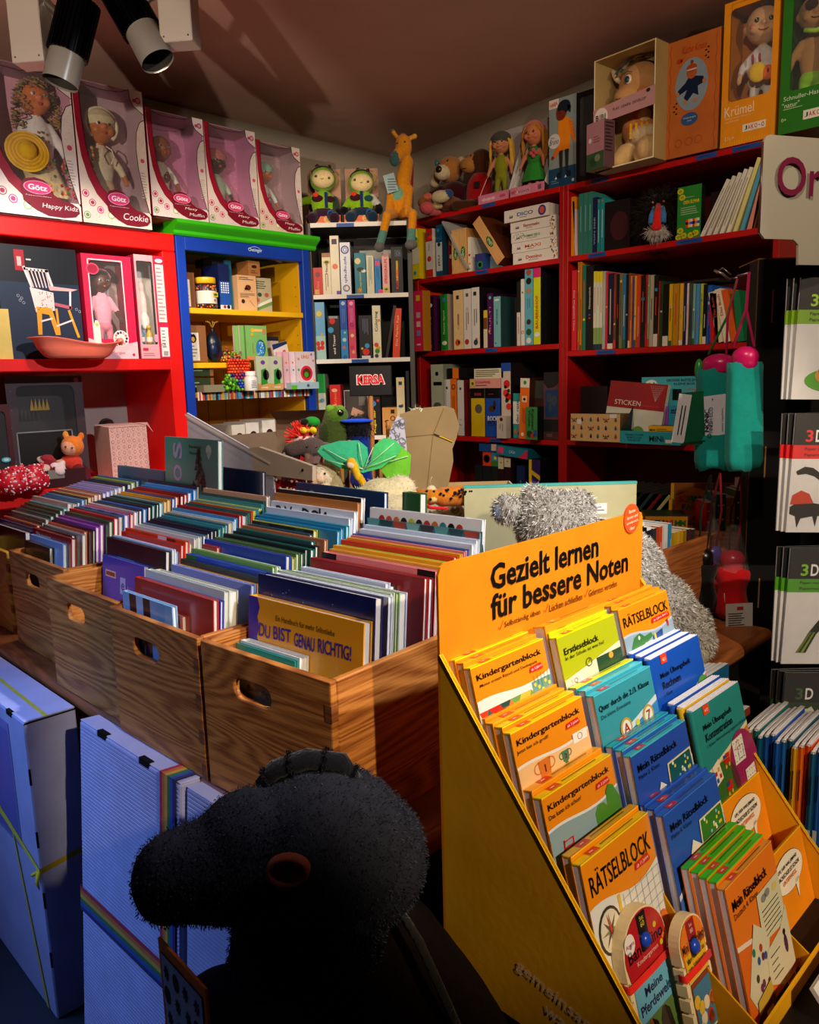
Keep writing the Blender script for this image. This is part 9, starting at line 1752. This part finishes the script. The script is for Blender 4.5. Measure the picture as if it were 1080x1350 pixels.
r=root('umbrella_hook',(-.925,2.16,1.575),0,'metal hook from which the teal umbrellas hang','hook');m=MB('b8b0a8');m.tube([(.12,-.14,.012),(0,.0,.02),(-.01,-.03,.01),(-.02,-.05,.025),(-.04,-.055,.035)],.0035,8,'c0b8b0');m.tube([(-.045,-.03,.03),(-.02,-.05,.04),(0,-.04,.02)],.002,6,'c0b8b0');m.obj('hook',METAL,r)
for k,(tp,bt,r0,r1,n)in enumerate((((-.958,2.138,1.352),(-.938,2.100,1.085),.056,.060,'left teal folded umbrella in its sleeve, with magenta handle and paper tags'),((-.790,1.905,1.362),(-.768,1.868,1.118),.040,.043,'right teal folded umbrella in its sleeve, with magenta handle'))):
 o=tp;r=root('umbrella',o,0,n,'umbrella');folded(o,tp,bt,r0,r1,'0c8a84',k+1,'sleeve',r,True)
 blob('handle',[('e',(.0,0,.016),(r0*.8,r0*.7,.026),'d0186a'),('e',(0,0,.0),(r0*.78,r0*.68,.02),'c01460')],PLAST,r,.005)
 m=MB('c0185c')
 for q in range(2):a=Vector((-.03+.05*q,0,.04));pk=(Vector((-.925,2.16,1.59))if k==0 else Vector((-.80,1.93,1.575)))-Vector(o);m.tube([a,a.lerp(pk,.5)+Vector((.012*(1-2*q),0,0)),pk],.0035,6,'c0185c' if q else['2a7a3a','c0185c'][k])
 m.obj('wrist_strap',CLOTH,r)
 if k==0:
  m=MB('3a80c8');m.ell((.062,.02,.015),(.022,.02,.02),'4a8ad0',12,8);m.obj('cord_stopper',PLAST,r);m=MB();m.ell((-.056,.0,.0),(.012,.012,.03),'2a9a3a',10,7);m.obj('cord_stopper',PLAST,r)
  for(w,h,dx,dz,c,rz,nm)in((.082,.122,-.002,-.195,'d8d8e8',-6,'white_tag'),(.062,.140,-.045,-.200,'0c5a3c',-4,'green_tag'),(.034,.130,-.075,-.190,'dcdce4',8,'white_tag')):
   M=Matrix.Translation(-fl*.058+rl*(dx-.068)+Vector((0,0,dz)))@Matrix.Rotation(R(45),4,'Z')@Matrix.Rotation(R(rz),4,'Y');f_=M@front(-.002);m=MB(c);m.box((0,0,0),(w,.0012,h),c,M)
   if w>.07:
    m.text(f_,'NONIC',.026,.058,.012,'1c1c4a',w=.060,rot=86,bold=.01);m.text(f_,'FINISH ECO',.037,.058,.010,'1c1c4a',w=.068,rot=86);m.text(f_,'water repellent',.068,.054,.007,'1c1c4a',w=.062,rot=86);m.arc(f_,.03,.016,.005,.0016,'1c1c4a');m.disc(f_,.045,h-.010,.0018,.0018,'101010',2)
   elif w<.05:m.bars(f_,.008,.02,.026,.10,2,'14142c',random.Random(2),2,vert=True)
   else:m.rect(f_,.002,0,w,.008,'0a3a28',1)
   m.obj(nm,PAPER,r)
# small umbrellas hanging lower
for k,(p,hgt,rr_,c,hc,n)in enumerate((((-.838,1.995,.842),.13,.040,'b80c14','c01838','small red umbrella in clear film with a long white care label'),((-.895,1.945,.850),.13,.032,'0c0a0c','0c0a0c','small black umbrella hanging beside the red one'),((-.890,1.990,.850),.10,.030,'7a0c14','5a50b0','small umbrella with violet handle behind the black one'))):
 r=root('umbrella',p,0,n,'umbrella');folded(p,(p[0],p[1],p[2]),(p[0]+.006,p[1]-.004,p[2]-hgt),rr_*.95,rr_,c,7+k,'sleeve',r)
 blob('handle',[('e',(0,0,.022),(rr_*.85,rr_*.8,.026),hc),('c',(0,0,-.0),(0,0,.01),rr_*.7,rr_*.7,hc)],PLAST,r,.005)
 m=MB('7a0c1c');
 for q in range(2):m.tube([(.01-.02*q,0,.045),(.016-.03*q,.01,.14),(.004,.02,.235)],.0028,6,['9a1024','5a0814'][q]if k!=1 else '141014')
 m.obj('strap',CLOTH,r)
 if k!=1:
  m=MB();n_=12;vs=[]
  for j in range(5):
   for i in range(n_):a=2*math.pi*i/n_;q=(rr_*1.05+.004*math.sin(3*a+j))*(1-.15*j);vs.append((q*math.cos(a),q*math.sin(a),.0+.028*j+.006*math.sin(2*a+j)))
  m.add(vs,[(j*n_+i,j*n_+(i+1)%n_,(j+1)*n_+(i+1)%n_,(j+1)*n_+i)for j in range(4)for i in range(n_)],None,None,True);m.obj('clear_film',FILM,r)
 if k==0:
  M=Matrix.Translation(-fl*.058-rl*.004+Vector((0,0,-.205)))@Matrix.Rotation(R(44),4,'Z')@Matrix.Rotation(R(-2),4,'Y');m=MB('c8c8c4');m.box((-.028,0,0),(.040,.0012,.125),'c4c4c0',M);f_=M@front(-.0004)
  m.rect(f_,.0,.108,.016,.117,'b8202c',1);m.bars(f_,-.022,.024,.034,.102,13,'3a3a3a',random.Random(4))
  for i in range(14):m.rect(f_,-.018+.0038*i,.004,-.018+.0038*i+.0018,.018,'14140f',2)
  m.obj('care_label',PAPER,r);m=MB('d8d8d0');m.tube([(.0,-.042,-.06),(.004,-.046,-.085)],.0008,5,'d8d8d0');m.obj('label_thread',CLOTH,r)
# black cardboard rack
P0=Vector((-.801,1.996,0));rk=root('display_rack',P0,WR,'tall black cardboard rack on the right holding paper model packs','display rack')
RH=EYE+.262
m=MB('070607');m.box((0,0,0),(.50,.006,RH),'070607');m.obj('front_panel',LACQ,rk)
m=MB('070607');m.box((-.004,.0,0),(0,.05,RH-.004),'0a0809');m.obj('side_panel',LACQ,rk);m=MB();m.box((.496,.006,0),(.50,.05,RH),'070607');m.obj('side_panel',LACQ,rk)
m=MB('8a6038');m.box((-.005,-.0015,RH-.003),(.50,.006,RH),'8a6038');m.box((-.0055,-.001,.02),(-.0042,.0015,RH),'6a4a2c');m.add([(-.005,0,RH),(-.03,.05,RH-.012),(-.03,.052,RH-.015),(-.005,.004,RH-.003)],[(0,1,2,3)],'8a6038');m.obj('raw_card_edge',CARD,rk)
m=MB('9a6c3c')
for z in(1.46,1.08,.74):m.box((.032,-.0012,z),(.0355,.0,z+.078),'a07040')
m.obj('card_slot',CARD,rk)['kind']='stuff'
m=MB();
for z in(1.20,.90,.62):m.cyl((.22,-.06,z+.37),(.22,.005,z+.37),.003,n=8,col='2a2a2a')
m.obj('peg_hook',METAL,rk)['kind']='stuff'
def pack(p,lab,band,num,art,hh=.262):
 lat0=(Vector(p)-P0).dot(rl);dep=(Vector(p)-P0).dot(fl)
 for k in range(3):
  M=root('paper_model_pack',P0+rl*(lat0+.0-.006*k)+fl*(dep+.010*k)+Vector((0,0,p[2]-hh)),(0,R(1.8-.8*k),WR),lab if k==0 else f'{["", "second", "third"][k]} pack behind the {lab[:70]}','pack','paper model packs on the black rack')
  m=MB('dcdce0');w=.185;m.box((0,0,0),(w,.004,hh),None,None,['d0d0d4','101010','d8d8dc','c8c8cc','d8d8dc','d0d4dc']);fr=front(-.0003);m.rect(fr,0,hh-.068,w,hh,'0c0c0e',1);m.box((-.0006,-.0004,hh-.098),(w,.0042,hh-.068),band)
  if k==0:
   m.text(fr,'3',.034,hh-.048,.026,num,w=.016,bold=.02,lvl=3);m.text(fr,'D',.056,hh-.048,.026,'e4e4e4',w=.017,bold=.02,lvl=3);m.text(fr,'Paper model',.026,hh-.077,.008,'101408',w=.056,al='l',lvl=3);m.text(fr,'Papiermodel',.026,hh-.090,.008,'101408',w=.056,al='l',lvl=3)
   if art:art(m,fr,w,hh)
  m.obj('pack_card',PAPER,M)
  if k==0:f=MB();f.add([(0,-.003,0),(w,-.003,0),(w,-.003,hh),(0,-.003,hh)],[(0,1,2,3)]);f.obj('clear_sleeve',FILM,M)
def art_food(m,fr,w,h):m.disc(fr,w*.50,h*.16,w*.36,h*.10,'4a9a1c',2,24);m.disc(fr,w*.50,h*.20,w*.24,h*.085,'c8901c',3,18);[m.disc(fr,w*(.34+.07*i),h*(.24+.03*(i%2)),.008,.010,['a86c10','d8a830'][i%2],4,8)for i in range(6)]
def art_spino(m,fr,w,h):
 K='120e0e'
 m.pol(fr,[(w*.06,h*.52),(w*.16,h*.56),(w*.26,h*.55),(w*.36,h*.50),(w*.60,h*.50),(w*.60,h*.42),(w*.45,h*.40),(w*.42,h*.34),(w*.36,h*.44),(w*.28,h*.48),(w*.18,h*.50),(w*.08,h*.49)],K,2)
 m.pol(fr,[(w*.38,h*.50),(w*.42,h*.60),(w*.50,h*.62),(w*.58,h*.50)],'b83418',3)
 m.pol(fr,[(w*.02,h*.22),(w*.14,h*.27),(w*.40,h*.24),(w*.62,h*.27),(w*.62,h*.17),(w*.36,h*.14),(w*.34,h*.05),(w*.30,h*.14),(w*.16,h*.12),(w*.12,h*.04),(w*.09,h*.14),(w*.02,h*.16)],K,2)
 m.pol(fr,[(w*.02,h*.24),(w*.04,h*.32),(w*.14,h*.36),(w*.24,h*.33),(w*.30,h*.25)],'c03a1c',3)
def art_bird(m,fr,w,h):
 m.pol(fr,[(w*.20,h*.14),(w*.28,h*.16),(w*.52,h*.38),(w*.72,h*.50),(w*.80,h*.62),(w*.66,h*.60),(w*.48,h*.46),(w*.30,h*.28)],'101410',2)
 for i in range(4):m.pol(fr,[(w*(.16+.03*i),h*.10),(w*(.19+.03*i),h*.10),(w*(.34+.02*i),h*.28),(w*(.31+.02*i),h*.28)],['6a7a1c','1c3a14','8a9a20','14200c'][i],3)
 m.disc(fr,w*.62,h*.12,w*.14,h*.04,'5a9a2c',3);m.pol(fr,[(w*.56,h*.30),(w*.80,h*.26),(w*.70,h*.16),(w*.60,h*.20)],'c88a70',3)
pack((-.662,1.850,EYE+.193),'topmost paper model pack with green band and a dish','7aa81c','9ac818',art_food)
pack((-.640,1.800,EYE-.098),'paper model pack with red band and spiny dinosaurs','d8141c','e0181c',art_spino)
pack((-.618,1.750,EYE-.385),'paper model pack with green band and a long tailed bird','4a9a18','7ab828',art_bird)
def art_dark(m,fr,w,h):m.rect(fr,0,0,w,h-.068,'1c3414',1);m.line(fr,[(0,h-.105),(w,h-.105)],.0012,'a86a5a',2);m.line(fr,[(0,h-.112),(w,h-.112)],.0012,'c8c8b8',2);m.disc(fr,w*.54,h-.110,.034,.020,'080808',3,20);m.text(fr,'Design',w*.54,h-.106,.008,'5a6a5a',lvl=4);m.pol(fr,[(w*.12,h-.085),(w*.30,h-.082),(w*.34,h-.076),(w*.38,h-.088),(w*.30,h-.095),(w*.14,h-.092)],'c8d0b8',3)
pack((-.600,1.705,EYE-.650),'lowest dark green paper model pack behind the folded booklets','1c3814','3a5a2c',art_dark)
# origami sign
r=root('shop_sign',(-.690,1.700,0),WR+R(17),'cream sign board with large dark magenta letters above the rack','sign')
z1,z0_=EYE+.462,EYE+.262;out=[(.0,z0_+.012),(.012,z0_),(.085,z0_),(.098,z0_-.010),(.100,z0_-.05),(.36,z0_-.05),(.36,z1),(.014,z1),(.004,z1-.004),(.0,z1-.014)]
m=MB('9a9488');m.prism(out,0,.006,'a09a8c',XZ);m.obj('board',PLAST,r,(0,-.006,0));m=MB();fr=front(-.0125);m.text(fr,'Origami',.030,z0_+.110,.098,'6a0a34',w=.305,al='l',bold=.012);m.text(fr,'&',.30,z0_+.16,.05,'c8742a');m.obj('lettering',PAPER,r)
m=MB('5a1c2c');m.tube([(-.0005,-.003,z0_+.012),(.0,-.003,z1-.014)],.003,6,'4a2a24');m.obj('dark_edge',PLAST,r);m=MB();m.cyl((.25,.0,RH),(.25,.0,z0_-.04),.006,n=8,col='4a4440');m.obj('post',PLAST,r)
# ================================================================ booklets right of the display
for i,c in enumerate(['3a4418','a06c14','1c6a6a','145878','1450a0','1850a8','1a58b0','2060a8','18506a','e0a018','e86818','e04a18','1c5a80','1450a0']):
 r=root('folded_booklet',(-.505+i*.0092,1.262+(i%3)*.003,DZ+.001),(0,0,R(2)),f'{cname(c)} spine booklet, {ORD[i]} from left in the fanned row right of the display','booklet','fanned booklets right of the display')
 h=.186+.004*(i%3);m=MB(c);m.box((.0,.001,0),(.0008,.15,h),c);m.box((.0076,.001,0),(.0084,.15,h),c);m.cyl((.0042,.004,0),(.0042,.004,h),.0042,n=10,col=c,caps=False);m.rect(front(-.0006),.001,.0,.0074,h*.30,'c8c8c0',1);m.bars(front(-.0006),.002,h*.45,.0065,h*.8,1,'101820',random.Random(i),2,vert=True);m.obj('cover',GLOSS,r)
 m=MB('f0f0f4')
 for q in range(4):m.tube([(.002+.0018*q,.150,h+.002),(.001+.0018*q,.06,h+.004+.001*q),(.002+.0013*q,.012,h+.003),(.0042,.002,h-.002)],.0010,5,'e8e8ee');m.box((.0010+.0018*q,.004,.002),(.0021+.0018*q,.149,h+.002),'e4e4ea')
 m.obj('folded_pages',PAPER,r)
for k,(X,Yo,zt,c,c2,n)in enumerate(((-.585,1.275,-.550,'145a80','d8d8d4','blue'),(-.540,1.262,-.618,'8a3a2a','dcdcd8','brick red'))):
 for q in range(5):
  hgt=.79+zt-.003*q
  b_=book((X-.011*q,Yo+.004*(q%2),DZ+.001),(-R(3),0,LW),.150,hgt,.0095,c if q==0 else '6a6a68',f'{n} covered booklet stack right of the display, {ORD[q]} from its front','upright booklets behind the fanned row',pages=c2,soft=True,cat='booklet',name='exercise_booklet',deco=(lambda o,fr,w,h:(o.disc(fr,w*.4,h-.06,.03,.02,'141012',1),o.line(fr,[(0,h-.02),(w,h-.02)],.001,'5a2018',1)))if(k and q==0)else None)
gbox((-.505,1.222,DZ+.001),(0,0,LW),.030,.175,.004,'1c90c8','narrow bright blue booklet edge beside the teal concentration booklet',None,None,name='exercise_booklet',cat='booklet')

# ================================================================ dark plush animal in front
o=(-.60,.48,0);DK='2c2d35';DB='1a120c'
def A(px,py,d):  # a point seen in the photograph at px, py, measured at distance d, relative to the toy's base
 v=(Rx*((px-540)/1040)-Ux*((py-675)/1040)+F_)*d;return(v.x-o[0],v.y-o[1],v.z+EYE)
r=root('plush_animal',o,0,'large dark grey plush animal with blunt snout and small brown ears, foreground','plush toy')
b=blob('head',[('e',A(425,1112,.93),(.105,.105,.088),DK),('e',A(470,1130,.95),(.085,.085,.085),DK),('c',A(400,1125,.92),A(238,1152,.88),.082,.050,DK),('e',A(222,1160,.87),(.040,.040,.050),DK),('e',A(330,1100,.90),(.06,.06,.05),DK),('c',A(410,1180,.95),A(410,1290,.98),.090,.105,'080708')],DARKP,r,.006,5)
fur(b,34000,.0036,['34353e','20212a','44464f','18181c','2a2b33'],r,.0007,21,lay=(.2,.1,-.2))
b=blob('body',[('e',A(430,1450,.95),(.17,.14,.20),DB),('e',A(300,1360,.93),(.075,.075,.07),'18161a'),('e',(0,-.06,.42),(.18,.14,.24),DB),('c',A(500,1270,1.0),A(560,1400,1.0),.09,.12,'140c08')],DARKP,r,.008,4)
for k,(x,y)in enumerate(((-.09,-.12),(.09,-.12),(-.09,.01),(.09,.01))):
 blob('leg',[('c',(x,y,.26),(x*1.15,y*1.15,.06),.075,.060,'18161a'),('e',(x*1.15,y*1.25,.04),(.07,.08,.038),'141216')],PLUSH,r,.009)
m=MB('4a443c');m.tube([A(530,1205,.93),A(552,1240,.91),A(575,1290,.90),A(606,1360,.90)],.0055,8,'2c2822');m.obj('piping',PLUSH,r)
# near ear: a small brown cup with a dark fold; far ear: a furry rim over the crown
def ear(c,n,u,rad,wid,col,inner,nm):
 c=Vector(c);n=Vector(n).normalized();u=Vector(u);u=(u-n*u.dot(n)).normalized();v=n.cross(u);m=MB(col);K=20;vs=[]
 for(s,d)in((1.0,-.006),(1.0,.008),(.82,.010),(.6,.0),(.2,-.004)):
  for i in range(K):a=2*math.pi*i/K;vs.append(c+u*(wid*s*math.cos(a))+v*(rad*s*math.sin(a))+n*d)
 m.add(vs,[(j*K+i,j*K+(i+1)%K,(j+1)*K+(i+1)%K,(j+1)*K+i)for j in range(4)for i in range(K)]+[tuple(range(4*K,5*K))],col,None,True)
 m.ell(c+n*.002,(wid*.14,wid*.14,rad*.5),inner,8,6);m.obj(nm,CLOTH,r)
near=A(380,1147,.822);ear(near,-F_,Rx,.016,.023,'a04c30','3a180e','ear')
far=Vector(A(428,1012,.93));m=MB('24242a');m.tube([far+Rx*(-.075)-Ux*.022,far+Rx*(-.058)-Ux*.002,far+Rx*(-.02)+Ux*.010,far+Rx*.02+Ux*.006,far+Rx*.042-Ux*.022],[.009,.012,.013,.012,.008],10,'0e0e12');q=m.obj('ear_rim',PLUSH,r);fur(q,1800,.004,['101014','0a0a0c','18181c'],r,.0008,22,'ear_fur',(0,0,0))
m=MB('4a3024');m.ell(far-Ux*.012+F_*.004,(.034,.012,.012),'2a1a12',14,8,None,Matrix.Rotation(WR,3,'Z'));m.obj('ear_lining',CLOTH,r)
# orange splat card
cp=Vector(A(208,1236,.86))+Vector(o);r=root('picture_card',(cp.x,cp.y,cp.z-.26),R(-2),'orange bordered white card with black splat shapes, left of the dark plush','card')
m=MB('ff7a20');w_,h_=.105,.26;m.box((0,0,0),(w_,.003,h_),'ff7a20');fr=front(-.0004);m.rect(fr,.006,.006,w_-.006,h_-.012,'141c2c',1);m.rect(fr,.0075,.0075,w_-.0075,h_-.0135,'b8c0d8',2);rng=random.Random(9)
for j in range(8):
 for i in range(4):
  cx,cy=.018+i*.022+rng.uniform(-.002,.002),h_-.032-j*.028;n=16;k=(i+j)%3;m.pol(fr,[(cx+(.007 if(q%2==0 or k==1)else .004)*math.cos(2*math.pi*q/n),cy+(.011 if(q%2==0 or k==1)else .006)*math.sin(2*math.pi*q/n))for q in range(n)],'0c1018',3)
m.obj('card',PAPER,r);m=MB('101014');m.box((.03,.004,-(cp.z-.26)),(.06,.012,.02),'101014');m.box((.0,-.03,-(cp.z-.26)),(.10,.05,-(cp.z-.26)+.01),'101014');m.obj('stand',LACQ,r)
